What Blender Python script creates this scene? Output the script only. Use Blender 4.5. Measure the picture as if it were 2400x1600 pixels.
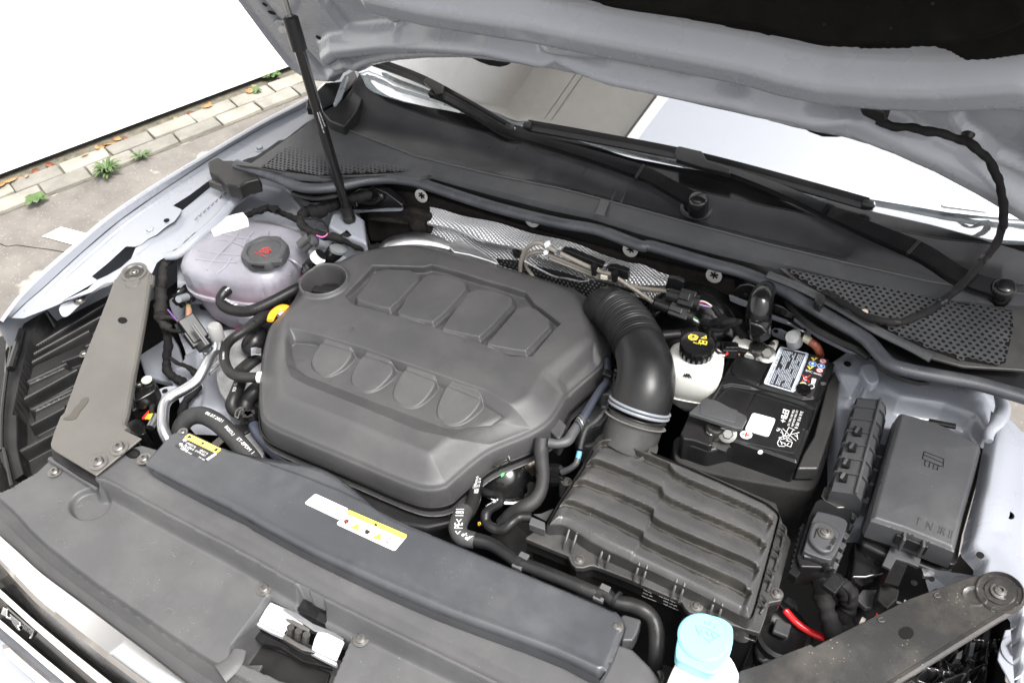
import bpy, math, random
import numpy as np
from mathutils import Vector, Matrix
random.seed(7); rng = np.random.default_rng(7)
sc = bpy.context.scene; COL = sc.collection
for o in list(bpy.data.objects): bpy.data.objects.remove(o)

# ---------------------------------------------------------------- camera
CAM = np.array([0.6, -0.9, 2.0])                       # metres; car bay in front of it, +Y towards the windscreen
R3 = np.array([[0.88859459, -0.29462639, 0.35156072],
               [0.45676009, 0.63864863, -0.61927227],
               [-0.04206981, 0.7108609, 0.7020733]])
FPX = 2013.0                                           # focal length in photo pixels (photo 2400 wide)
cam = bpy.data.cameras.new('camera'); co = bpy.data.objects.new('camera', cam); COL.objects.link(co)
cam.sensor_width = 36.0; cam.lens = FPX / 2400 * 36.0; cam.clip_start = 0.02; cam.clip_end = 300
M = Matrix([list(R3[i]) + [0] for i in range(3)] + [[0, 0, 0, 1]])
co.matrix_world = Matrix.Translation(Vector(CAM)) @ M
sc.camera = co
sc.render.resolution_x = 1024; sc.render.resolution_y = 682

# ---------------------------------------------------------------- light
SUN_EL, SUN_AZ = math.radians(62), math.radians(108)
w = bpy.data.worlds.new('World'); sc.world = w; w.use_nodes = True
nt = w.node_tree; bg = nt.nodes['Background']
sky = nt.nodes.new('ShaderNodeTexSky'); sky.sky_type = 'NISHITA'; sky.sun_disc = False
sky.sun_elevation = SUN_EL; sky.sun_rotation = SUN_AZ; sky.dust_density = 4.0; sky.air_density = 1.0
hs = nt.nodes.new('ShaderNodeHueSaturation'); hs.inputs['Saturation'].default_value = 0.16
nt.links.new(sky.outputs[0], hs.inputs['Color']); nt.links.new(hs.outputs[0], bg.inputs[0])
bg.inputs[1].default_value = 0.085
sl = bpy.data.lights.new('sun', 'SUN'); sl.energy = 1.5; sl.angle = math.radians(24); sl.color = (1.0, 0.97, 0.93)
so = bpy.data.objects.new('sun', sl); COL.objects.link(so)
# the veiled sun stands in front of the car, to the camera's right
sdir = Vector((math.sin(SUN_AZ) * math.cos(SUN_EL), math.cos(SUN_AZ) * math.cos(SUN_EL), math.sin(SUN_EL)))
so.rotation_euler = sdir.to_track_quat('Z', 'Y').to_euler()
vs = sc.view_settings; vs.view_transform = 'Standard'; vs.look = 'None'; vs.exposure = 2.24; vs.gamma = 1.0

# ---------------------------------------------------------------- measuring: photo point -> world point at a known height
def ray(p): 
    v = R3 @ np.array([p[0] - 1200.0, -(p[1] - 800.0), -FPX]); return v
def W(p, z):
    v = ray(p); return CAM + v * ((z - CAM[2]) / v[2])
def WP(p, P0, n):
    v = ray(p); n = np.array(n, float); return CAM + v * (np.dot(np.array(P0) - CAM, n) / np.dot(v, n))
def WL(pts, z):
    zz = z if hasattr(z, '__len__') else [z] * len(pts)
    return np.array([W(p, q) for p, q in zip(pts, zz)])
def crop(x0, y0, s=3.92):
    return lambda *p: [(x0 + u / s, y0 + v / s) for u, v in p]
V1 = crop(0, 0, 2.936); V2 = crop(500, 0, 2.936); V3 = crop(1100, 0, 2.936); V4 = crop(1600, 0, 2.936)
C1 = crop(0, 350); C2 = crop(400, 350); C3 = crop(900, 400); C4 = crop(1300, 450); C5 = crop(1500, 700); C6 = crop(1800, 450)
D1 = crop(0, 650); D2 = crop(0, 950); D3 = crop(350, 700); D4 = crop(1000, 850); D5 = crop(0, 1200); D6 = crop(450, 1150, 3.485)
E1 = crop(1000, 1000); E2 = crop(1300, 1200); E3 = crop(1200, 1000, 3.36); E4 = crop(1800, 850); E5 = crop(1800, 1200); E6 = crop(600, 580, 2.613)
FF = crop(0, 0, 0.98)
def zz(v): return np.array(v, float)
def withz(pts, z): return [(p[0], p[1], z) for p in pts]
def W3(pts):  # list of (px,py,z)
    return np.array([W(p[:2], p[2]) for p in pts])

# ---------------------------------------------------------------- objects
LOC = {}
def tag(o, label=None, cat=None, group=None, kind=None):
    if label: o['label'] = label
    if cat: o['category'] = cat
    if group: o['group'] = group
    if kind: o['kind'] = kind
    return o
def thing(name, label, cat, loc, group=None):
    o = bpy.data.objects.new(name, None); COL.objects.link(o); o.empty_display_size = 0.02
    o.location = Vector([float(a) for a in loc]); LOC[o.name] = np.array(loc, float)
    return tag(o, label, cat, group)
def link(name, me, parent=None, loc=None):
    o = bpy.data.objects.new(name, me); COL.objects.link(o)
    if parent is not None:
        o.parent = parent
        if loc is not None: o.location = Vector([float(a) for a in (np.array(loc) - LOC[parent.name])])
        LOC[o.name] = np.array(loc, float) if loc is not None else LOC[parent.name]
    else:
        o.location = Vector([float(a) for a in loc]) if loc is not None else (0, 0, 0)
        LOC[o.name] = np.array(loc, float) if loc is not None else np.zeros(3)
    return o
def part(name, parent):
    return link(name, None, parent)
def mk(name, V, F, mat, parent=None, smooth=True, bevel=0.0, solid=0.0, seg=2, ang=32, sub=0, off=-1):
    V = np.array(V, float)
    if parent is not None: L = LOC[parent.name]
    else:
        L = np.array([V[:, 0].mean(), V[:, 1].mean(), V[:, 2].min()])
    me = bpy.data.meshes.new(name)
    me.from_pydata((V - L).tolist(), [], [list(map(int, f)) for f in F]); me.update()
    mats = mat if isinstance(mat, (list, tuple)) else [mat]
    for m in mats: me.materials.append(m)
    if smooth:
        me.shade_smooth()
    o = link(name, me, parent, None if parent is not None else L)
    if parent is None: o.location = Vector([float(a) for a in L]); LOC[o.name] = L
    if solid:
        m = o.modifiers.new('solid', 'SOLIDIFY'); m.thickness = solid; m.offset = off
    if bevel:
        m = o.modifiers.new('bevel', 'BEVEL'); m.width = bevel; m.segments = seg; m.limit_method = 'ANGLE'
        m.angle_limit = math.radians(ang); m.harden_normals = True; m.use_clamp_overlap = True
    elif smooth:
        try:
            me.set_sharp_from_angle(angle=math.radians(42))
        except Exception: pass
    if sub:
        m = o.modifiers.new('sub', 'SUBSURF'); m.levels = sub; m.render_levels = sub
    return o
def chaikin(P, it=2, closed=True):
    P = np.array(P, float)
    for _ in range(it):
        if closed:
            Q = np.roll(P, -1, 0); P = np.stack([P * .75 + Q * .25, P * .25 + Q * .75], 1).reshape(-1, P.shape[1])
        else:
            A, B = P[:-1], P[1:]
            P = np.concatenate([P[:1], np.stack([A * .75 + B * .25, A * .25 + B * .75], 1).reshape(-1, P.shape[1]), P[-1:]])
    return P
def catmull(P, n=8, closed=False):
    P = np.array(P, float)
    if len(P) < 3 and not closed:
        return np.array([P[0] + (P[-1] - P[0]) * t for t in np.linspace(0, 1, n + 1)])
    out = []; N = len(P); m = N if closed else N - 1
    for i in range(m):
        if closed: p0, p1, p2, p3 = P[(i - 1) % N], P[i], P[(i + 1) % N], P[(i + 2) % N]
        else: p0, p1, p2, p3 = P[max(i - 1, 0)], P[i], P[i + 1], P[min(i + 2, N - 1)]
        for k in range(n):
            t = k / n
            out.append(.5 * ((2 * p1) + (p2 - p0) * t + (2 * p0 - 5 * p1 + 4 * p2 - p3) * t * t + (3 * p1 - p0 - 3 * p2 + p3) * t ** 3))
    if not closed: out.append(P[-1])
    return np.array(out)
def resample(P, n):
    P = np.array(P, float); d = np.r_[0, np.cumsum(np.linalg.norm(np.diff(P, axis=0), axis=1))]
    t = np.linspace(0, d[-1], n); return np.stack([np.interp(t, d, P[:, k]) for k in range(P.shape[1])], 1)
def area2(P):
    x, y = P[:, 0], P[:, 1]; return np.dot(x, np.roll(y, -1)) - np.dot(np.roll(x, -1), y)
def prism(name, top, depth, mat, parent=None, bevel=0.002, taper=0.0, seg=2, down=(0, 0, -1), **kw):
    """a solid whose top face is the polygon `top` (Nx3) and which goes `depth` down; taper grows the foot outwards"""
    T = np.array(top, float)
    if area2(T) < 0: T = T[::-1]
    n = len(T); dn = np.array(down, float)
    B = T + dn * depth
    if taper:
        e = np.roll(T, -1, 0) - np.roll(T, 1, 0); nn = np.stack([e[:, 1], -e[:, 0], 0 * e[:, 0]], 1)
        nn /= np.linalg.norm(nn, axis=1)[:, None] + 1e-9; B = B + nn * taper
    V = np.concatenate([T, B]); F = [list(range(n)), list(range(2 * n - 1, n - 1, -1))]
    for i in range(n):
        j = (i + 1) % n; F.append([j, i, n + i, n + j])
    return mk(name, V, F, mat, parent, bevel=bevel, seg=seg, **kw)
def loft(name, rows, mat, parent=None, closed=False, cap0=False, cap1=False, **kw):
    n = len(rows[0]); V = np.concatenate(rows); F = []
    for r in range(len(rows) - 1):
        for i in range(n if closed else n - 1):
            j = (i + 1) % n; F.append([r * n + i, r * n + j, (r + 1) * n + j, (r + 1) * n + i])
    if cap0: F.append(list(range(n))[::-1])
    if cap1: F.append([(len(rows) - 1) * n + i for i in range(n)])
    return mk(name, V, F, mat, parent, **kw)
def band(name, lines, mat, parent=None, n=60, cm=True, **kw):
    """ruled surface through several world polylines"""
    return loft(name, [resample(catmull(L, 6) if cm else L, n) for L in lines], mat, parent, **kw)
def tube(name, P, r, mat, parent=None, n=12, k=6, corr=None, caps=True, cm=True, flat=1.0):
    P = np.array(P, float); rr = np.array(r, float) if hasattr(r, '__len__') else np.full(len(P), float(r))
    Q = np.c_[P, rr]; Q = catmull(Q, k) if cm else Q
    if mat.name == 'cloth_tape':   # wrapped bundles are thin and lumpy
        i_ = np.arange(len(Q)); Q[:, 3] *= .74 * (1 + .10 * np.sin(i_ * 1.7 + len(Q)) + .07 * np.sin(i_ * .61)); Q[:, 2] += .0012 * np.sin(i_ * .9)
    if corr:  # (start fraction, end fraction, ring count, amplitude)
        Q = resample(Q, corr[2] * 6 + 60); s = np.linspace(0, 1, len(Q)); m = (s > corr[0]) & (s < corr[1])
        ph = (s - corr[0]) / (corr[1] - corr[0]) * corr[2] * 2 * math.pi
        Q[:, 3] += np.where(m, corr[3] * np.cos(ph), 0)
    P, rr = Q[:, :3], Q[:, 3]
    T = np.gradient(P, axis=0); T /= np.linalg.norm(T, axis=1)[:, None] + 1e-12
    u = np.cross(T[0], [0, 0, 1.0]); 
    if np.linalg.norm(u) < 1e-3: u = np.cross(T[0], [0, 1.0, 0])
    u /= np.linalg.norm(u); rows = []
    for i in range(len(P)):
        u = u - T[i] * np.dot(u, T[i]); u /= np.linalg.norm(u); v = np.cross(T[i], u)
        a = np.linspace(0, 2 * math.pi, n, endpoint=False)
        rows.append(P[i] + rr[i] * (np.cos(a)[:, None] * u + flat * np.sin(a)[:, None] * v))
    return loft(name, rows, mat, parent, closed=True, cap0=caps, cap1=caps)
def frame_of(n, up=(0, 1, 0)):
    n = np.array(n, float); n /= np.linalg.norm(n); a = np.cross(up, n)
    if np.linalg.norm(a) < 1e-3: a = np.cross((1, 0, 0), n)
    a /= np.linalg.norm(a); return a, np.cross(n, a), n
def lathe(name, c, prof, mat, parent=None, n=32, axis=(0, 0, 1), up=(0, 1, 0), lobes=None, sx=1.0, sy=1.0, **kw):
    """profile [(radius, height)] turned about an axis through c"""
    a, b, ax = frame_of(axis, up); t = np.linspace(0, 2 * math.pi, n, endpoint=False); rows = []
    for (r, h) in prof:
        rad = r * np.ones(n)
        if lobes and r > lobes[2]: rad = r * (1 + lobes[1] * np.sign(np.cos(lobes[0] * t)) * np.abs(np.cos(lobes[0] * t)) ** .5)
        rows.append(np.array(c) + (rad * np.cos(t))[:, None] * a * sx + (rad * np.sin(t))[:, None] * b * sy + h * ax)
    return loft(name, rows, mat, parent, closed=True, cap0=True, cap1=True, **kw)
def boxw(name, c, size, mat, parent=None, axis=(1, 0, 0), up=(0, 0, 1), bevel=0.001, seg=2):
    a = np.array(axis, float); a /= np.linalg.norm(a); b = np.cross(up, a); b /= np.linalg.norm(b); n = np.cross(a, b)
    V = [np.array(c) + a * x * size[0] / 2 + b * y * size[1] / 2 + n * z * size[2] / 2 for z in (-1, 1) for y in (-1, 1) for x in (-1, 1)]
    F = [(0, 2, 3, 1), (4, 5, 7, 6), (0, 1, 5, 4), (2, 6, 7, 3), (0, 4, 6, 2), (1, 3, 7, 5)]
    return mk(name, V, F, mat, parent, bevel=bevel, seg=seg)
# signed distance, positive inside
def sdf(P, X, Y):
    P = np.array(P)[:, :2]; d = np.full(X.shape, 1e9); ins = np.zeros(X.shape, bool)
    for i in range(len(P)):
        ax, ay = P[i]; bx, by = P[(i + 1) % len(P)]; ex, ey = bx - ax, by - ay; L = ex * ex + ey * ey + 1e-12
        t = np.clip(((X - ax) * ex + (Y - ay) * ey) / L, 0, 1)
        d = np.minimum(d, np.hypot(X - ax - t * ex, Y - ay - t * ey))
        c = (ay > Y) != (by > Y)
        if abs(ey) > 1e-12: ins ^= c & (X < ex * (Y - ay) / ey + ax)
    return np.where(ins, d, -d)
def pld(P, X, Y):
    P = np.array(P)[:, :2]; d = np.full(X.shape, 1e9)
    for i in range(len(P) - 1):
        ax, ay = P[i]; bx, by = P[i + 1]; ex, ey = bx - ax, by - ay; L = ex * ex + ey * ey + 1e-12
        t = np.clip(((X - ax) * ex + (Y - ay) * ey) / L, 0, 1)
        d = np.minimum(d, np.hypot(X - ax - t * ex, Y - ay - t * ey))
    return d
def sm(x, a, b):
    t = np.clip((x - a) / (b - a), 0, 1); return t * t * (3 - 2 * t)
def hfield(name, lo, hi, step, fn, mat, parent=None, fr=None, snap=None, **kw):
    """relief sheet: fn(X, Y) -> (height, keep) on a fine grid; fr = (origin, ex, ey, ez)"""
    xs = np.arange(lo[0], hi[0] + step, step); ys = np.arange(lo[1], hi[1] + step, step)
    X, Y = np.meshgrid(xs, ys)
    if snap is not None:      # pull the rim vertices onto the outline so that the sheet ends in a clean line
        D = sdf(snap, X, Y); gy, gx = np.gradient(D, step); gl = np.hypot(gx, gy) + 1e-9; K0 = D > -step * 1.05; mv = (D < step * .35) & K0
        X = np.where(mv, X - D * gx / gl, X); Y = np.where(mv, Y - D * gy / gl, Y)
    H, K = fn(X, Y)
    if snap is not None: K = K0
    if fr is None: V = np.stack([X, Y, H], -1).reshape(-1, 3)
    else: V = (fr[0] + X[..., None] * fr[1] + Y[..., None] * fr[2] + H[..., None] * fr[3]).reshape(-1, 3)
    ny, nx = X.shape; idx = np.arange(nx * ny).reshape(ny, nx)
    q = K[:-1, :-1] & K[1:, :-1] & K[:-1, 1:] & K[1:, 1:]
    F = np.stack([idx[:-1, :-1][q], idx[:-1, 1:][q], idx[1:, 1:][q], idx[1:, :-1][q]], 1)
    use = np.zeros(nx * ny, bool); use[F.ravel()] = True; mp = np.cumsum(use) - 1
    V = V[use]; F = mp[F]; L = LOC[parent.name] if parent is not None else np.array([V[:, 0].mean(), V[:, 1].mean(), V[:, 2].min()])
    me = bpy.data.meshes.new(name); me.vertices.add(len(V)); me.vertices.foreach_set('co', (V - L).ravel())
    me.loops.add(len(F) * 4); me.loops.foreach_set('vertex_index', F.ravel().astype(np.int32))
    me.polygons.add(len(F)); me.polygons.foreach_set('loop_start', np.arange(0, len(F) * 4, 4, dtype=np.int32))
    me.polygons.foreach_set('loop_total', np.full(len(F), 4, np.int32)); me.update(calc_edges=True); me.validate()
    me.shade_smooth(); me.materials.append(mat)
    return link(name, me, parent, None if parent is not None else L)
def bb(P, m=0.01):
    P = np.array(P); return (P[:, 0].min() - m, P[:, 1].min() - m), (P[:, 0].max() + m, P[:, 1].max() + m)

def off(P, k):
    e = np.roll(P, -1, 0) - np.roll(P, 1, 0); nn = np.stack([e[:, 1], -e[:, 0], 0 * e[:, 0]], 1); nn /= np.linalg.norm(nn, axis=1)[:, None] + 1e-9
    return P + nn * (k if area2(P) > 0 else -k)

# ---------------------------------------------------------------- materials
def mat(name, col, rough=0.5, metal=0.0, bump=0.0, bscale=900.0, var=0.0, vscale=14.0, dust=0.0, dcol=(.35, .32, .28), dscale=1.0,
        coat=0.0, spec=0.5, alpha=1.0, trans=0.0, fleck=0.0, ior=1.5, sss=0.0, smudge=0.0, scratch=0.0):
    m = bpy.data.materials.new(name); m.use_nodes = True; t = m.node_tree; N = t.nodes; L = t.links
    b = N['Principled BSDF']; b.inputs['Roughness'].default_value = rough; b.inputs['Metallic'].default_value = metal
    b.inputs['Coat Weight'].default_value = coat; b.inputs['Coat Roughness'].default_value = 0.06; b.inputs['Specular IOR Level'].default_value = spec
    b.inputs['IOR'].default_value = ior; b.inputs['Transmission Weight'].default_value = trans; b.inputs['Alpha'].default_value = alpha
    if sss: b.inputs['Subsurface Weight'].default_value = sss; b.inputs['Subsurface Radius'].default_value = (.01, .01, .01)
    tc = N.new('ShaderNodeTexCoord'); oc = tc.outputs['Object']
    def noise(s, d=4, r=.6, vec=None):
        n = N.new('ShaderNodeTexNoise'); n.inputs['Scale'].default_value = s; n.inputs['Detail'].default_value = d
        n.inputs['Roughness'].default_value = r; L.new(vec or oc, n.inputs['Vector']); return n.outputs['Fac']
    def ramp(src, a, c, lo=0.0, hi=1.0):
        n = N.new('ShaderNodeMapRange'); n.inputs['From Min'].default_value = a; n.inputs['From Max'].default_value = c
        n.inputs['To Min'].default_value = lo; n.inputs['To Max'].default_value = hi; L.new(src, n.inputs['Value']); return n.outputs['Result']
    def mix(f, c1, c2):
        n = N.new('ShaderNodeMix'); n.data_type = 'RGBA'; L.new(f, n.inputs['Factor'])
        for k, c in ((6, c1), (7, c2)):
            if isinstance(c, (tuple, list)): n.inputs[k].default_value = (*c, 1)
            else: L.new(c, n.inputs[k])
        return n.outputs[2]
    cur = tuple(col)
    if var:
        cur = mix(ramp(noise(vscale, 5, .65), .3, .7), tuple(c * (1 - var) for c in col), tuple(min(1, c * (1 + var)) for c in col))
    if smudge:   # greasy / dried-water patches with soft outlines
        cur = mix(ramp(noise(5.5, 6, .7), .52, .72, 0, smudge), cur, tuple(min(1, c * 1.9 + .035) for c in col))
    if dust:
        v = N.new('ShaderNodeTexVoronoi'); v.inputs['Scale'].default_value = 230 * dscale; L.new(oc, v.inputs['Vector'])
        sp = ramp(v.outputs['Distance'], .09, .20, 1, 0)
        gate = ramp(noise(16, 3), .50, .70, 0, 1)
        rn = N.new('ShaderNodeSeparateColor'); L.new(v.outputs['Color'], rn.inputs[0]); g2 = ramp(rn.outputs[0], .62, .66)
        a = N.new('ShaderNodeMath'); a.operation = 'MULTIPLY'; L.new(sp, a.inputs[0]); L.new(gate, a.inputs[1])
        a2 = N.new('ShaderNodeMath'); a2.operation = 'MULTIPLY'; L.new(a.outputs[0], a2.inputs[0]); L.new(g2, a2.inputs[1])
        film = ramp(noise(7, 5, .7), .45, .8, 0, .22 * dust)
        cur = mix(film, cur, dcol)
        a3 = N.new('ShaderNodeMath'); a3.operation = 'MULTIPLY'; a3.inputs[1].default_value = min(1, dust); L.new(a2.outputs[0], a3.inputs[0])
        cur = mix(a3.outputs[0], cur, tuple(min(1, c * 1.7) for c in dcol))
    if fleck:
        v = N.new('ShaderNodeTexVoronoi'); v.inputs['Scale'].default_value = 420; L.new(oc, v.inputs['Vector'])
        cur = mix(ramp(v.outputs['Distance'], .05, .13, fleck, 0), cur, (.6, .58, .55))
    if isinstance(cur, tuple): b.inputs['Base Color'].default_value = (*cur, 1)
    else: L.new(cur, b.inputs['Base Color'])
    if rough > 0.02 and (var or dust or smudge):
        L.new(ramp(noise(11, 4), .3, .7, max(0.02, rough - .07), min(1, rough + .09)), b.inputs['Roughness'])
    if bump:
        bn = N.new('ShaderNodeBump'); bn.inputs['Strength'].default_value = bump; bn.inputs['Distance'].default_value = 0.0006
        L.new(noise(bscale, 2), bn.inputs['Height']); L.new(bn.outputs[0], b.inputs['Normal'])
        if scratch:
            n = N.new('ShaderNodeMapping'); n.inputs['Scale'].default_value = (6, 260, 6); n.inputs['Rotation'].default_value = (0, 0, .5); L.new(oc, n.inputs['Vector'])
            b2 = N.new('ShaderNodeBump'); b2.inputs['Strength'].default_value = scratch; b2.inputs['Distance'].default_value = .0008
            L.new(noise(3, 2, .5, n.outputs[0]), b2.inputs['Height']); L.new(bn.outputs[0], b2.inputs['Normal']); L.new(b2.outputs[0], b.inputs['Normal'])
    return m
PLC = mat('cover_plastic', (.045, .0446, .0462), .39, bump=.7, bscale=1300, var=.05, dust=.5, dcol=(.22, .2, .18), smudge=.07)
PLB = mat('black_plastic', (.0085, .0085, .009), .36, spec=.32, bump=.15, bscale=1200, var=.15, dust=.25, dcol=(.2, .18, .16))
PLG = mat('grey_plastic', (.040, .041, .044), .44, bump=.35, bscale=1300, var=.08, dust=.35, dcol=(.25, .24, .22), smudge=.3)
PLD = mat('dusty_plastic', (.031, .0303, .0298), .36, bump=.35, bscale=1300, var=.08, dust=.8, dcol=(.22, .205, .18), smudge=.12)
PLT = mat('trim_plastic', (.058, .058, .060), .50, bump=.4, bscale=1400, var=.06, dust=.5, dcol=(.25, .24, .22), smudge=.10)
PLU = mat('duct_plastic', (.042, .044, .049), .34, bump=.3, bscale=1300, var=.06, dust=.3, dcol=(.25, .24, .22), smudge=.2)
PLA = mat('filter_lid_plastic', (.052, .0515, .052), .29, bump=.35, bscale=1300, var=.06, dust=.7, dcol=(.22, .205, .18), smudge=.10)
PLW = mat('cowl_trough_plastic', (.021, .021, .023), .33, bump=.3, bscale=1300, var=.1, dust=.3, dcol=(.2, .19, .17), smudge=.3)
GSD = mat('groove_shade_dust', (.017, .0155, .0135), .5, bump=.5, bscale=900, var=.3, vscale=50, dust=1.0, dcol=(.20, .18, .15), fleck=.25)  # darker copy for the steep groove faces: painted shade plus brown dust specks
TRG = mat('tank_seam', (.21, .205, .24), .3)
PLS = mat('gloss_black', (.0055, .0055, .006), .17, spec=.45, var=.1, dust=.12)
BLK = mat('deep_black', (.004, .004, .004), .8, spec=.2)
RUB = mat('rubber_hose', (.0085, .0085, .009), .40, spec=.28, bump=.3, bscale=700, var=.15, dust=.2)
SEAL = mat('seal_rubber', (.030, .033, .040), .46, bump=.2, bscale=500, var=.25, vscale=22, dust=.4, smudge=.5)
TAPE = mat('cloth_tape', (.0095, .009, .0095), .75, spec=.15, bump=.9, bscale=420, var=.25, vscale=60, dust=.25)
PNT = mat('grey_blue_paint', (.238, .250, .280), .30, coat=.6, bump=.05, bscale=700, var=.03, vscale=5)
PNH = mat('hood_paint', (.255, .263, .285), .27, coat=.5, bump=.12, bscale=1500, var=.03, vscale=4)
CHR = mat('chrome', (.86, .86, .87), .09, 1.0)
ALU = mat('aluminium', (.62, .63, .65), .30, 1.0, bump=.25, bscale=300, var=.12)
CAST = mat('cast_metal', (.30, .30, .305), .46, .45, bump=.9, bscale=240, var=.3, vscale=30, dust=.5)
STL = mat('zinc_steel', (.21, .205, .195), .34, 1.0, bump=.2, bscale=500, var=.18)
SCR = mat('screw_steel', (.22, .21, .20), .38, .9, bump=.2, var=.2)
BRC = mat('brace_enamel', (.074, .070, .064), .40, bump=.12, bscale=500, var=.05, dust=.22, dcol=(.3, .27, .22), coat=.15)
BRR = mat('brace_enamel_dusty', (.027, .0260, .0252), .28, bump=.3, bscale=500, var=.15, dust=.6, dcol=(.42, .37, .3), coat=.3, fleck=.14)
WHP = mat('white_plastic', (.80, .79, .77), .35, bump=.05, var=.03, sss=.3)
RES = mat('reservoir_plastic', (.80, .79, .74), .32, var=.05, vscale=9, sss=.4, dust=.1)
RED = mat('red_insulation', (.62, .012, .016), .3)
ORG = mat('orange_plastic', (.85, .36, .02), .4)
FELT = mat('felt_mat', (.013, .0118, .0108), .95, bump=1.6, bscale=260, var=.45, vscale=40, dust=.5, dcol=(.16, .12, .10), spec=.1)
PAD = mat('hood_pad', (.0042, .0041, .0036), .95, bump=.8, bscale=420, var=.2, vscale=30, dust=.06, dscale=.35, spec=.08)
LBW = mat('label_white', (.82, .82, .82), .35, bump=.02)
LBY = mat('label_yellow', (.85, .62, .10), .4, bump=.02)
LBK = mat('label_black', (.025, .024, .025), .4, bump=.02)
PRW = mat('print_white', (.72, .72, .72), .5)
PRK = mat('print_black', (.015, .015, .015), .5)
PRR = mat('print_red', (.55, .03, .03), .5)
PRY = mat('print_yellow', (.80, .62, .06), .5)
PRB = mat('print_blue', (.05, .20, .55), .5)
CLP = mat('pale_clamp', (.19, .205, .225), .35)
CYN = mat('cyan_plastic', (.21, .50, .545), .35, sss=.3, bump=.05)
COP = mat('copper_fitting', (.50, .24, .15), .35, .6)
def glass_mat():   # windscreen; mirror share raised so its sky reflection reads bright
    m = bpy.data.materials.new('windscreen_glass'); m.use_nodes = True; t = m.node_tree; N = t.nodes; L = t.links; N.remove(N['Principled BSDF'])
    g = N.new('ShaderNodeBsdfGlossy'); g.inputs['Roughness'].default_value = .015; g.inputs['Color'].default_value = (.97, .97, 1, 1)
    tr = N.new('ShaderNodeBsdfTransparent'); tr.inputs['Color'].default_value = (.72, .76, .76, 1)
    mx = N.new('ShaderNodeMixShader'); mx.inputs[0].default_value = .52; L.new(tr.outputs[0], mx.inputs[1]); L.new(g.outputs[0], mx.inputs[2])
    L.new(mx.outputs[0], N['Material Output'].inputs[0]); return m
GLS = glass_mat()
def tank_mat():
    m = bpy.data.materials.new('tank_plastic'); m.use_nodes = True; t = m.node_tree; N = t.nodes; L = t.links; b = N['Principled BSDF']
    b.inputs['Roughness'].default_value = .28; b.inputs['Subsurface Weight'].default_value = .35; b.inputs['Subsurface Radius'].default_value = (.02, .02, .02)
    tc = N.new('ShaderNodeTexCoord'); n = N.new('ShaderNodeTexNoise'); n.inputs['Scale'].default_value = 12; n.inputs['Detail'].default_value = 5
    L.new(tc.outputs['Object'], n.inputs['Vector']); r = N.new('ShaderNodeValToRGB'); L.new(n.outputs['Fac'], r.inputs[0])
    r.color_ramp.elements[0].position = .3; r.color_ramp.elements[0].color = (.22, .215, .245, 1); r.color_ramp.elements[1].position = .7; r.color_ramp.elements[1].color = (.36, .355, .40, 1)
    L.new(r.outputs[0], b.inputs['Base Color'])
    tr = N.new('ShaderNodeBsdfTransparent'); mx = N.new('ShaderNodeMixShader'); mx.inputs[0].default_value = .30
    L.new(b.outputs[0], mx.inputs[1]); L.new(tr.outputs[0], mx.inputs[2]); L.new(mx.outputs[0], N['Material Output'].inputs[0])
    bn = N.new('ShaderNodeBump'); bn.inputs['Strength'].default_value = .5; bn.inputs['Distance'].default_value = .002
    n2 = N.new('ShaderNodeTexNoise'); n2.inputs['Scale'].default_value = 60; L.new(tc.outputs['Object'], n2.inputs['Vector'])
    L.new(n2.outputs['Fac'], bn.inputs['Height']); L.new(bn.outputs[0], b.inputs['Normal'])
    return m
TNK = tank_mat()
PNK = mat('pink_coolant', (.30, .015, .09), .2, sss=.2)
def foil_mat():
    m = bpy.data.materials.new('embossed_foil'); m.use_nodes = True; t = m.node_tree; N = t.nodes; L = t.links; b = N['Principled BSDF']
    b.inputs['Base Color'].default_value = (.55, .55, .56, 1); b.inputs['Metallic'].default_value = .6; b.inputs['Roughness'].default_value = .42
    tc = N.new('ShaderNodeTexCoord'); mp = N.new('ShaderNodeMapping'); mp.inputs['Rotation'].default_value = (0, .35, 0); L.new(tc.outputs['Object'], mp.inputs[0])
    sp = N.new('ShaderNodeSeparateXYZ'); L.new(mp.outputs[0], sp.inputs[0]); outs = []
    for k in ('X', 'Z'):
        a = N.new('ShaderNodeMath'); a.operation = 'MULTIPLY'; a.inputs[1].default_value = 2 * math.pi / .0078; L.new(sp.outputs[k], a.inputs[0])
        s = N.new('ShaderNodeMath'); s.operation = 'SINE'; L.new(a.outputs[0], s.inputs[0]); outs.append(s.outputs[0])
    a = N.new('ShaderNodeMath'); a.operation = 'MULTIPLY'; L.new(outs[0], a.inputs[0]); L.new(outs[1], a.inputs[1])
    n = N.new('ShaderNodeTexNoise'); n.inputs['Scale'].default_value = 45; L.new(tc.outputs['Object'], n.inputs['Vector'])
    ad = N.new('ShaderNodeMath'); ad.operation = 'ADD'; L.new(a.outputs[0], ad.inputs[0]); L.new(n.outputs['Fac'], ad.inputs[1])
    bn = N.new('ShaderNodeBump'); bn.inputs['Strength'].default_value = 1.0; bn.inputs['Distance'].default_value = .0013
    L.new(ad.outputs[0], bn.inputs['Height']); L.new(bn.outputs[0], b.inputs['Normal']); return m
FOIL = foil_mat()

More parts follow.
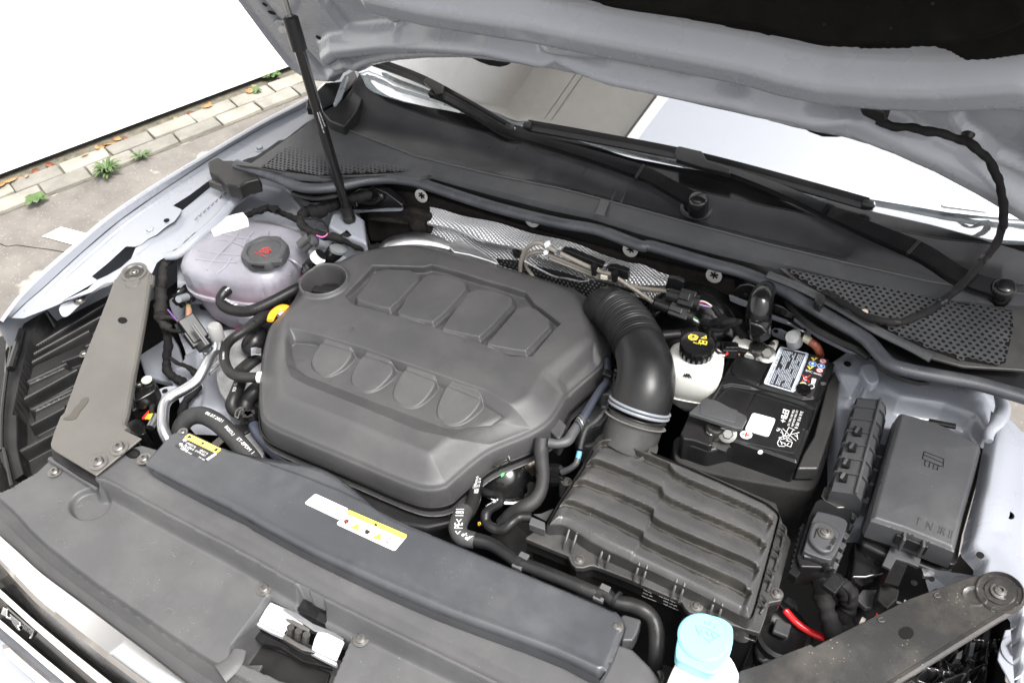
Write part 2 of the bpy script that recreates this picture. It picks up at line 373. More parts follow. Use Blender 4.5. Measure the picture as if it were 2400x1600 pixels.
# ---------------------------------------------------------------- small shared pieces
def screw_mesh(name, r, m, torx=True, washer=1.55):
    prof = [(r * washer, 0), (r * washer, r * .16), (r * .98, r * .22), (r * .98, r * .55), (r * .75, r * .78), (r * .42, r * .82)]
    n = 24; V = []; F = []
    for (q, h) in prof:
        for i in range(n): a = 2 * math.pi * i / n; V.append((q * math.cos(a), q * math.sin(a), h))
    for rr_ in ((.42, .82), (.40, .35)):
        for i in range(n):
            a = 2 * math.pi * i / n; q = r * rr_[0] * (1 + .22 * math.cos(6 * a)); V.append((q * math.cos(a), q * math.sin(a), r * rr_[1]))
    for k in range(len(prof) + 1):
        for i in range(n): j = (i + 1) % n; F.append((k * n + i, k * n + j, (k + 1) * n + j, (k + 1) * n + i))
    F.append([(len(prof) + 1) * n + i for i in range(n)])
    me = bpy.data.meshes.new(name); me.from_pydata(V, [], F); me.materials.append(m); me.shade_smooth()
    me.set_sharp_from_angle(angle=math.radians(35)); return me
def hex_mesh(name, r, m):
    V = []; F = []; n = 24
    for (q, h) in ((r * 1.6, 0), (r * 1.6, r * .2), (r * 1.25, r * .3)):
        for i in range(n): a = 2 * math.pi * i / n; V.append((q * math.cos(a), q * math.sin(a), h))
    for (q, h) in ((.98, .3), (.98, .85), (.82, .98)):
        for i in range(n):
            a = 2 * math.pi * i / n; f = math.cos(math.pi / 6) / math.cos((a % (math.pi / 3)) - math.pi / 6); V.append((q * r * f * math.cos(a), q * r * f * math.sin(a), r * h))
    for k in range(5):
        for i in range(n): j = (i + 1) % n; F.append((k * n + i, k * n + j, (k + 1) * n + j, (k + 1) * n + i))
    F.append([5 * n + i for i in range(n)])
    me = bpy.data.meshes.new(name); me.from_pydata(V, [], F); me.materials.append(m); me.shade_smooth()
    me.set_sharp_from_angle(angle=math.radians(25)); return me
SCREW = screw_mesh('screw', .008, SCR); SCREWS = screw_mesh('screw_small', .0058, SCR); SCREWB = screw_mesh('bolt_large', .0105, SCR)
HEXP = hex_mesh('painted_bolt', .0078, PNT); HEXS = hex_mesh('steel_bolt', .008, STL)
def place(name, me, pos, parent, n=(0, 0, 1), s=1.0):
    o = link(name, me, parent, pos); o.rotation_euler = Vector([float(a) for a in n]).to_track_quat('Z', 'Y').to_euler(); o.scale = (s, s, s); return o
def tilt(A, B):   # plane through A and B that is level across
    d = B - A; l = np.cross([0, 0, 1.0], d); n = np.cross(d, l); n /= np.linalg.norm(n); return (A, n if n[2] > 0 else -n)
def screw(p, z, parent, me=None, name='screw', n=(0, 0, 1), s=1.0): return place(name, me or SCREW, W(p, z), parent, n, s)

FCACHE = {}
def text(s, a, b, z, m, parent, name='lettering', h=None, lift=.0006, plane=None, bold=.0):
    """flat print: runs from photo point a to photo point b on the height z (or plane (P0, n))"""
    if plane is None: A, B, n = W(a, z), W(b, z), np.array([0, 0, 1.0])
    else: A, B, n = WP(a, *plane), WP(b, *plane), np.array(plane[1], float)
    n /= np.linalg.norm(n); ex = B - A; Ln = np.linalg.norm(ex); ex /= Ln; ey = np.cross(n, ex)
    cu = bpy.data.curves.new('t', 'FONT'); cu.body = s; cu.size = 1; cu.resolution_u = 2; cu.offset = bold; cu.space_line = .95
    ob = bpy.data.objects.new('t', cu); COL.objects.link(ob); dg = bpy.context.evaluated_depsgraph_get()
    me = bpy.data.meshes.new_from_object(ob.evaluated_get(dg)); bpy.data.objects.remove(ob)
    v = np.empty(len(me.vertices) * 3); me.vertices.foreach_get('co', v); v = v.reshape(-1, 3)
    x0, x1, y0, y1 = v[:, 0].min(), v[:, 0].max(), v[:, 1].min(), v[:, 1].max()
    sx = Ln / (x1 - x0); sy = sx if h is None else h / (y1 - y0)
    P = A + (v[:, 0:1] - x0) * sx * ex + (v[:, 1:2] - y0) * sy * ey + n * lift
    L = LOC[parent.name]; me.vertices.foreach_set('co', (P - L).ravel()); me.materials.clear(); me.materials.append(m); me.update()
    me.name = name; return link(name, me, parent)
def decal(name, pts, z, m, parent, lift=.0005, plane=None, cha=0):
    P = [W(p, z) for p in pts] if plane is None else [WP(p, *plane) for p in pts]
    n = np.array([0, 0, 1.0]) if plane is None else np.array(plane[1], float)
    P = np.array(P)
    if cha: P = chaikin(P, cha)
    V = np.concatenate([P + n * lift, P - n * .0006]); k = len(P); F = [list(range(k)), list(range(2 * k - 1, k - 1, -1))]
    for i in range(k): F.append([i, k + i, k + (i + 1) % k, (i + 1) % k])
    if area2(P) < 0 and plane is None: F = [f[::-1] for f in F]
    return mk(name, V, F, m, parent, smooth=False)
def rrect(pts, f=.12, n=4):
    """px quad with rounded corners"""
    P = [np.array(p, float) for p in pts]; out = []
    for i in range(len(P)):
        a, b, c = P[i - 1], P[i], P[(i + 1) % len(P)]
        la, lc = np.linalg.norm(a - b), np.linalg.norm(c - b); r = f * min(la, lc)
        p0, p1 = b + (a - b) / la * r, b + (c - b) / lc * r
        for t in np.linspace(0, 1, n): out.append(tuple((1 - t) ** 2 * p0 + 2 * t * (1 - t) * b + t * t * p1))
    return out
def mono(pts):   # order along the picture and drop doubles where two measured stretches overlap
    P = sorted(pts); out = [P[0]]
    for p in P[1:]:
        if p[0] - out[-1][0] > 14: out.append(p)
    return out
def ell(c, rx, ry, n=28, rot=0.0):
    return [(c[0] + rx * math.cos(t) * math.cos(rot) - ry * math.sin(t) * math.sin(rot), c[1] + rx * math.cos(t) * math.sin(rot) + ry * math.sin(t) * math.cos(rot)) for t in np.linspace(0, 2 * math.pi, n, endpoint=False)]

# ================================================================ surroundings
asph = mat('asphalt', (.125, .115, .104), .85, bump=1.5, bscale=160, var=.25, vscale=6, dust=.35, dscale=.12, dcol=(.30, .28, .25))
# pale lichen spots and grit in the asphalt
def lichen(m):
    t = m.node_tree; N = t.nodes; L = t.links; b = N['Principled BSDF']; src = b.inputs['Base Color'].links[0].from_socket
    tc = N.new('ShaderNodeTexCoord'); v = N.new('ShaderNodeTexVoronoi'); v.inputs['Scale'].default_value = 7; v.inputs['Randomness'].default_value = 1
    n = N.new('ShaderNodeTexNoise'); n.inputs['Scale'].default_value = 30; L.new(tc.outputs['Object'], n.inputs['Vector'])
    mx = N.new('ShaderNodeMix'); mx.data_type = 'RGBA'; mx.inputs['Factor'].default_value = .035; L.new(tc.outputs['Object'], mx.inputs[6]); L.new(n.outputs['Color'], mx.inputs[7])
    L.new(mx.outputs[2], v.inputs['Vector']); r = N.new('ShaderNodeMapRange'); r.inputs['From Min'].default_value = .16; r.inputs['From Max'].default_value = .22
    r.inputs['To Min'].default_value = .75; r.inputs['To Max'].default_value = 0; L.new(v.outputs['Distance'], r.inputs['Value'])
    v2 = N.new('ShaderNodeTexVoronoi'); v2.inputs['Scale'].default_value = 55; L.new(tc.outputs['Object'], v2.inputs['Vector'])
    r2 = N.new('ShaderNodeMapRange'); r2.inputs['From Min'].default_value = .12; r2.inputs['From Max'].default_value = .2
    r2.inputs['To Min'].default_value = .45; r2.inputs['To Max'].default_value = 0; L.new(v2.outputs['Distance'], r2.inputs['Value'])
    a = N.new('ShaderNodeMath'); a.operation = 'MAXIMUM'; L.new(r.outputs[0], a.inputs[0]); L.new(r2.outputs[0], a.inputs[1])
    o = N.new('ShaderNodeMix'); o.data_type = 'RGBA'; L.new(a.outputs[0], o.inputs['Factor']); L.new(src, o.inputs[6]); o.inputs[7].default_value = (.30, .285, .25, 1)
    L.new(o.outputs[2], b.inputs['Base Color'])
lichen(asph)
g = mk('asphalt_ground', [(-40, -40, 0), (40, -40, 0), (40, 40, 0), (-40, 40, 0)], [(0, 1, 2, 3)], asph, smooth=False); tag(g, kind='structure')
wa, wb = W((0, 428), 0), W((690, 168), 0)
wt = (wb - wa) / np.linalg.norm(wb - wa); wn = np.array([wt[1], -wt[0], 0])
edge = .255                    # width of the paved strip
def wp(s, d, z=0.0): return wa + wt * s + wn * d + np.array([0, 0, z])
soil = mat('joint_soil', (.11, .10, .075), .95, bump=2, bscale=120, var=.4, vscale=30)
s0 = mk('paving_bed', [wp(-4, -.1, .002), wp(-4, edge, .002), wp(6, edge, .002), wp(6, -.1, .002)], [(0, 1, 2, 3)], soil, smooth=False); tag(s0, kind='structure')
stone_m = [mat('paving_stone_%s' % k, c, .85, bump=1.2, bscale=140, var=.25, vscale=9, dust=.3, dscale=.3, dcol=(.45, .43, .38)) for k, c in (('a', (.20, .19, .165)), ('b', (.155, .148, .130)), ('c', (.235, .22, .185)))]
pav = thing('paving_strip', None, None, wp(0, edge / 2)); tag(pav, kind='structure')
gutter = .05; rw = .10
for r in range(2):
    s = -1.6 + .012 + .10 * r
    while s < 3.6:
        ln = .202 * random.uniform(.97, 1.03); d0 = gutter + r * rw; g_ = .0035
        P = [wp(s + g_, d0 + g_, 0), wp(s + ln - g_, d0 + g_, 0), wp(s + ln - g_, d0 + rw - g_, 0), wp(s + g_, d0 + rw - g_, 0)]
        zt = .018 + random.uniform(-.003, .003); P = [p + np.array([random.uniform(-.004, .004), random.uniform(-.004, .004), zt + random.uniform(-.002, .002)]) for p in P]
        prism('paving_stone', P, .03, random.choice(stone_m), pav, bevel=.006); s += ln
wallm = mat('white_render', (.74, .74, .73), .9, bump=3.0, bscale=60, var=.03)
bl = thing('white_building', 'white rendered building wall rising behind the paving strip at the left', 'building', wp(1, -.2))
def wbox(name, s0_, s1_, d0, d1, z0, z1, m, bev=0.0):
    V = [wp(s, d, z) for z in (z0, z1) for (s, d) in ((s0_, d0), (s1_, d0), (s1_, d1), (s0_, d1))]
    return mk(name, V, [(3, 2, 1, 0), (4, 5, 6, 7), (0, 1, 5, 4), (1, 2, 6, 5), (2, 3, 7, 6), (3, 0, 4, 7)], m, bl, smooth=False)
wbox('wall', -9, 9, -.3, 0, .035, 2.06, wallm)
wbox('upper_wall', -9, 9, -.3, .004, 2.064, 6.6, mat('upper_render', (.66, .65, .63), .9, bump=1, bscale=70, var=.04))
wbox('plinth', -9, 9, -.3, -.035, -.02, .035, mat('dark_plinth', (.04, .036, .03), .95, bump=1.5, var=.4))
soff = mat('soffit_board', (.70, .69, .67), .7, var=.05)
for k0, k1 in ((.002, .36), (.368, .42), (.428, 1.084)): wbox('soffit_board', -9, 9, k0, k1, 6.6, 6.63, soff)
wbox('soffit_backing', -9, 9, .002, 1.084, 6.632, 6.66, BLK)
wbox('fascia', -9, 9, 1.088, 1.11, 6.5, 6.8, mat('fascia_board', (.12, .115, .11), .6))
# fallen leaves
leafc = [mat('dry_leaf_%s' % k, c, .6, bump=.5, bscale=200, var=.2, vscale=60) for k, c in (('ochre', (.30, .155, .055)), ('rust', (.16, .055, .028)), ('tan', (.25, .17, .10)))]
def leaf(p, size, m, label, zb=.02):
    c = W(p, 0); a = random.uniform(0, 6.28); n = 9; V = []
    outl = [(-.5, 0), (-.35, .2), (-.1, .3), (.15, .27), (.35, .15), (.55, 0), (.35, -.15), (.15, -.27), (-.1, -.3), (-.35, -.2)]
    V = [(0, 0, .10 * size)]; 
    for (x, y) in outl: V.append((x * size, y * size, size * (.02 + .9 * y * y + .25 * x * x) + random.uniform(0, .05) * size))
    F = [(0, i + 1, (i + 1) % 10 + 1) for i in range(10)]
    rx = random.uniform(-.35, .35)
    Rm = np.array(Matrix.Rotation(a, 3, 'Z') @ Matrix.Rotation(rx, 3, 'X'))
    VV = (Rm @ np.array(V).T).T; VV[:, 2] -= VV[:, 2].min() - .004; VV = VV + c + np.array([0, 0, zb if abs(np.dot(c - wa, wn)) > gutter * .9 else .004])
    o = mk('fallen_leaf', VV, F, m, smooth=True, solid=.0006); return tag(o, label, 'leaf', 'fallen leaves along the foot of the white wall')
for (u, v, s, m, lb) in [
    (85, 1278, .085, 0, 'pale ochre leaf lying second from the left end of the wall foot'), (20, 1315, .08, 0, 'pale ochre leaf at the very left edge of the picture'),
    (250, 1190, .065, 1, 'rusty leaf lying just right of the two pale ochre leaves'), (345, 1150, .07, 1, 'dark rust leaf tucked against the wall left of the big weed'),
    (600, 1098, .045, 0, 'small orange leaf lying on the paving behind the big weed'), (757, 1008, .075, 0, 'bright ochre leaf standing tall at the wall foot, right of two small ones'),
    (705, 1027, .05, 0, 'small ochre leaf touching the bright tall leaf on its left'), (680, 1048, .045, 0, 'smallest orange leaf in the cluster behind the big weed'),
    (810, 968, .055, 0, 'orange curled leaf right of the bright tall leaf'), (865, 965, .045, 1, 'thin rust leaf at the right end of the second cluster'),
    (1320, 790, .06, 1, 'rusty leaf lying on the gravel left of the yellow pair'), (1435, 762, .065, 0, 'yellow leaf in front of the pair at the middle of the wall'),
    (1440, 732, .055, 0, 'orange leaf behind its yellow neighbour at the middle of the wall'), (1210, 825, .045, 2, 'tan leaf lying alone on the gravel left of the rusty one'),
    (1725, 660, .06, 0, 'ochre leaf beside the moss patch near the bonnet corner'), (1760, 630, .055, 2, 'tan leaf behind the ochre leaf near the bonnet corner'),
    (1900, 572, .05, 2, 'small tan leaf under the bonnet corner on the paving'), (200, 1243, .035, 2, 'tiny tan leaf scrap between the ochre and rusty leaves'), (145, 1235, .045, 2, 'pale grey tan leaf behind the tiny scrap at the left')]:
    leaf((u / 2.936, v / 2.936), s * .8, leafc[m], lb)
# weeds
grn = mat('weed_leaf', (.060, .105, .030), .55, var=.3, vscale=30); 
def weed(p, R, nl, hgt, label, wid=.085):
    c = W(p, 0) + np.array([0, 0, .012]); t = thing('rosette_weed', label, 'weed', c, 'weeds growing in the paving joints')
    for k in range(nl):
        a = k * 2.4 + random.uniform(-.2, .2); L_ = R * random.uniform(.65, 1.05); e = hgt * random.uniform(.3, 1.1); V = []; n = 7
        d = np.array([math.cos(a), math.sin(a), 0]); sd = np.array([-d[1], d[0], 0])
        for i in range(n):
            s = i / (n - 1); wd = L_ * wid * math.sin(math.pi * min(1, s * .9 + .08)) * (1 + .5 * (i % 2)); z = e * math.sin(s * 2.2)
            q = c + d * L_ * s + np.array([0, 0, z]); V += [q - sd * wd, q + np.array([0, 0, -.15 * wd]), q + sd * wd]
        F = []
        for i in range(n - 1):
            for j in (0, 1): F.append((i * 3 + j, i * 3 + j + 1, i * 3 + j + 4, i * 3 + j + 3))
        mk('weed_blade', V, F, grn, t, smooth=True)
weed((752 / 2.936, 1210 / 2.936), .072, 40, .05, 'large spiky green weed rosette at the edge of the paving')
weed((985 / 2.936, 1100 / 2.936), .06, 14, .03, 'loose flat weed with narrow leaves right of the large rosette')
weed((262 / 2.936, 1405 / 2.936), .05, 7, .025, 'small low clover weed at the paving edge left of the fender', .35)
weed((1885 / 2.936, 555 / 2.936), .06, 8, .035, 'small mossy weed against the wall near the bonnet corner', .3)
weed((1770 / 2.936, 655 / 2.936), .035, 6, .02, 'tiny weed beside the ochre leaf near the bonnet corner', .3)
wm = mk('painted_mark', [W(p, .005) for p in C1((385, 800), (560, 712), (900, 800), (760, 900), (450, 815))], [(4, 3, 2, 1, 0)], mat('road_paint', (.62, .60, .55), .8, bump=1, bscale=150, var=.2, vscale=30), smooth=False)
tag(wm, kind='structure')
crk = tube('asphalt_crack', [W(p, .001) for p in C1((0, 865), (60, 890), (150, 880), (230, 890), (330, 905), (420, 915), (600, 945))], .002, BLK, n=5, k=3, flat=.25); tag(crk, kind='structure')

# ================================================================ the car body
car = thing('car', 'grey blue car with its bonnet open, seen over the front into the engine bay', 'car', (0.07, -.1, 0))
# --- dark floor and inner walls of the bay
def cz(p, z): return W(p, z)
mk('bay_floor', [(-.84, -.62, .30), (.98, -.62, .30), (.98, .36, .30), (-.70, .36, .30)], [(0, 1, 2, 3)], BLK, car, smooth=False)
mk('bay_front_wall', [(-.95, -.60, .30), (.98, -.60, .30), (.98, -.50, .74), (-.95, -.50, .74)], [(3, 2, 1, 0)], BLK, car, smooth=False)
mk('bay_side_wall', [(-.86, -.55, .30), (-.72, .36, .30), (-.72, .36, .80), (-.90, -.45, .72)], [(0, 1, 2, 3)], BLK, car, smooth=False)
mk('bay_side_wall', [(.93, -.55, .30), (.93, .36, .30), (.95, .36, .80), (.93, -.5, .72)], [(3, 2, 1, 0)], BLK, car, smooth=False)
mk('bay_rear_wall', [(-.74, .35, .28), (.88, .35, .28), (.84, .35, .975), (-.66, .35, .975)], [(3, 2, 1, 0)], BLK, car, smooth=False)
# outer body below the fender line
mk('door_sill', [(-.80, .56, .2), (-.80, 1.6, .2), (-.80, 1.6, .93), (-.80, .56, .93)], [(0, 1, 2, 3)], PNT, car, smooth=False)

# --- left fender: outer lip, sloping rim, flat flange with cut-outs
outer = [(2, 752), (20, 727), (46, 694), (102, 638), (178.6, 572), (255, 508), (357, 439), (505, 350), (612, 288), (719, 232), (762, 197)]
inner = C1((100, 1540), (170, 1470), (240, 1400), (400, 1265), (750, 945), (1100, 650), (1500, 370)) + [(516, 357), (622, 295), (725, 245), (770, 215)]
def fz(p): return float(np.interp(p[1], [200, 350, 510, 600, 700, 752], [.985, .965, .935, .905, .865, .845]))
Lo = np.array([W(p, fz(p)) for p in outer]); Lo2 = np.array([W((p[0] - 3, p[1] - 3), fz(p) - .006) for p in outer]); LoD = Lo + np.array([-.03, -.02, -.35])
Li = np.array([W(p, fz(p) - .013) for p in inner])
band('fender', [LoD, Lo2 + np.array([-.012, -.006, -.03]), Lo2, Lo, Lo + (Li - Lo)[:1] * 0 + np.array([.006, 0, -.001]), Li], PNT, car, n=90)
fend = bpy.data.objects['fender']
# flange sheet with the two scalloped slots left open
fl = C1((100, 1545), (150, 1548), (215, 1550), (520, 1430), (640, 1370), (740, 1340), (830, 1260), (890, 1195), (842, 1165), (1000, 1035), (1155, 890), (1240, 893), (1300, 870), (1360, 820), (1440, 780), (1520, 710), (1600, 660), (1648, 600), (1670, 552), (1588, 515), (1740, 420), (1900, 300), (2010, 242), (1930, 190)) + \
     V1((1440, 1150), (1500, 1180), (1700, 1090), (1760, 1075), (1830, 1030), (1920, 965), (1960, 960), (2100, 850), (2160, 815)) + [(752, 262), (770, 215)]
fo = [(p[0] + 1, p[1] + 1) for p in inner[::-1]]
Pf = [W(p, fz((0, p[1] - 15)) - .016) for p in fl] + [W(p, fz(p) - .015) for p in fo[1:]]
prism('fender_flange', Pf, .0012, PNT, fend, bevel=.0005)
# raised bead along the flange
bead = C1((300, 1470), (560, 1200), (860, 930), (1180, 660), (1560, 400), (1880, 190))
tube('flange_bead', [W(p, fz((0, p[1] - 12)) - .019) for p in bead], .006, PNT, fend, n=10, k=6, flat=.55)
for p in C1((1385, 752), (725, 1262)): screw(p, fz(p) - .0150, fend, HEXP, 'fender_bolt')
screw(V1((1790, 1028))[0], fz((0, 350)) - .0150, fend, HEXP, 'fender_bolt')
for p in C1((600, 1180), (330, 1450)): place('clip_stud', HEXP, W(p, fz(p) - .0152), fend, s=.45)
def disc(name, p, z, r, m, parent, h=.0008, n=20, flat=None):
    c = W(p, z); return lathe(name, c, [(r, -h), (r, h)], m, parent, n=n, sy=flat or 1)
disc('bolt_hole', C1((1530, 652))[0], fz((0, 500)) - .0155, .006, BLK, fend); disc('bolt_hole', V1((1952, 937))[0], fz((0, 320)) - .0155, .006, BLK, fend)
# gutter sheet below, visible between the flange and the coolant tank
gut = C1((560, 1400), (740, 1345), (890, 1200), (980, 1160), (1110, 1085), (1205, 1000), (1245, 905), (1430, 780), (1672, 562), (1780, 475), (1935, 345), (2080, 345), (2180, 345), (2352, 390)) + C2((700, 440), (600, 520), (470, 590), (340, 680), (220, 850), (30, 1000)) + C1((1560, 970), (1475, 1010), (1440, 1040), (1395, 1140), (1240, 1055), (1130, 1150), (1070, 1210), (960, 1230), (840, 1310))
gz = lambda p: float(np.interp(p[1], [430, 560, 650, 720], [.925, .905, .88, .855]))
Pg = np.array([W(p, gz(p)) for p in gut])
prism('gutter_panel', Pg, .0015, PNT, fend, bevel=.0006)
tube('gutter_rail', [W(p, gz(p) + .006) for p in C1((1520, 985), (1640, 960), (1800, 830), (2000, 650), (2180, 440))] + [W(C2((650, 385))[0], .935)], [.008, .010, .011, .011, .010, .007], PNT, fend, n=12, k=6)
for k in range(9):
    q = C2((225 + k * 37, 640 - k * 32))[0]; tube('spot_weld', [W(q, gz(q) + .001), W((q[0] + 4, q[1] - 6), gz(q) + .001)], .002, PNT, fend, n=6, k=2)

# --- headlamp carrier left (dark, ribbed)
hl = part('headlamp', car)
P = D1((0, 560), (110, 420), (180, 370), (320, 290), (520, 260), (700, 140), (1020, 60), (1080, 300), (1000, 900), (700, 1568)) + D2((520, 420), (460, 470), (340, 600), (100, 760), (20, 400))
hf = D1((0, 600), (110, 410), (330, 290), (560, 290), (1050, 40), (1100, 60), (760, 900), (560, 1290), (465, 1568)) + D2((480, 420), (340, 600), (130, 740), (20, 500), (0, 200))
HZ = .775
hp = np.array([W(p, HZ) for p in hf])
ribs = [D1((320, 600), (1000, 190)), D1((290, 680), (960, 310)), D1((250, 770), (800, 470)), D1((215, 945), (590, 770)), D1((180, 1105), (690, 825)), D1((275, 1190), (640, 1010)), D1((275, 1330), (600, 1160)), D1((180, 1568), (500, 1400))]
ribw = [np.array([W(q, HZ + .01) for q in r]) for r in ribs]
vert = np.array([W(q, HZ + .01) for q in D1((430, 330), (300, 560), (230, 850), (180, 1100), (150, 1250))])
plates = [D1((225, 945), (570, 775), (680, 825), (190, 1100)), D1((250, 780), (740, 560), (820, 600), (700, 690), (560, 740), (540, 790), (225, 930)), D1((280, 1190), (660, 1000), (640, 1130), (275, 1320))]
platw = [np.array([W(q, HZ + .01) for q in r]) for r in plates]
rimc = np.array([W(q, HZ + .02) for q in D1((430, 100), (200, 560), (90, 900), (40, 1250), (40, 1568)) + D2((60, 500), (130, 760))])
def fnh(X, Y):
    d = sdf(hp, X, Y); H = np.full(X.shape, HZ - .025)
    for pw in platw: H = np.maximum(H, HZ - .025 + .022 * sm(sdf(pw, X, Y), 0, .004))
    for r in ribw: H = np.maximum(H, HZ - .025 + .030 * (1 - sm(pld(r, X, Y), .003, .0055)))
    H = np.maximum(H, HZ - .03 + .042 * (1 - sm(pld(rimc, X, Y), .018, .024)))
    H = np.where(pld(vert, X, Y) < .005, HZ - .04, H)
    return H, d > -.002
hfield('lamp_housing', *bb(hp), .0012, fnh, PLB, hl, snap=hp)
tube('lamp_seal', [W(q, HZ + .022) for q in D1((110, 640), (60, 900), (20, 1250), (15, 1568)) + D2((40, 420), (110, 740))], .004, PLS, hl, n=8)
tube('lamp_rod', [W(q, HZ + .024) for q in D1((200, 480), (150, 660), (95, 840))], [.006, .008, .008], PLS, hl, n=8)
place('lamp_stud', HEXS, W(D1((775, 705))[0], HZ + .01), hl, s=.8)
mk('lamp_lens', [W(p, .76) for p in D1((-40, 560), (60, 520), (0, 1568))] + [W(p, .74) for p in D2((-30, 1000), (100, 760))], [(0, 1, 2, 4, 3)], PLS, hl, smooth=False)
hb = thing('lamp_bracket', 'thin bent grey bracket with a screw beneath the left fender edge', 'bracket', W(D1((650, 300))[0], .84))
prism('bracket_sheet', [W(p, .845) for p in chaikin(D1((530, 260), (700, 160), (900, 60), (1060, 20), (1060, 50), (860, 130), (730, 250), (620, 360), (560, 360)), 2)], .0015, PNH, hb, bevel=.0004)
screw(D1((735, 215))[0], .846, hb, SCREW)

# --- inner side, left: strut tower sheet metal under and behind the coolant tank
twr = part('strut_tower', car)
tw = C2((0, 1010), (240, 840), (470, 620), (600, 540), (640, 400), (700, 330), (850, 250), (1050, 300), (1150, 400), (1320, 455), (1560, 440), (1780, 520), (1810, 860), (1760, 930), (1900, 1000), (1500, 1100), (1200, 1100), (800, 1150), (200, 1250), (0, 1250))
twp = np.array([W(p, .84) for p in tw])
sw = [np.array([W(q, .84) for q in C2(*c)]) for c in (((720, 620), (900, 620), (1200, 700), (1230, 750)), ((700, 700), (900, 720), (1200, 790)), ((760, 340), (860, 390), (1050, 400), (1200, 560)))]
def fnt(X, Y):
    d = sdf(twp, X, Y); H = .838 + .03 * np.exp(-((X - W((540, 470), .84)[0]) ** 2 + (Y - W((540, 470), .84)[1]) ** 2) / .012)
    for s_ in sw: H += .008 * np.exp(-(pld(s_, X, Y) / .009) ** 2)
    H += .0015 * np.sin(X * 37 + 1) * np.sin(Y * 29); return H - .05 * (1 - sm(d, 0, .014)), d > 0
hfield('tower_panel', *bb(twp, .015), .0035, fnt, PNT, twr, snap=twp)
disc('drain_hole', C2((762, 377))[0], .87, .006, BLK, twr)
# gas strut foot block
prism('strut_mount', [W(p, .905) for p in C2((1490, 550), (1560, 535), (1700, 580), (1780, 640), (1800, 860), (1600, 790), (1440, 700))], .10, PNT, twr, bevel=.012, seg=4)
# lower inner wing, lit through to the floor
lw = D3((0, -150), (170, 100), (560, 40), (610, 60), (760, 130), (900, 250), (760, 560), (760, 800), (860, 1100), (900, 1300), (430, 1260), (300, 1100), (260, 900), (180, 700), (330, 560), (330, 480), (250, 280), (150, 60))
lwp = np.array([W(p, .69) for p in lw])
cr = [np.array([W(q, .69) for q in D3(*c)]) for c in (((340, 500), (600, 490)), ((520, 500), (480, 1050)), ((170, 100), (560, 380)), ((430, 1060), (860, 1140)))]
def fnl(X, Y):
    d = sdf(lwp, X, Y); H = np.full(X.shape, .69) + .012 * np.sin(X * 21 + 2) * np.cos(Y * 17)
    for s_ in cr: H -= .010 * np.exp(-(pld(s_, X, Y) / .005) ** 2)
    H += .02 * np.exp(-(pld(cr[1], X, Y) / .03) ** 2)
    return H, d > -.004
hfield('inner_wing', *bb(lwp, .01), .0045, fnl, PNT, twr, snap=lwp)
prism('wheelhouse_panel', [W(p, .66) for p in D1((1330, 420), (1520, 420), (1640, 620), (1720, 900), (1660, 990), (1330, 900), (1270, 720))], .02, PNT, twr, bevel=.006)
prism('tower_bracket', [W(p, .74) for p in chaikin(D1((1540, 130), (1600, 60), (1780, 60), (1990, 180), (1985, 330), (2000, 420), (1900, 520), (1700, 520), (1560, 300)), 1)], .05, PNT, twr, bevel=.004)
prism('wing_bracket', [W(p, .70) for p in chaikin(D1((1380, 1080), (1480, 1010), (1600, 990), (1640, 1010), (1600, 1080), (1420, 1140), (1390, 1160)), 1)], .004, PNT, twr, bevel=.001)
disc('bracket_hole', D1((1515, 1043))[0], .7005, .006, BLK, twr)
place('tower_bolt', HEXS, W(D1((1900, 255))[0], .742), twr, s=1.3)
disc('tower_hole', D1((1690, -8))[0], .8, .007, BLK, twr)

# --- right side: tower panel and rail
rt = part('right_tower', car)
rp_ = C5((1700, 620), (1900, 480), (2060, 540), (2240, 640), (2352, 700)) + E4((1000, 20), (1300, 120), (1700, 190), (1900, 240), (2100, 320), (2110, 560), (2030, 740), (1960, 1000), (1800, 1500), (600, 1500), (600, 200))
rtp = np.array([W(p, .86) for p in rp_])
rr1 = [np.array([W(q, .87) for q in E4(*c)]) for c in (((1000, 220), (1200, 340), (1600, 400), (1900, 520), (2040, 640)), ((780, 320), (900, 180)))]
def fnr(X, Y):
    d = sdf(rtp, X, Y); H = .875 + .012 * sm(sdf(rtp, X, Y), 0, .05); H -= .030 * sm(-(Y - np.interp(X, rr1[0][:, 0], rr1[0][:, 1])), 0, .03)
    q = W(E4((1960, 350))[0], .88); H += .010 * np.exp(-((X - q[0]) ** 2 + (Y - q[1]) ** 2) / .0009)
    H -= .05 * np.exp(-(pld(rr1[1], X, Y) / .004) ** 2) * .3
    return H - .03 * (1 - sm(d, 0, .010)), d > 0
hfield('tower_panel', *bb(rtp, .012), .0035, fnr, PNT, rt, snap=rtp)
lump = E4((840, 30), (900, 0), (990, 0), (1030, 140), (1010, 180), (940, 200), (880, 130))
prism('sealant_lump', chaikin([W(p, .915) for p in lump], 2), .02, PNT, rt, bevel=.006, seg=3)
disc('panel_hole', C5((1905, 597))[0], .886, .006, BLK, rt); disc('panel_hole', E4((2008, 457))[0], .862, .007, BLK, rt)
rail = E4((2110, 320), (2200, 440), (2300, 520), (2360, 600)) + [(2420, 1000), (2420, 1640)] + E5((2352, 1568), (2300, 900), (1920, 570), (1960, 430), (1840, 300), (1830, 260), (1890, 0)) + E4((1850, 1500), (1960, 1080), (1990, 900), (2010, 780), (2050, 600), (2090, 480))
rlp = np.array([W(p, .925) for p in rail])
gl = np.array([W(q, .925) for q in E4((2160, 600), (2120, 900), (2030, 1300), (1990, 1568)) + E5((2120, 300), (2250, 500), (2352, 700))])
def fnq(X, Y):
    d = sdf(rlp, X, Y); H = .925 + .006 * np.exp(-(pld(gl, X, Y) / .02) ** 2) + .0012 * np.sin(Y * 45) * np.sin(X * 31); return H - .03 * (1 - sm(d, 0, .010)), d > 0
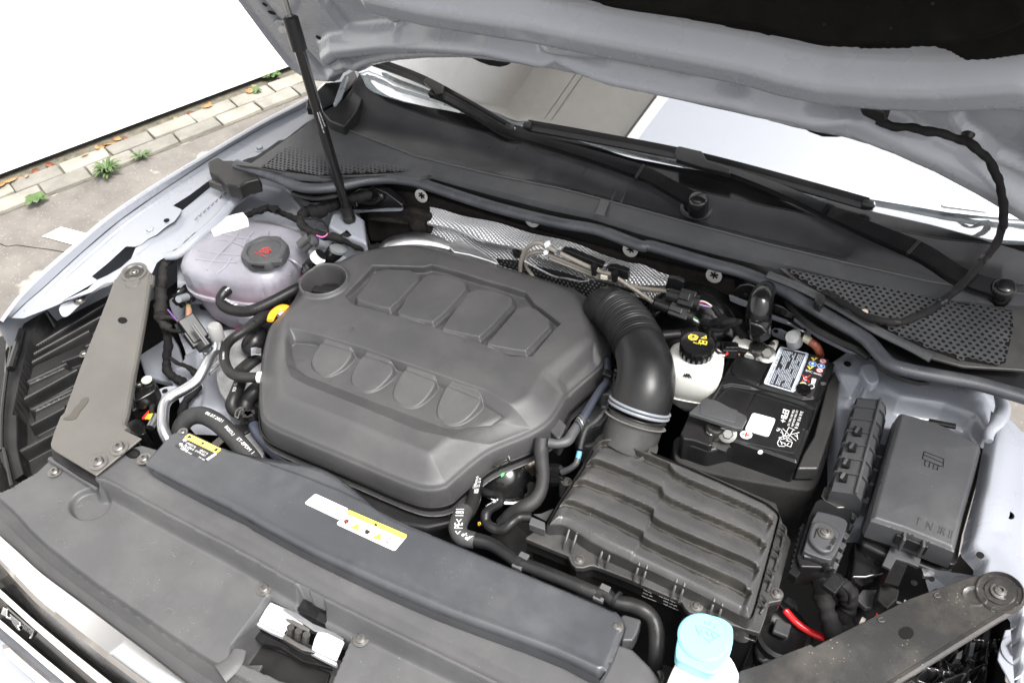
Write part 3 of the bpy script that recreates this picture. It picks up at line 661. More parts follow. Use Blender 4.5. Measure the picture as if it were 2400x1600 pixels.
hfield('inner_rail', *bb(rlp, .012), .0035, fnq, PNT, rt, snap=rlp)
disc('rail_hole', E4((2200, 1392))[0], .9262, .007, BLK, rt); disc('rail_hole', E5((1950, 392))[0], .9255, .005, BLK, rt); disc('rail_hole', (2365, 1207), .9262, .007, BLK, rt)
tube('rail_sealant', [W(q, .925) for q in E4((2120, 300), (2160, 420), (2110, 560), (2040, 640), (2030, 720))], [.008, .012, .012, .009, .006], PNT, rt, n=10)
prism('lamp_bracket_white', [W(p, .80) for p in E5((2180, 1075), (2230, 1070), (2420, 1130), (2420, 1640), (2300, 1640), (2230, 1568), (2110, 1350), (2115, 1300))], .004, PNT, rt, bevel=.002)
screw(E5((2300, 1290))[0], .8005, rt, HEXP, 'rail_bolt', s=1.9)
mk('wing_wall', [W((2160, 1330), .90), W((2300, 1350), .90), W((2330, 1460), .7), W((2200, 1460), .7)], [(0, 1, 2, 3)], PNT, rt, smooth=False)
# right headlamp housing
hr = part('headlamp', car)
hrp = np.array([W(p, .70) for p in E5((1100, 1640), (1500, 1350), (2000, 1050), (2160, 960), (2250, 1100), (2110, 1300), (2110, 1400), (2230, 1640))])
rb2 = [np.array([W(q, .71) for q in E5(*c)]) for c in (((1820, 1640), (1860, 1100)), ((1990, 1640), (2030, 1060)), ((1440, 1430), (1700, 1480)), ((1560, 1340), (1640, 1640)), ((1900, 1180), (2200, 1190)), ((1400, 1640), (2000, 1400)), ((2080, 1180), (2190, 1640)), ((1700, 1280), (1900, 1640)))]
def fn2(X, Y):
    d = sdf(hrp, X, Y); H = np.full(X.shape, .68) + .01 * np.sin(X * 60) * np.sin(Y * 50)
    for r in rb2: H = np.maximum(H, .68 + .035 * (1 - sm(pld(r, X, Y), .002, .005)))
    return H, d > 0
hfield('lamp_housing', *bb(hrp), .003, fn2, PLS, hr)
for c in (((1740, 1290), (1790, 1260), (1780, 1340), (1720, 1340)), ((1860, 1190), (1910, 1190), (1880, 1320), (1840, 1320))):
    prism('lamp_tab', [W(p, .725) for p in E5(*c)], .02, PLG, hr, bevel=.001)

# ================================================================ front trim panel, grille
dl = D2((-60, 800), (10, 795), (90, 755), (200, 690), (340, 612), (445, 520), (470, 500), (930, 780))
lipo = D5((-60, 125), (0, 188), (200, 368), (400, 548), (750, 808), (1100, 1072), (1400, 1297), (1730, 1555), (2100, 1838))   # outer edge of the soft lip
crs = D5((-40, -130), (100, 0), (250, 170), (400, 310), (650, 510), (900, 700), (1200, 905), (1500, 1110), (1800, 1310), (2080, 1480), (2352, 1620), (2700, 1820))
plate = [(-30, 1140), (2, 1152)] + D2((90, 755), (200, 690), (340, 612), (445, 520), (470, 490), (930, 780)) 
ridge = D2((890, 690), (950, 672), (1300, 870), (1700, 1085), (2352, 1445)) + D6((330, 470), (500, 560), (910, 800), (1500, 1095), (2091, 1375)) + [(1200, 1620), (1400, 1720)]
foot = D2((930, 785), (1150, 880), (1700, 1200), (2352, 1560)) + D6((530, 700), (850, 880), (1120, 1010), (2091, 1480)) + [(1180, 1640), (1350, 1720)]
TZ = .795
ridge = [tuple(q_) for q_ in chaikin(mono(ridge), 3, False)]; foot = [tuple(q_) for q_ in chaikin(mono(foot), 3, False)]
top_edge = D2((880, 640), (1000, 530), (1160, 430), (1200, 385), (1300, 365), (1420, 400)) + [(380, 1080), (700, 1200), (1100, 1370), (1480, 1520), (1520, 1560), (1600, 1680)]
ridw = np.array([W(p, .83) for p in ridge]); footw = np.array([W(p, TZ) for p in foot])
poly_shelf = np.array([W(p, .83) for p in (top_edge + ridge[::-1])])
poly_plate = np.array([W(p, TZ) for p in (plate[:2] + plate[2:] + foot[1:] + [(1500, 1800), (900, 1800)] + crs[::-1])])
slot = D6((620, 850), (680, 880), (850, 965), (915, 815), (1110, 900), (1118, 1010), (1080, 1080), (1300, 1200), (1080, 1700), (300, 1360), (318, 1260))
slotw = np.array([W(p, TZ) for p in slot]); dimp = W(D2((825, 900))[0], TZ)
crw = np.array([W(p, TZ) for p in crs])
def fnp(X, Y):
    dp = sdf(poly_plate, X, Y); ds = sdf(poly_shelf, X, Y); dr = pld(ridw, X, Y)
    H = np.where(ds > -.001, .830 - .010 * sm(dr, 0, .10) + .0025 * np.exp(-(dr / .004) ** 2), TZ)
    H = np.maximum(H, TZ + (.0335) * sm(ds, -.016, .001))
    H += .002 * np.sin(X * 9 + 1) * np.sin(Y * 14)
    q = np.hypot((X - dimp[0]) * 1.0, (Y - dimp[1]) * 1.25); H -= .012 * (1 - sm(q, .034, .040)); 
    sl_ = sdf(slotw, X, Y); H = np.where(ds < .0, H - .085 * sm(sl_, 0, .004), H)
    H = np.where(dp > -.002, H - .012 * (1 - sm(pld(crw, X, Y), 0, .007)), H)
    return H, ((dp > -.001) | (ds > -.014)) & (Y > -.80)
fp = hfield('front_trim_panel', (-.95, -.78), (.75, -.05), .0020, fnp, PLT, car)
for p in D2((505, 610)): screw(p, TZ + .001, fp)
for p in D6((590, 800), (1380, 1210)): screw(p, TZ + .001, fp)
place('shelf_screw', SCREW, W(D2((1310, 495))[0], .828), fp)
lathe('shelf_hole', W(D2((1222, 440))[0], .829), [(.014, -.001), (.0145, .0008)], BLK, fp, sy=.7)
lathe('shelf_hole', W(D2((1238, 450))[0], .8295), [(.008, 0), (.008, .002)], PLB, fp, sy=.7)
tube('panel_rib', [W(p, TZ + .006) for p in D2((460, 490), (700, 640), (905, 770))], .005, PLT, fp, n=8)
tube('panel_crease', [W(p, TZ - .001) for p in D6((390, 1295), (340, 1400), (230, 1490))], [.010, .014, .018], PLT, fp, n=10, flat=.3)
# dried water outlines, lint and grit on the panel
mk_ = mat('dried_mark', (.15, .145, .135), .8); gr_ = random.Random(4)
for k in range(22):
    u, v = gr_.uniform(60, 2100), gr_.uniform(0, 1000); p0 = D2((u * .75 + 60, v * .8 + 700))[0] if k % 2 else D6((gr_.uniform(-900, 300), gr_.uniform(350, 1000)))[0]
    if sdf(poly_plate, np.array([W(p0, TZ)[0]]), np.array([W(p0, TZ)[1]]))[0] < .012: continue
    a0, a1, R0 = gr_.uniform(0, 6), gr_.uniform(1.5, 5), gr_.uniform(4, 16)
    tube('dried_mark', [W((p0[0] + R0 * (1 + .3 * math.sin(3 * t)) * math.cos(a0 + t), p0[1] + R0 * .6 * math.sin(a0 + t * 1.1)), TZ + .0016 + .002 * math.sin(W(p0, TZ)[0] * 9 + 1) * math.sin(W(p0, TZ)[1] * 14)) for t in np.linspace(0, a1, 9)], gr_.choice([.00025, .0003, .0004]), mk_, fp, n=4, k=1)
# soft lip between panel and chrome
L0_ = np.array([W((p[0] + 3, p[1] - 5), TZ - .013) for p in crs]); L1_ = np.array([W((p[0] - 3, p[1] + 6), TZ - .010) for p in crs])
Lm = np.array([W(((a[0] * .45 + b[0] * .55), (a[1] * .45 + b[1] * .55)), TZ + .003) for a, b in zip(resample(np.array(crs), 10), resample(np.array(lipo), 10))])
L2_ = np.array([W(p, .778) for p in lipo]); L3_ = np.array([W((p[0] - 1, p[1] + 3), .760) for p in lipo])
band('panel_lip', [L0_, L1_, Lm, L2_, L3_], PLT, fp, n=80)
grl = part('grille', car)
def gp(pts, z): return np.array([W(p, z) for p in pts])
c1t = D5((-60, 140), (0, 200), (200, 380), (400, 560), (750, 820), (1100, 1085), (1400, 1310), (1730, 1568), (2100, 1850))
c1b = D5((-60, 370), (0, 430), (300, 725), (550, 940), (800, 1140), (1100, 1360), (1400, 1580), (1800, 1880))
c1c = D5((-60, 415), (0, 470), (300, 800), (550, 1010), (800, 1210), (1100, 1440), (1300, 1590), (1700, 1880))
band('chrome_strip', [gp(c1t, .772), gp([(p[0] - 2, p[1] + 3) for p in c1t], .776), gp(c1b, .762), gp(c1c, .745)], CHR, grl, n=70)
g1 = D5((-60, 460), (0, 520), (300, 860), (550, 1080), (800, 1280), (1050, 1470), (1190, 1568), (1500, 1800))
g2 = D5((-60, 640), (0, 690), (300, 960), (600, 1210), (800, 1370), (1050, 1568), (1300, 1760))
band('grille_slat', [gp(c1c, .743), gp(g1, .705), gp(g2, .675)], PLS, grl, n=60)
g3 = D5((-60, 720), (0, 775), (300, 1050), (600, 1310), (900, 1568), (1150, 1780))
band('chrome_strip', [gp(g2, .680), gp([(p[0] - 1, p[1] + 3) for p in g2], .684), gp(g3, .677)], CHR, grl, n=60)
g4 = D5((-60, 910), (0, 970), (200, 1140), (400, 1310), (720, 1568), (1000, 1780))
g5 = D5((-60, 1000), (0, 1055), (200, 1225), (400, 1400), (600, 1568), (850, 1780))
band('grille_slat', [gp(g3, .672), gp([(p[0], p[1] + 18) for p in g3], .63), gp(g4, .60)], PLS, grl, n=60)
band('chrome_strip', [gp(g4, .606), gp([(p[0] - 1, p[1] + 3) for p in g4], .61), gp(g5, .602)], CHR, grl, n=60)
g6 = D5((0, 1240), (60, 1310), (200, 1440), (350, 1568), (600, 1780)); g7 = D5((-20, 1180), (30, 1320), (120, 1430), (280, 1568), (500, 1780))
band('grille_slat', [gp(g5, .597), gp([(p[0] - 4, p[1] + 25) for p in g5], .55), gp(D5((20, 1120), (80, 1230), (250, 1390), (460, 1568), (700, 1780)), .53)], PLS, grl, n=60)
band('chrome_strip', [gp(D5((10, 1120), (75, 1235), (250, 1392), (460, 1570), (700, 1780)), .535), gp(D5((0, 1100), (45, 1290), (180, 1430), (340, 1568), (560, 1780)), .525)], CHR, grl, n=50)
mk('bumper', [W(p, .50) for p in D5((-300, 1000), (0, 1100), (45, 1290), (180, 1430), (340, 1568), (560, 1850), (-300, 1850))], [(6, 5, 4, 3, 2, 1, 0)], PNT, car, smooth=False)
# chrome badge: plate, shaped letter and the word
bdg = np.array(D5((95, 860), (335, 1085), (300, 1145), (190, 1060), (70, 960)))
bpn = (W(D5((180, 1000))[0], .655), (0, -.75, .66))
def pz(pts): return np.array([WP(p, *bpn) for p in pts])
nb = np.array(bpn[1]) / np.linalg.norm(bpn[1])
bd = prism('badge', pz(D5((200, 985), (220, 960), (335, 1078), (305, 1140), (205, 1070))), .006, PLS, grl, bevel=.0008, down=tuple(-nb))
prism('badge_letter', pz(D5((22, 930), (45, 862), (85, 885), (80, 950), (110, 960), (105, 925), (150, 960), (200, 1000), (205, 1040), (180, 1035), (200, 1075), (185, 1080), (130, 1010), (120, 985), (70, 965), (65, 950))) + nb * .004, .010, CHR, grl, bevel=.0012, down=tuple(-nb))
tube('badge_rim', pz(D5((90, 865), (200, 960), (335, 1080), (300, 1142))) + nb * .004, .0022, CHR, grl, n=8, cm=False)
text('-line', D5((205, 1045))[0], D5((300, 1118))[0], 0, CHR, grl, 'badge_word', plane=bpn, lift=.003, bold=.02)

# ================================================================ cowl, seal, windscreen
YW = W((1300, 345), 1.03); TH = math.radians(27)
GN = np.array([0, -math.sin(TH), math.cos(TH)]); GP = (YW, GN)
def G(p, lift=0.0): return WP(p, YW + GN * lift, GN)
L0c = C2((600, 140), (800, 200), (1000, 270), (1200, 350), (1400, 357), (1600, 325), (1800, 285), (2000, 272), (2200, 290), (2352, 330)) + C3((400, 185), (1000, 330), (1600, 480), (2352, 690)) + C4((400, 350), (900, 500), (1400, 650), (1700, 730), (1950, 830), (2150, 930), (2352, 1050)) + \
      C6((300, 1000), (600, 1170), (900, 1350), (1150, 1480)) + E4((1100, 0), (1300, 70), (1500, 110), (1900, 185), (2200, 270), (2400, 330))
L0c = mono(L0c); seal = [W(p, .985) for p in L0c]
sealo = tube('cowl_seal', seal, .0125, SEAL, car, n=16, k=3, flat=.8)
tube('seal_fold', [s_ + np.array([0, .012, -.012]) for s_ in seal], .007, PLB, sealo, n=8, k=3)
L1c = [(p[0] + 2, p[1] - 6) for p in L0c]
# polylines sampled left to right
L2c = V2((330, 1140), (500, 1195), (740, 1215), (900, 1200), (1150, 1195), (1450, 1225)) + C3((430, 20), (1000, 175), (1550, 315), (2352, 525)) + C4((350, 195), (1500, 520), (2100, 662)) + C6((160, 690), (800, 830), (1600, 985), (2000, 1025), (2420, 1045))
L3c = V2((745, 770), (800, 820), (900, 885), (1400, 1080), (1900, 1200), (2349, 1290)) + V3((450, 1265), (900, 1370), (1600, 1560)) + C6((0, 480), (700, 650), (1500, 830), (2000, 905), (2420, 945))
L4c = V2((1008, 512), (1050, 605), (1200, 710), (1500, 815), (1900, 925), (2100, 985), (2349, 1060)) + V3((250, 990), (600, 1075), (1200, 1230), (1650, 1335), (1900, 1390), (2200, 1450)) + C6((0, 140), (540, 250), (1290, 380), (1600, 440), (2080, 480), (2420, 492))
cw = part('cowl', car); L2c, L3c, L4c = mono(L2c), mono(L3c), mono(L4c)
A2 = gp(L2c, 1.0); A3 = gp(L3c, 1.008); A4 = np.array([G(p) for p in L4c])
A3b = A3 + np.array([0, .003, -.004])
A2s = resample(A2, 60); A3s = resample(A3, 60); A4s = resample(A4, 60)
mid = A3s * .6 + A4s * .4 + np.array([0, 0, -.022]); mid2 = A3s * .25 + A4s * .75 + np.array([0, 0, -.014])
band('cowl_face', [A2s + np.array([0, -.004, -.012]), A2s, A3s], PLG, cw, n=120)
band('cowl_trough', [A3s + np.array([0, .0015, -.002]), mid, mid2, A4s + np.array([0, -.004, 0]), A4s + np.array([0, 0, .003]), A4s + np.array([0, .004, -.004])], PLW, cw, n=120)
tube('cowl_edge_highlight', [q_ + np.array([0, 0, .0012]) for q_ in A3s], .0014, PLT, cw, n=6, k=2)  # lighter bead that puts the edge's bright highlight into colour
# channel between seal and face, widening into the grille areas at both ends
S0 = np.array(seal)
chan = [resample(S0 + np.array([0, .006, -.006]), 70), resample(S0 + np.array([0, .016, -.010]), 70)]
A2x = resample(np.concatenate([[W(V2((250, 1140))[0], .99)], A2]), 70)
band('cowl_channel', [chan[0], chan[1], chan[1] * .55 + A2x * .45 + np.array([0, 0, -.016]), A2x + np.array([0, -.003, -.010])], PLB, cw, n=120)
# end caps of the cowl: flat land around the perforated areas
lend = V2((150, 1130), (250, 1130), (690, 830), (750, 775), (800, 820), (1150, 1000), (1500, 1110), (1500, 1200), (1200, 1200), (930, 1210), (740, 1215), (480, 1190), (300, 1150))
prism('cowl_end', [W(p, 1.0) for p in lend], .006, PLD, cw, bevel=.002)
rend = C6((100, 690), (800, 850), (1600, 1010), (2300, 1060), (2450, 1080), (2450, 1640), (1800, 1600), (1500, 1520), (1150, 1340), (900, 1190), (650, 1020), (300, 850))
prism('cowl_end', [W(p, 1.001) for p in rend], .006, PLD, cw, bevel=.002)
tube('cowl_edge_roll', [W(p, .998) for p in C6((0, 760), (300, 880), (650, 1060), (1000, 1270), (1300, 1420), (1500, 1530))], .009, PLG, cw, n=10, flat=.7)
def perf(name, poly, z, pitch, r, parent, ang=0.0):
    pw = np.array([W(p, z) for p in poly]); 
    if area2(pw) < 0: pw = pw[::-1]
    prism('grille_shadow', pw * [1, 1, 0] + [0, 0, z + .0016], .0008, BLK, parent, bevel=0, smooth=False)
    lo, hi = bb(pw); V = []; F = []; ca, sa = math.cos(ang), math.sin(ang); c0 = pw.mean(0); R_ = 1.2 * max(hi[0] - lo[0], hi[1] - lo[1]) / 2; dy = pitch * math.sqrt(3) / 2
    cen = []
    for j in range(int(-R_ / dy) - 1, int(R_ / dy) + 2):
        for i in range(int(-R_ / pitch) - 1, int(R_ / pitch) + 2):
            x, y = i * pitch + (j % 2) * pitch / 2, j * dy; cen.append((c0[0] + x * ca - y * sa, c0[1] + x * sa + y * ca))
    cen = np.array(cen); keep = sdf(pw, cen[:, 0], cen[:, 1]) > pitch * .2; hr_ = pitch / math.sqrt(3); zt = z + .0035
    for (x, y) in cen[keep]:
        b = len(V)
        for k in range(12):
            a = ang + math.pi / 6 + k * math.pi / 6; q = hr_ if k % 2 == 0 else pitch / 2; V.append((x + q * math.cos(a), y + q * math.sin(a), zt))
        for k in range(12): a = ang + math.pi / 6 + k * math.pi / 6; V.append((x + r * math.cos(a), y + r * math.sin(a), zt))
        for k in range(12): a = ang + math.pi / 6 + k * math.pi / 6; V.append((x + r * math.cos(a), y + r * math.sin(a), zt - .0016))
        for k in range(12):
            j = (k + 1) % 12; F += [(b + k, b + j, b + 12 + j, b + 12 + k), (b + 12 + k, b + 12 + j, b + 24 + j, b + 24 + k)]
    return mk(name, V, F, PLG, parent, smooth=False)
perf('perforated_grille', V2((330, 1155), (700, 880), (800, 905), (1000, 985), (1200, 1075), (1420, 1160), (1300, 1190), (1150, 1195), (950, 1205), (740, 1215), (480, 1180)), 1.0, .0100, .0029, cw, .1)
perf('perforated_grille', C6((170, 710), (600, 800), (1000, 880), (1500, 985), (1800, 1030), (2240, 1095), (2250, 1250), (2180, 1568), (2100, 1600), (1750, 1545), (1450, 1440), (1150, 1310), (950, 1180), (690, 1000), (420, 890), (280, 810)), 1.001, .0112, .0033, cw, .06)
# join strap across the cowl and blind cover circle
prism('cowl_joint', [W(p, 1.012) for p in V3((905, 1365), (965, 1385), (930, 1485), (868, 1470))], .006, PLG, cw, bevel=.001)
tube('cowl_rib', [W(V3((975, 1385))[0], 1.010), W(V3((1010, 1310))[0], 1.0), W(V3((1045, 1262))[0], 1.005)], .0015, PLG, cw, n=6)
tube('cowl_rib', [W(V3((1040, 1400))[0], 1.010), W(V3((1080, 1320))[0], 1.0), W(V3((1108, 1270))[0], 1.005)], .0015, PLG, cw, n=6)
cc_ = W(V3((580, 1188))[0], .993); tube('cover_ring', [cc_ + np.array([.024 * math.cos(t), .024 * math.sin(t), .10 * .024 * math.sin(t)]) for t in np.linspace(0, 2 * math.pi, 25)], .0012, PLG, cw, n=6, k=1)
# side fin at the far left of the cowl
prism('cowl_fin', [W(p, 1.03) for p in V2((750, 770), (940, 660), (965, 570), (1010, 555), (1045, 640), (990, 760), (900, 870), (800, 830))], .03, PLB, cw, bevel=.004)
# rubber end piece at the left of the seal
ep = prism('cowl_end_bracket', [W(p, .985) for p in V1((1425, 1110), (1500, 1075), (1540, 1100), (1600, 1100), (1700, 1130), (1760, 1190), (1790, 1230), (1700, 1250), (1640, 1285), (1560, 1270), (1500, 1210), (1440, 1180))], .035, PLB, cw, bevel=.005, seg=3)
prism('cowl_end_step', [W(p, .965) for p in V1((1425, 1240), (1520, 1205), (1640, 1230), (1760, 1215), (1800, 1240), (1640, 1285), (1500, 1270))], .02, PLD, cw, bevel=.004)

# windscreen: frit band, glass, interior below
ws = part('windscreen', car)
up = lambda pts, k: [(p[0], p[1] - k) for p in pts]
g_lo = np.array([G(p, -.004) for p in L4c]); g_hi = g_lo + np.array([0, math.cos(TH), math.sin(TH)]) * .75
xs = np.linspace(-.60, .96, 70)
def curve(x): return -.10 * ((x - .07) / .9) ** 2
rows = []
lo_y = np.interp(xs, g_lo[:, 0], g_lo[:, 1])
for t in np.linspace(0, 1, 12): 
    base = np.stack([xs, lo_y, np.interp(xs, g_lo[:, 0], g_lo[:, 2])], 1) + t * .8 * np.array([0, math.cos(TH), math.sin(TH)]); rows.append(base)
loft('glass_pane', rows, GLS, ws, solid=.005)
frit = L4c[1:]; fh = V2((1130, 650), (1300, 700), (1500, 742), (1570, 752), (2040, 852), (2349, 915)) + V3((600, 960), (1100, 1085), (1440, 1150), (1750, 1200), (2100, 1300), (2349, 1390)) + C6((620, 60), (930, 172), (1500, 300), (2062, 465), (2420, 560))
FA = np.array([G(p, .0025) for p in frit]); FB = np.array([G(p, .0025) for p in mono(fh)])
band('frit_band', [resample(FA, 60), resample(FB, 60)], PLS, ws, n=90)
dashm = mat('dash_top', (.05, .048, .046), .6, bump=.3, var=.05)
prism('glass_white_bar', [G(p, .0012) for p in rrect(V4((1780, 1380), (2100, 1420), (2106, 1458), (1785, 1415)), .45)], .001, LBW, ws, bevel=0, down=tuple(-GN))  # white rounded bar laid flat on the glass
din = [r - GN * .09 + np.array([0, 0, -.02]) for r in rows[:9]]
loft('dashboard', din, dashm, ws)

# ================================================================ bonnet (open), seen from below
HA = math.radians(62)
HP0 = W((1100, 142), 1.21); HP0 = np.array([0.07, HP0[1], HP0[2]])
HX = np.array([1.0, 0, 0]); HV = np.array([0, -math.cos(HA), math.sin(HA)]); HN = np.cross(HX, HV)   # HN points out of the underside, at the viewer
def H2(pts, lift=0.0):
    out = []
    for p in pts:
        q = WP(p, HP0 + HN * lift, HN) - HP0; out.append((q @ HX, q @ HV))
    return np.array(out)
hood = part('bonnet', car)
hedge = V2((100, -90), (170, 0), (250, 110), (400, 310), (480, 410), (560, 480), (640, 530), (740, 560), (860, 566), (885, 520), (960, 480), (1030, 500), (1080, 470), (1150, 447), (1300, 418), (1500, 402), (1750, 400), (1900, 415), (2100, 440), (2349, 478)) + \
        V3((1000, 563), (1300, 622), (1440, 650), (1700, 715), (2100, 838), (2240, 875)) + V4((1100, 942), (1270, 990), (1500, 1075), (1700, 1150), (1900, 1245), (2100, 1350), (2349, 1475)) + [(2520, 585)]
he = H2(hedge); hetop = np.array([(1.3, he[-1][1]), (1.3, 1.05), (-1.0, 1.05), (-.98, he[0][1])])
hpoly = np.concatenate([he, hetop])
r1 = H2(mono(V2((810, 350), (870, 305), (1200, 265), (1500, 255), (1900, 275), (2349, 320)) + V3((500, 350), (1000, 470), (1500, 570), (2000, 680), (2349, 760)) + V4((800, 730), (1200, 850), (1500, 930), (1800, 1060), (2100, 1220), (2400, 1400))), .01)
v1 = H2(mono(V2((1310, 170), (1600, 180), (1900, 205), (2349, 290)) + V3((500, 280), (1000, 400), (1500, 500), (2000, 600)) + V4((400, 560), (800, 650), (1200, 740))))
r2 = H2(mono(V2((1150, -60), (1500, 20), (1900, 80), (2349, 150)) + V3((500, 130), (1000, 230), (1500, 320), (2000, 420)) + V4((400, 390), (700, 470), (1000, 530), (1400, 560), (1800, 570), (2349, 530))), .01)
v2 = H2(V4((1200, 770), (1500, 770), (1850, 770), (2100, 790), (2400, 830)))
rec = H2(V2((640, -140), (740, 0), (870, 165), (920, 213), (1312, 172), (1050, 40), (900, -140)))
rec2 = H2(V4((1830, 830), (1855, 770), (2100, 780), (2420, 830), (2420, 1180), (2150, 1080), (2020, 970), (1900, 910)))
lr = H2(V2((300, -60), (480, 160), (700, 400), (760, 470), (900, 480))); le = H2(V2((240, -60), (250, 70), (420, 290), (600, 455), (760, 540)))
edge_l = H2(hedge)
def fnhood(X, Y):
    d = sdf(hpoly, X, Y); H = .006 * np.ones(X.shape)
    b1 = pld(r1, X, Y); b2 = pld(r2, X, Y); H += .034 * (1 - sm(b1, .008, .036)) + .042 * (1 - sm(b2, .014, .058))
    H -= .020 * (1 - sm(pld(v1, X, Y), .003, .018)) + .018 * np.exp(-(pld(v2, X, Y) / .035) ** 2)
    H -= .016 * sm(sdf(rec, X, Y), 0, .010); H -= .02 * sm(sdf(rec2, X, Y), 0, .012)
    H -= .010 * np.exp(-(pld(lr, X, Y) / .008) ** 2)
    dd = pld(edge_l, X, Y); H = H - .012 * (1 - sm(dd, .0, .010)) + .008 * np.exp(-((dd - .022) / .007) ** 2)
    return H, d > -.006
hfield('bonnet_inner_skin', (he[:, 0].min() - .02, he[:, 1].min() - .02), (1.0, 1.05), .0042, fnhood, PNH, hood, fr=(HP0, HX, HV, HN), snap=hpoly)
# outer skin behind it
os_ = np.array([HP0 + HX * a + HV * b - HN * .03 for a, b in hpoly]); osk = prism('bonnet_outer_skin', os_, .004, PNT, hood, bevel=0, smooth=False, down=tuple(-HN))
pad = V3((500, -30), (560, 0), (900, 62), (905, 72), (1240, 122), (1500, 165), (1530, 172), (1720, 205), (1730, 215), (2060, 285), (2100, 285)) + V4((610, 285), (640, 285), (900, 340), (1010, 357), (1190, 362), (1215, 373), (1590, 368), (1600, 355), (1720, 356), (1800, 385), (1880, 440), (1940, 462), (2100, 460), (2349, 430)) + [(2600, 130)]
pu = H2(pad, .04); ppoly = np.concatenate([pu, [(.86, 1.0), (-.5, 1.0)]])
pr = H2(mono(V3((1000, 0), (1500, 70), (2000, 140), (2349, 225)) + V4((800, 220), (1000, 255), (1300, 245), (1600, 235), (1850, 240), (2050, 215), (2250, 140), (2349, 80))), .04)
def fnpad(X, Y):
    d = sdf(ppoly, X, Y); b = pld(pr, X, Y)
    up_ = np.where(Y > np.interp(X, pr[:, 0], pr[:, 1]), 1, 0)
    H = .040 + .010 * np.exp(-(b / .010) ** 2) - .020 * sm(b, 0, .05) * up_ - .004 * sm(b, 0, .05) * (1 - up_) + .002 * np.sin(X * 17) * np.sin(Y * 23)
    return H - .03 * (1 - sm(d, 0, .008)), d > -.003
hfield('bonnet_insulation_pad', (pu[:, 0].min() - .02, pu[:, 1].min() - .02), (.9, 1.0), .0035, fnpad, PAD, hood, fr=(HP0, HX, HV, HN), snap=ppoly)
def hz(p, lift): return WP(p, HP0 + HN * lift, HN)
for c in (V2((1770, 400), (1900, 412), (2050, 438), (2020, 455), (1970, 466), (1900, 455), (1830, 430)), V4((755, 838), (900, 880), (1110, 942), (1060, 948), (960, 945), (870, 912))):
    prism('bump_stop_lug', [hz(p, .012) for p in c], .02, PLB, hood, bevel=.002, down=tuple(-HN))
for p in V2((723, 260), (783, 388), (355, 32)): lathe('bonnet_hole', hz(p, .0075), [(.006, 0), (.006, .001)], BLK, hood, axis=HN, n=16)
lathe('bonnet_hole', hz(V2((403, 88))[0], .0075), [(.010, 0), (.010, .001)], BLK, hood, axis=HN, n=16, sy=.6)
prism('strut_plate', [hz(p, .011) for p in V2((385, 190), (430, 145), (520, 155), (600, 300), (560, 340), (450, 290))], .004, PNH, hood, bevel=.001, down=tuple(-HN))
tube('strut_ball', [hz(V2((475, 205))[0], .01), hz(V2((475, 205))[0], .05)], .008, STL, hood)
lathe('rubber_plug', hz(V4((1965, 925))[0], .012), [(.010, 0), (.007, .008)], PLB, hood, axis=HN, n=14)
# hinge cheeks seen at the left end of the bonnet
prism('hinge', [W(p, 1.06) for p in V2((905, 522), (928, 520), (905, 590), (880, 660), (842, 706), (822, 716), (850, 640), (870, 580))], .01, PNT, hood, bevel=.004)
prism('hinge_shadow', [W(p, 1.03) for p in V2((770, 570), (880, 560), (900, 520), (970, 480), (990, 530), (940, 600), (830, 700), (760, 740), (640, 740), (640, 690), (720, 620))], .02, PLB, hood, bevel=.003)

# gas strut
gst = thing('gas_strut', 'black gas strut holding up the open bonnet at the left side of the bay', 'gas strut', W((815, 505), .915))
bt = W((815, 500), .925); tp = hz((640, -95), .05)
def on_line(p):   # point of the 3D line bt-tp nearest to the viewing direction of p
    v = ray(p); v = v / np.linalg.norm(v); d = tp - bt; w0 = CAM - bt; A = np.array([[d @ d, -(d @ v)], [d @ v, -1.0]]); b = np.array([d @ w0, v @ w0]); return bt + d * np.linalg.solve(A, b)[0]
q = lambda u, v: on_line(V2((u, v))[0])
tube('strut_cylinder', [q(905, 1440), q(580, 330)], .0105, PLS, gst, n=20); tube('strut_sleeve', [q(590, 345), q(560, 240), q(512, 130), q(508, 118)], [.0148, .0148, .0148, .011], PLB, gst, n=20, cm=False)
tube('strut_rod', [q(515, 140), tp], .0050, SCR, gst, n=12)
tube('strut_collar', [q(513, 118), q(511, 108)], .0075, STL, gst, n=14)
tube('strut_end', [q(900, 1425), q(925, 1480)], [.0125, .0135], RUB, gst, n=18); lathe('strut_socket', q(940, 1500) , [(.002, -.014), (.012, -.008), (.0145, 0), (.010, .010), (.002, .013)], RUB, gst, axis=(.3, -.8, .3))
sd = (q(905, 1440) - q(580, 330)); sd /= np.linalg.norm(sd); vd = CAM - q(740, 840); vd -= sd * (vd @ sd); vd /= np.linalg.norm(vd)
pl_ = (q(740, 840) + vd * .0108, vd)
text('8R0048 E240N TAFZ1 AM', V2((712, 775))[0], V2((757, 915))[0], 0, PRW, gst, 'print', plane=pl_, h=.0024)
text('3G8.823.359 A 515', V2((727, 772))[0], V2((765, 870))[0], 0, PRW, gst, 'print', plane=pl_, h=.0020)

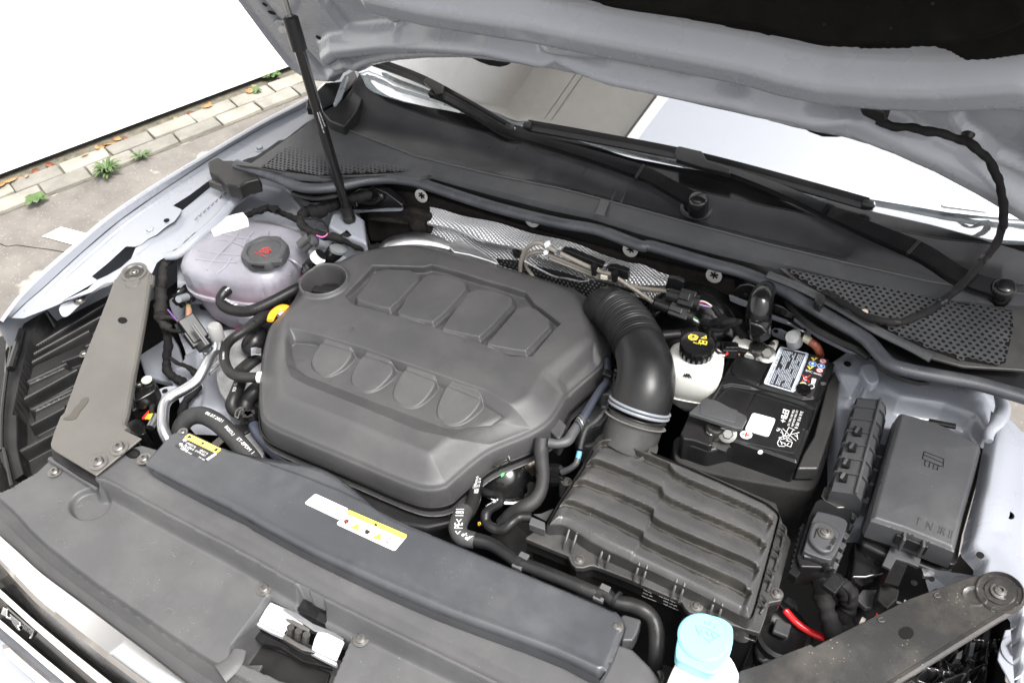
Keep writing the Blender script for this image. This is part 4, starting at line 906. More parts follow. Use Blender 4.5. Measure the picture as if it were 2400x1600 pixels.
# ================================================================ wipers
def wiper(blade, arm, clip, bw, aw, parent, piv, joint):
    wpr = part('wiper', parent)
    bp_ = [G(p, .030) for p in blade]; top = []; 
    P = resample(catmull(np.array(bp_), 6), 50); t = np.gradient(P, axis=0); t /= np.linalg.norm(t, axis=1)[:, None]; s = np.cross(GN, t)
    prof = [(-.5, -.35), (-.52, .0), (-.30, .22), (0, .30), (.25, .75), (.40, .95), (.50, .75), (.48, 0), (.3, -.35)]
    rows = [P + s * (a * bw) + GN * (b * bw * .8) for a, b in prof]; loft('wiper_blade', [r for r in rows] + [rows[0]], PLB, wpr)
    tube('wiper_rubber', [p - GN * .014 for p in P[::5]], .0035, BLK, wpr, n=6)
    for e, sgn in ((P[0], -1), (P[-1], 1)):
        k = 0 if sgn < 0 else -1; lathe('blade_cap', e + GN * .002, [(.001, -.010), (bw * .55, -.008), (bw * .6, .0), (bw * .45, .010), (.001, .014)], PLB, wpr, axis=tuple(t[k] * sgn), up=tuple(GN), sx=1, n=16)
    A = resample(catmull(np.array([G(p, .036 + 0 * i) for i, p in enumerate(arm)]), 6), 60); ta = np.gradient(A, axis=0); ta /= np.linalg.norm(ta, axis=1)[:, None]; sa = np.cross(GN, ta)
    wv = np.interp(np.linspace(0, 1, 60), *aw)[:, None]
    rows = [A - sa * wv - GN * .010, A - sa * wv + GN * .002, A - sa * wv * .86 + GN * .0052, A + sa * wv * .86 + GN * .0052, A + sa * wv + GN * .002, A + sa * wv - GN * .010]
    loft('wiper_arm', rows + [rows[0]], PLS, wpr)
    prism('wiper_clip', [G(p, .052) for p in clip], .016, PLB, wpr, bevel=.002, down=tuple(-GN))
    c = G(piv, .038); lathe('wiper_pivot', c, [(.016, -.030), (.0195, -.028), (.0195, .004), (.0165, .009), (.0150, .010), (.0145, .013), (.009, .016), (.001, .017)], PLS, wpr, axis=tuple(GN * .6 + np.array([0, 0, .4])), n=32)
    j = G(joint, .036); boxw('wiper_knuckle', j, (.006, .034, .016), PLB, wpr, axis=tuple(ta[int(len(ta) * .8)]), up=tuple(GN), bevel=.002)
    return wpr
wiper(V2((1080, 420), (1200, 462), (1450, 560), (1750, 720), (2040, 888)), V2((1490, 640), (1620, 690), (1800, 790), (2000, 905)) + V3((420, 955), (800, 1060), (1170, 1180), (1300, 1240), (1560, 1385)),
      V2((1440, 555), (1480, 530), (1580, 580), (1575, 640), (1530, 650), (1510, 620)), .017, ([0, .35, .55, .78, .8, 1], [.0060, .0065, .011, .014, .014, .0145]), car, V3((1575, 1385))[0], V3((1175, 1190))[0])
wiper(V3((410, 870), (800, 940), (1400, 1055), (1800, 1150), (2349, 1300)) + V4((1270, 1410)), V4((20, 1085), (330, 1180), (460, 1225), (680, 1310), (1000, 1455)) + C6((500, 155), (900, 330), (1330, 510), (1500, 600), (1800, 790), (2160, 905)),
      V3((1415, 1035), (1440, 1003), (1600, 1040), (1640, 1110), (1800, 1160), (1790, 1195), (1600, 1150), (1420, 1095)), .018, ([0, .12, .3, .72, .74, 1], [.0060, .0065, .010, .016, .0165, .0155]), car, C6((2160, 890))[0], C6((1335, 520))[0])
lathe('wiper_grommet', W(V3((1562, 1440))[0], 1.0), [(.031, -.002), (.031, .004), (.026, .006), (.022, .001), (.022, -.01)], PLG, cw, n=32)
lathe('wiper_recess', W(V3((1562, 1435))[0], 1.0), [(.0215, .001), (.0215, .0035)], BLK, cw, n=24)

# ================================================================ cable from the bonnet to the cowl
c1 = V4((1330, 830), (1450, 868), (1600, 885), (1750, 915), (1900, 955), (2020, 1020), (2110, 1110), (2165, 1220), (2195, 1330), (2208, 1450), (2206, 1560))
c2 = C6((2170, 130), (2160, 280), (2100, 470), (1980, 620), (1800, 830), (1600, 1010), (1400, 1130), (1180, 1195), (950, 1160), (750, 1060), (600, 965), (500, 925))
pts = []
n1, n2 = len(c1), len(c2); a0 = hz(c1[0], .03)
for i, p in enumerate(c1 + c2):
    if i < 5: pts.append(hz(p, .035))
    else:
        t = (i - 5) / (n1 + n2 - 6); ys = np.interp(t, [0, .25, .55, .75, 1], [0, 0, 0, 0, 0]); z = np.interp(t, [0, .3, .5, .7, 1], [pts[4][2] + .0, 1.13, 1.06, 1.022, 1.012]); pts.append(W(p, z))
cb = thing('bonnet_cable', 'black taped cable looping from the bonnet edge down to the right cowl grille', 'cable', W(c2[6], 1.01))
tube('cable_sleeve', pts, .0088, TAPE, cb, n=12, k=5)
prism('cable_grommet', [hz(p, .045) for p in V4((1210, 752), (1290, 750), (1390, 775), (1410, 840), (1370, 870), (1300, 835), (1225, 800))], .03, RUB, cb, bevel=.006, seg=3, down=tuple(-HN))
prism('cable_clip', [W(p, 1.022) for p in C6((430, 960), (480, 912), (530, 950), (525, 990), (490, 1045), (430, 1000))], .018, PLB, cb, bevel=.003)
for i in (14, 16, 18): 
    d = pts[i + 1] - pts[i]; d /= np.linalg.norm(d); tube('cable_tie', [pts[i] - d * .006, pts[i] + d * .006], .0068, PLB, cb, n=12)
for c, m_, nm in ((C6((835, 1080), (900, 1072), (925, 1095), (900, 1118), (840, 1100)), leafc[2], 'wood_chip'),):
    o = prism('wood_chip', [W(p, 1.014) for p in c], .004, mat('chip', (.55, .42, .3), .7), None, bevel=.0008); tag(o, 'pale wood chip lying on the right cowl grille under the cable', 'debris')

# ================================================================ firewall and what hangs on it
YF = .338
def FW(p, dy=0.0): return WP(p, (0, YF - dy, 0), (0, 1, 0))
fw = part('firewall', car)
fp_ = [FW(p) for p in C2((1770, 560), (2130, 560), (2130, 330), (2352, 330)) + [(1500, 560), (1700, 690), (1830, 740)] + C5((1750, 500), (1850, 620), (1800, 640), (1500, 560), (1300, 500)) + [(1700, 850), (1400, 850), (900, 650), (860, 590)]]
mats_ = mk('felt_lining', [FW(p) for p in ((855, 440), (1000, 458), (1280, 548), (1500, 606), (1722, 658), (1724, 830), (1000, 780), (858, 640))], [(0, 7, 6, 5, 4, 3, 2, 1)], FELT, fw, smooth=False, solid=.006)
prism('felt_pad', [FW(p, .02) for p in C2((1800, 560), (2200, 560), (2352, 600)) + C3((430, 420), (435, 620), (200, 620)) + C2((2100, 830), (1950, 860), (1830, 860), (1800, 760))], .02, FELT, fw, bevel=.008, seg=3, down=(0, 1, 0))
lathe('felt_button', FW(C3((305, 515))[0], .022), [(.001, .010), (.010, .009), (.013, .004), (.022, 0)], FELT, fw, axis=(0, -1, .15))
tube('felt_fold', [FW(p, .024) for p in C2((1830, 640), (2000, 650), (2180, 680))], [.004, .007, .003], FELT, fw, n=10)
# body flange seen behind the lining at both sides
prism('dash_flange', [FW(p, .03) for p in C2((1560, 560), (1830, 560), (2130, 520), (2130, 560), (2110, 570), (1840, 575), (1600, 600))], .004, PNT, fw, bevel=.001, down=(0, 1, 0))
for c in (C4((1600, 950), (1640, 960), (1900, 1060), (1900, 1100), (1700, 1040), (1610, 1000)), C4((1990, 1130), (2130, 1180), (2352, 1280), (2352, 1330), (2160, 1230), (1990, 1170)), C5((1415, 180), (1650, 330), (1900, 470), (2060, 540), (1900, 500), (1640, 370), (1410, 210))):
    prism('dash_flange', [FW(p, .02) for p in c], .004, PNT, fw, bevel=.001, down=(0, 1, 0))
prism('dash_tab', [FW(p, .03) for p in C5((1200, 300), (1230, 280), (1290, 285), (1360, 320), (1360, 370), (1330, 390), (1220, 345))], .004, PNT, fw, bevel=.001, down=(0, 1, 0))
for p in C5((1250, 295), (1350, 340)): lathe('tab_hole', FW(p, .031), [(.0045, 0), (.0045, .001)], BLK, fw, axis=(0, -1, 0), n=14)
clipm = mat('push_washer', (.42, .41, .40), .4, .3)
for i, p in enumerate(C3((345, 230), (1365, 455), (2265, 725)) + C4((1465, 765)) + [(2240, 805)][:0]):
    ck = lathe('push_washer', FW(p, .008), [(.0152, 0), (.0152, .0022), (.014, .003), (.006, .003)], clipm, fw, axis=(0, -1, .1), n=28)
    for k in range(3):
        a = k * math.pi / 3 + .4; c = FW(p, .0125); d = np.array([math.cos(a), 0, math.sin(a)]); boxw('washer_slit', c, (.016, .0024, .0018), BLK, ck, axis=tuple(d), up=(0, -1, 0), bevel=0)
lathe('push_washer', FW(C4((880, 1050))[0], .03), [(.0165, 0), (.0165, .0022), (.006, .003)], PLB, fw, axis=(0, -1, .1), n=24)
# plenum bulkheads at both ends, black glossy covers
def cover(pts, nm): return prism(nm, [FW(p, .035) for p in pts], .02, PLS, fw, bevel=.003, down=(0, 1, 0))
cover(C2((1640, 430), (1720, 370), (1880, 355), (1980, 400), (2130, 515), (2130, 545), (1840, 545), (1700, 560), (1650, 500)), 'plenum_cover')
tube('cover_rib', [FW(p, .038) for p in C2((1660, 450), (1820, 470), (1900, 465), (1940, 430), (1900, 400))], [.008, .009, .009, .007, .003], PLS, fw, n=10)
text('"T"', C2((1685, 515))[0], C2((1745, 520))[0], 0, PRW, fw, plane=(FW((830, 480), .037), (0, -1, 0)))
cover(C4((1640, 910), (1700, 860), (1780, 845), (1850, 870), (1900, 960), (1850, 1010), (1640, 960)), 'plenum_cover')
prism('cover_latch', [FW(p, .038) for p in C4((1735, 935), (1775, 945), (1765, 975), (1725, 965))], .006, PLB, fw, bevel=.001, down=(0, 1, 0))
cover(C4((2010, 1030), (2100, 1060), (2200, 1130), (2190, 1180), (2000, 1110)), 'plenum_cover')
prism('cover_latch', [FW(p, .038) for p in C4((2085, 1085), (2130, 1100), (2120, 1135), (2075, 1120))], .006, PLB, fw, bevel=.001, down=(0, 1, 0))
tube('drip_lip', [W(p, .965) for p in C2((1120, 400), (1200, 430), (1330, 455), (1500, 430), (1600, 400))], .005, RUB, cw, n=8)
tube('drip_lip', [W(p, .955) for p in E4((1020, 10), (1100, 80), (1250, 140), (1380, 178), (1465, 172))], .006, RUB, cw, n=8)
tube('drip_lip', [W(p, .965) for p in C5((1350, 20), (1450, 150), (1600, 270), (1800, 380), (2000, 470), (2100, 540))], .006, RUB, cw, n=8)

# foil heat shield
hs_ = thing('heat_shield', 'silver embossed foil heat shield on the firewall behind the engine cover', 'heat shield', FW((1280, 690)))
ftop = C3((415, 340), (560, 365), (800, 425), (1300, 550), (1850, 700), (2352, 862)) + C4((700, 660), (960, 735), (1192, 792))
fbot = C3((445, 620), (600, 680), (800, 760), (1050, 860), (1500, 980), (1900, 1120), (2352, 1260)) + C4((500, 1060), (830, 1120), (1180, 900))
T_ = resample(np.array([FW(p, .010) for p in mono(ftop)]), 60); B_ = resample(np.array([FW(p, .010) for p in mono(fbot)]), 60); rows = []
for t in np.linspace(0, 1, 14):
    r = T_ * (1 - t) + B_ * t; r = r + np.array([0, -1, 0]) * (.012 * math.exp(-((t - .42) / .10) ** 2) + .05 * max(0, t - .55) ** 1.0 * .8) + np.stack([0 * r[:, 0], .003 * np.sin(r[:, 0] * 40 + t * 9), .0 * r[:, 0]], 1); rows.append(r)
loft('foil_sheet', rows, FOIL, hs_)
fdk = mat('dark_foil', (.10, .10, .10), .32, .9, bump=.5, bscale=200)
def dots(nm, poly, dy, parent):   # darker perforated foil: base and raised bright dots
    base = prism(nm, [FW(p, dy) for p in poly], .002, fdk, parent, bevel=0, down=(0, 1, 0)); pw = np.array([FW(p, dy) for p in poly])[:, [0, 2]]
    V = []; F = []; pitch = .0088
    lo, hi = bb(pw); j = 0; z = lo[1]
    while z < hi[1]:
        xs_ = np.arange(lo[0] + (j % 2) * pitch / 2, hi[0], pitch); k = sdf(pw, xs_, np.full(xs_.shape, z)) > .002
        for x in xs_[k]:
            b = len(V); y = YF - dy - .0004; n = 6
            V.append((x, y - .0012, z)); V += [(x + .0024 * math.cos(a), y, z + .0024 * math.sin(a)) for a in np.linspace(0, 2 * math.pi, n, endpoint=False)]
            F += [(b, b + 1 + (i + 1) % n, b + 1 + i) for i in range(n)]
        z += pitch * .866; j += 1
    o = mk('foil_dots', V, F, ALU, parent); o['kind'] = 'stuff'
dots('dark_foil_sheet', C3((1030, 810), (1250, 830), (1400, 900), (1560, 960), (1800, 1000), (2000, 1020), (2352, 1130)) + C4((500, 900), (800, 980), (940, 1060), (900, 1180), (640, 1020), (450, 1000), (400, 1070), (300, 980), (100, 830)) + C3((1700, 1080), (1300, 940), (1060, 870)), .055, hs_)
tube('foil_lip', [FW(p, .062) for p in C3((1290, 830), (1400, 890), (1560, 970), (1680, 990), (1800, 1015), (1880, 1010))], .0022, ALU, hs_, n=8)
prism('foil_opening', [FW(p, .060) for p in C3((1390, 880), (1500, 900), (1700, 950), (1860, 1005), (1800, 1010), (1650, 985), (1500, 950))], .001, BLK, hs_, bevel=0, down=(0, 1, 0))
lathe('shield_washer', FW(C3((1230, 735))[0], .016), [(.011, 0), (.012, .002), (.004, .003)], STL, hs_, axis=(0, -1, .2), n=20, sy=1.4)
lathe('washer_hole', FW(C3((1230, 735))[0], .0195), [(.003, 0), (.003, .0006)], BLK, hs_, axis=(0, -1, .2), n=12)
tube('turbo_shield', [W(p, z) for p, z in zip(C3((-60, 760), (60, 680), (250, 640), (450, 655), (640, 715)), (.855, .87, .875, .87, .86))], [.012, .02, .022, .02, .012], mat('brushed_shield', (.45, .45, .46), .35, 1.0, bump=.4, bscale=120, var=.15), hs_, n=14, flat=.6)
prism('crumpled_foil', [W(p, .905) for p in C3((595, 695), (620, 660), (690, 620), (740, 655), (880, 730), (1045, 835), (1035, 855), (960, 825), (780, 770), (640, 745))], .012, mat('foil_plain', (.88, .88, .88), .33, 1.0, bump=1.5, bscale=150, scratch=1.0), hs_, bevel=.003)

# sensor pipes, holder and connectors on the firewall
sp_ = thing('sensor_pipe_bundle', 'grey sensor pipes clipped in a black holder in front of the foil shield', 'pipe', FW((1500, 700), .07))
PIP = mat('sensor_pipe', (.20, .18, .155), .4, bump=.1, var=.1)
def fpipe(pts, r, dys, m=PIP, nm='sensor_pipe'): return tube(nm, [FW(p, d) for p, d in zip(pts, dys)], r, m, sp_, n=10, k=6)
fpipe(C3((1250, 920), (1260, 830), (1300, 730), (1370, 675), (1430, 665), (1480, 690), (1600, 750), (1900, 890), (2110, 960)) + C4((560, 780), (800, 940), (900, 1010)), .0045, [.06] * 12)
fpipe(C3((1370, 970), (1310, 880), (1305, 800), (1350, 760), (1440, 745), (1500, 765), (1900, 930), (2100, 1010)) + C4((620, 830), (780, 880), (1030, 910)), .0045, [.055] * 11)
fpipe(C3((1520, 800), (1900, 950), (1990, 985)), .0045, [.055] * 3)
for c in (C3((1630, 730), (1700, 740), (2010, 870), (2010, 905), (1640, 790)), C3((2050, 890), (2110, 890), (2240, 930), (2240, 1010), (2120, 980), (2060, 950)), C3((1490, 740), (1530, 750), (1550, 830), (1510, 835))):
    prism('pipe_holder', [FW(p, .05) for p in c], .014, PLB, sp_, bevel=.002, down=(0, 1, 0))
for c, m_ in ((C3((1465, 675), (1500, 665), (1515, 700), (1480, 720)), LBW), (C3((1460, 745), (1490, 740), (1500, 775), (1465, 785)), LBW), (C3((1985, 960), (2050, 975), (2050, 1010), (1985, 1000)), mat('cream_clip', (.6, .58, .47), .5)), (C3((1590, 720), (1625, 725), (1610, 780), (1580, 770)), ALU), (C3((2015, 870), (2050, 870), (2045, 920), (2010, 915)), ALU)):
    prism('pipe_marker', [FW(p, .066) for p in c], .010, m_, sp_, bevel=.0015, down=(0, 1, 0))
for c in (C3((1895, 875), (1940, 885), (1945, 975), (1905, 970)), C3((2080, 940), (2135, 950), (2135, 1035), (2090, 1025))): prism('pipe_clip', [FW(p, .07) for p in c], .014, BLK, sp_, bevel=.002, down=(0, 1, 0))
prism('plug_bracket', [FW(p, .06) for p in C4((1040, 785), (1130, 800), (1190, 830), (1170, 900), (1090, 900), (1010, 890))], .01, PLB, sp_, bevel=.002, down=(0, 1, 0))
def plug(nm, lab, a, b, r, dy, parts, root=None):
    A, B = FW(a, dy), FW(b, dy); t = root or thing(nm, lab, 'connector', (A + B) / 2, None); d = (B - A); L_ = np.linalg.norm(d); d /= L_
    tube('plug_body', [A, A + d * L_ * .45], r * .8, PLB, t, n=14); boxw('plug_shell', A + d * L_ * .7, (L_ * .55, r * 1.9, r * 1.7), PLB, t, axis=tuple(d), up=(0, -.5, .8), bevel=.002)
    boxw('plug_tab', A + d * L_ * .62 + np.array([0, -.5, .8]) * r * 1.0, (L_ * .35, r * .8, r * .5), PLS, t, axis=tuple(d), up=(0, -.5, .8), bevel=.001)
    tube('plug_collar', [B - d * L_ * .1, B + d * L_ * .12], r * .9, PLB, t, n=14); return t, B
def wires(root, a, b, cols, r=.0012, spread=.004):
    for i, m_ in enumerate(cols):
        o = np.array([0, 0, (i - len(cols) / 2) * spread * .6]); mpt = (a + b) / 2 + o + np.array([0, -.002 * (i % 2), .003 * (i % 3)]); tube('wire', [a + o * .8, mpt, b + o * .2], r, m_, root, n=6)
WRED = mat('wire_red', (.6, .02, .03), .35); WWHT = mat('wire_white', (.7, .7, .68), .4); WVIO = mat('wire_violet', (.12, .05, .20), .4); WGRN = mat('wire_green', (.04, .15, .04), .4); WYEL = mat('wire_yellow', (.75, .5, .05), .4); WBRN = mat('wire_brown', (.18, .08, .04), .45)
t1, e1 = plug('plug_connector', 'upper black connector with red and violet wires right of the foil shield', C4((1040, 940))[0], C4((1300, 1010))[0], .016, .085, 0)
wires(t1, e1, FW(C4((1450, 1055))[0], .085), [WVIO, WWHT, WRED, WVIO, WWHT])
t2, e2 = plug('plug_connector', 'lower black connector with green and white wires above the brake fluid cap', C4((920, 1020))[0], C4((1240, 1140))[0], .013, .10, 0)
wires(t2, e2, FW(C4((1340, 1205))[0], .10), [WGRN, WWHT, WGRN, WWHT])
h1 = thing('wiring_harness', 'black taped wiring harness running from the firewall connectors towards the battery', 'wiring', FW((1700, 790), .1))
tube('harness_sleeve', [FW(p, d) for p, d in zip(C4((1450, 1055), (1520, 1130), (1600, 1200), (1680, 1250), (1740, 1320)), (.085, .09, .1, .1, .1))], [.006, .0075, .009, .012, .012], TAPE, h1, n=12)
tube('harness_sleeve', [FW(p, d) for p, d in zip(C4((1340, 1210), (1450, 1220), (1560, 1195), (1680, 1190)), (.10, .11, .115, .11))], [.005, .007, .008, .008], TAPE, h1, n=12)
tube('harness_sleeve', [FW(p, .115) for p in C4((1430, 1270), (1540, 1260), (1660, 1210), (1720, 1190))], .0065, TAPE, h1, n=12)
tube('harness_sleeve', [FW(p, .10) for p in C4((1340, 1180), (1440, 1185), (1560, 1165), (1660, 1190))], .005, TAPE, h1, n=12)
dr = thing('plenum_drain_elbow', 'shiny black elbow pipe coming off the firewall behind the battery', 'pipe', FW((1780, 780), .08))
tube('elbow_pipe', [FW(p, d) for p, d in zip(C4((1950, 900), (1905, 960), (1880, 1080), (1875, 1200), (1890, 1310)), (.03, .075, .095, .10, .10))], [.018, .0205, .0215, .0215, .019], PLS, dr, n=24)
prism('elbow_clip', [FW(p, .13) for p in C4((1775, 1190), (1900, 1240), (1960, 1300), (1900, 1330), (1790, 1320))], .03, PLS, dr, bevel=.004, down=(0, 1, 0))

# ================================================================ engine: block, cover
EC = thing('engine_cover', 'large dark grey moulded plastic engine cover in the middle of the bay', 'engine cover', W((1000, 850), .82))
EZ = .905
olip = E6((22, 1010), (17, 900), (22, 760), (40, 620), (70, 490), (100, 450), (240, 305), (243, 240), (255, 190), (300, 140), (350, 112), (440, 92), (500, 90), (530, 66), (620, 30), (790, -8), (970, -25), (1184, 12), (1484, 103), (1780, 188), (2017, 271), (2075, 340), (2140, 460), (2176, 540), (2180, 620), (2150, 690), (1905, 885), (1870, 960), (1800, 1065), (1680, 1142), (1440, 1232), (1320, 1320), (1195, 1430), (1160, 1462), (1070, 1478), (980, 1465), (800, 1395), (600, 1308), (300, 1185), (100, 1100), (45, 1060))
ol = chaikin(np.array([W(p, .872) for p in olip]), 2)
pads = [E6((600, 305), (720, 150), (790, 127), (950, 133), (1018, 170), (1012, 205), (890, 335), (825, 395), (735, 378), (612, 338)),
        E6((855, 395), (1010, 185), (1062, 160), (1200, 167), (1300, 215), (1303, 260), (1180, 400), (1090, 480), (960, 458), (862, 425)),
        E6((1125, 495), (1285, 272), (1360, 250), (1500, 262), (1588, 310), (1588, 350), (1470, 480), (1375, 570), (1250, 545), (1132, 520)),
        E6((1398, 590), (1585, 372), (1652, 350), (1725, 372), (1815, 440), (1818, 492), (1760, 550), (1660, 655), (1540, 638), (1405, 612))]
padw = [np.array([W(p, EZ + .002) for p in q_]) for q_ in pads]
recu = np.array([W(p, EZ) for p in E6((540, 290), (715, 108), (1030, 116), (1075, 102), (1130, 114), (1655, 270), (1705, 335), (1872, 462), (1830, 500), (1690, 668), (1560, 668), (1380, 590), (1100, 495), (850, 420), (800, 405), (590, 348))])
recl = np.array([W(p, EZ) for p in E6((560, 360), (700, 420), (860, 470), (1120, 560), (1390, 660), (1560, 720), (1720, 720))])
RL = np.array([W(p, EZ) for p in E6((205, 495), (260, 502), (420, 545), (660, 620), (900, 708), (1150, 790), (1400, 870), (1600, 985), (1690, 1035), (1560, 1085), (1430, 1135), (1200, 1165), (1000, 1125), (600, 960), (300, 840), (215, 790), (180, 700), (180, 570))])
INS = np.array([W(p, EZ - .018) for p in E6((215, 600), (240, 580), (350, 590), (600, 665), (850, 750), (1100, 845), (1370, 950), (1510, 1035), (1440, 1080), (1240, 1116), (1150, 1108), (700, 945), (300, 785), (245, 740), (220, 660))])
topln = np.array([W(p, EZ - .018) for p in E6((240, 580), (350, 590), (600, 665), (850, 750), (1100, 845), (1370, 950), (1510, 1035))])
hum = [np.array([W(p, EZ - .008) for p in q_]) for q_ in (E6((300, 700), (385, 580), (450, 553), (560, 575), (603, 625), (600, 670), (520, 750), (400, 790)), E6((540, 800), (650, 652), (720, 628), (820, 680), (858, 735), (850, 780), (740, 870), (640, 880)),
       E6((800, 890), (900, 742), (965, 718), (1075, 760), (1113, 800), (1110, 860), (1000, 970), (890, 970)), E6((1070, 1000), (1160, 832), (1235, 808), (1345, 860), (1392, 910), (1388, 965), (1270, 1070), (1150, 1075)))]
humc = [chaikin(h_, 2) for h_ in hum]
well = W(E6((415, 200))[0], EZ + .004); WR = abs(W(E6((585, 200))[0], EZ)[0] - W(E6((245, 200))[0], EZ)[0]) / 2 * .98
dipf = np.array([W(p, EZ) for p in E6((1835, 760), (2070, 540), (2150, 640), (1900, 880))])
notch = np.array([W(p, .872) for p in E6((1770, 1100), (1850, 985), (1900, 1085), (1860, 1180))])
def fec(X, Y):
    d = sdf(ol, X, Y)
    H = .872 + (EZ - .872) * sm(d, .002, .052) ** .8 - .006 * (1 - sm(d, 0, .006))
    H += .004 * np.exp(-((X - well[0] - .25) ** 2 + (Y - well[1] + .15) ** 2) / .03)
    H = H - .055 * (1 - sm(d, -.012, .0005))
    # upper recess with four pads
    du = sdf(recu, X, Y); fade = sm(pld(recl, X, Y), .004, .07); R = sm(du, 0, .0030) * .0170 * (.62 + .38 * fade); B0 = H.copy(); H = H - R
    for p in padw: H = np.maximum(H, np.where(sdf(p, X, Y) > -.006, B0 - .016 + .0205 * (.56 * sm(sdf(p, X, Y), -.0016, .0006) + .44 * sm(sdf(p, X, Y), .0006, .0072)), -9))
    # lower recess with insert and humps
    dl_ = sdf(RL, X, Y); di = sdf(INS, X, Y); dep = .019 * dl_ / (dl_ + np.maximum(-di, 0) + 1e-6); dep = np.where(dl_ > 0, np.where(di > 0, .019, dep), 0)
    rec_ = B0 - dep * 1.0; rec_ = rec_ - .0025 * sm(di, -.0005, .0015)
    for p in humc:
        dh = sdf(p, X, Y); cap = B0 - .0070 - .0130 * np.clip((np.interp(X, topln[:, 0], topln[:, 1]) - Y) / .070, -.2, 1) - .014 * (1 - sm(dh, -.0015, .0055)); rec_ = np.where(dl_ > 0, np.maximum(rec_, np.minimum(cap, B0)), rec_)
    rec_ = rec_ - .0022 * (1 - sm(pld(topln, X, Y), .0006, .0019)) * (di > -.004)
    H = np.where(dl_ > 0, rec_, H)
    H -= .006 * sm(sdf(dipf, X, Y), 0, .018)
    q = np.hypot(X - well[0], Y - well[1]); H = np.where(q < WR * 1.02, np.maximum(H, EZ - .004), H)
    H = H + .009 * np.exp(-((q - WR * .93) / .0042) ** 2)
    H = np.where(q < WR * .9, H - .052 * (1 - sm(q, WR * .72, WR * .89)), H)
    return H, d > -.013
hfield('cover_shell', *bb(ol, .016), .00125, fec, PLC, EC, snap=off(ol, .0125))
skirt = [ol * [1, 1, 0] + [0, 0, .826]]
cen_ = ol.mean(0); 
lowr = off(ol, -.010)
loft('cover_skirt', [off(ol, .0085) * [1, 1, 0] + [0, 0, .835], off(ol, .0105) * [1, 1, 0] + [0, 0, .833], off(ol, .0095) * [1, 1, 0] + [0, 0, .822], lowr * [1, 1, 0] + [0, 0, .80], off(ol, -.03) * [1, 1, 0] + [0, 0, .72]], PLB, EC, closed=True)
prism('cover_tab', [W(p, .85) for p in E6((1780, 1100), (1840, 1015), (1905, 1085), (1868, 1160), (1850, 1172), (1800, 1120))], .05, PLC, EC, bevel=.004)
tube('cover_mark', [W((E6((588, 494))[0][0] + 4 * math.cos(t), E6((588, 494))[0][1] + 3.6 * math.sin(t)), EZ + .0055) for t in np.linspace(0, 2 * math.pi, 17)], .0006, PLT, EC, n=5, k=1)
oc_ = thing('oil_filler_cap', 'black oil filler cap with yellow oil can symbol deep in the round well', 'cap', well + np.array([0, 0, -.05]))
oc = well + np.array([.004, -.004, -.048]); lathe('cap_disc', oc, [(.034, 0), (.036, .004), (.036, .012), (.033, .016), (.001, .017)], PLB, oc_, n=36, lobes=(8, .03, .03))
boxw('cap_grip', oc + np.array([0, .001, .022]), (.060, .020, .014), PLB, oc_, axis=(.95, .25, 0), bevel=.005, seg=3)
wz = oc[2] + .018
def wzp(dx, dy): return (oc[0] + dx, oc[1] + dy, wz)
prism('oil_symbol', [wzp(-.016, -.026), wzp(.002, -.028), (oc[0] + .004, oc[1] - .022, wz), wzp(.012, -.018), wzp(.002, -.0185), wzp(-.006, -.0185), wzp(-.018, -.019)], .0006, mat('print_orange', (.85, .45, .05), .5), oc_, bevel=0)
dp = thing('dipstick_handle', 'orange ring handle of the oil dipstick poking out left of the engine cover', 'dipstick', W((668, 745), .84))
dpc = D3((1110, 200), (1130, 150), (1170, 105), (1225, 82), (1280, 100), (1310, 150))
tube('ring_handle', [W(p, .868) for p in dpc], [.007, .0085, .0085, .0085, .008, .006], ORG, dp, n=12, flat=.6)
tube('ring_handle_core', [W(p, .860) for p in D3((1190, 160), (1230, 130), (1280, 150))], .006, mat('lilac_plastic', (.45, .46, .55), .4), dp, n=10)

# engine block bits that show round the cover
EB = thing('engine', 'cast metal and black plastic parts of the engine showing round the cover', 'engine', W((900, 1000), .55))
prism('engine_block', [W(p, .73) for p in ((640, 760), (900, 620), (1400, 730), (1420, 900), (1300, 1050), (1080, 1150), (760, 1080), (630, 1000))], .35, BLK, EB, bevel=.01)
prism('intake_manifold', [W(p, .80) for p in ((760, 1095), (860, 1110), (1020, 1175), (1075, 1170), (1090, 1190), (1075, 1225), (1000, 1240), (930, 1230), (860, 1190), (780, 1140))], .09, PLB, EB, bevel=.012, seg=3)
tmc = [np.array([W(p, .76) for p in D3((640, 380), (730, 330), (900, 340), (1000, 320), (1090, 500), (1060, 700), (1000, 1060), (760, 1050), (640, 870), (625, 600))])]
prism('timing_cover', chaikin(tmc[0] + [0, 0, .02], 1), .12, CAST, EB, bevel=.008, seg=3)
prism('timing_cover_rib', [W(p, .775) for p in chaikin(D3((850, 470), (880, 420), (960, 400), (960, 560), (880, 640), (830, 800), (810, 640)), 1)], .02, PLB, EB, bevel=.004)
tube('filler_neck_hose', [W(p, z) for p, z in zip(D3((1010, 300), (975, 380), (950, 440), (1000, 480)), (.81, .81, .80, .80))], [.016, .02, .023, .018], PLB, EB, n=16)
for k in range(4): tube('hose_ring', [W(p, .822) for p in D3((935, 462 + k * 17), (980, 455 + k * 17), (1030, 462 + k * 17))], .0022, ALU, EB, n=6)
tube('black_hose_stub', [W(p, z) for p, z in zip(D3((1030, 800), (960, 860), (900, 930), (880, 1010), (960, 1060)), (.80, .80, .79, .78, .76))], .0155, RUB, EB, n=16)
tube('coolant_pipe_elbow', [W(p, z) for p, z in zip(D3((840, 690), (920, 620), (1030, 540)), (.775, .775, .775))], .017, RUB, EB, n=14)
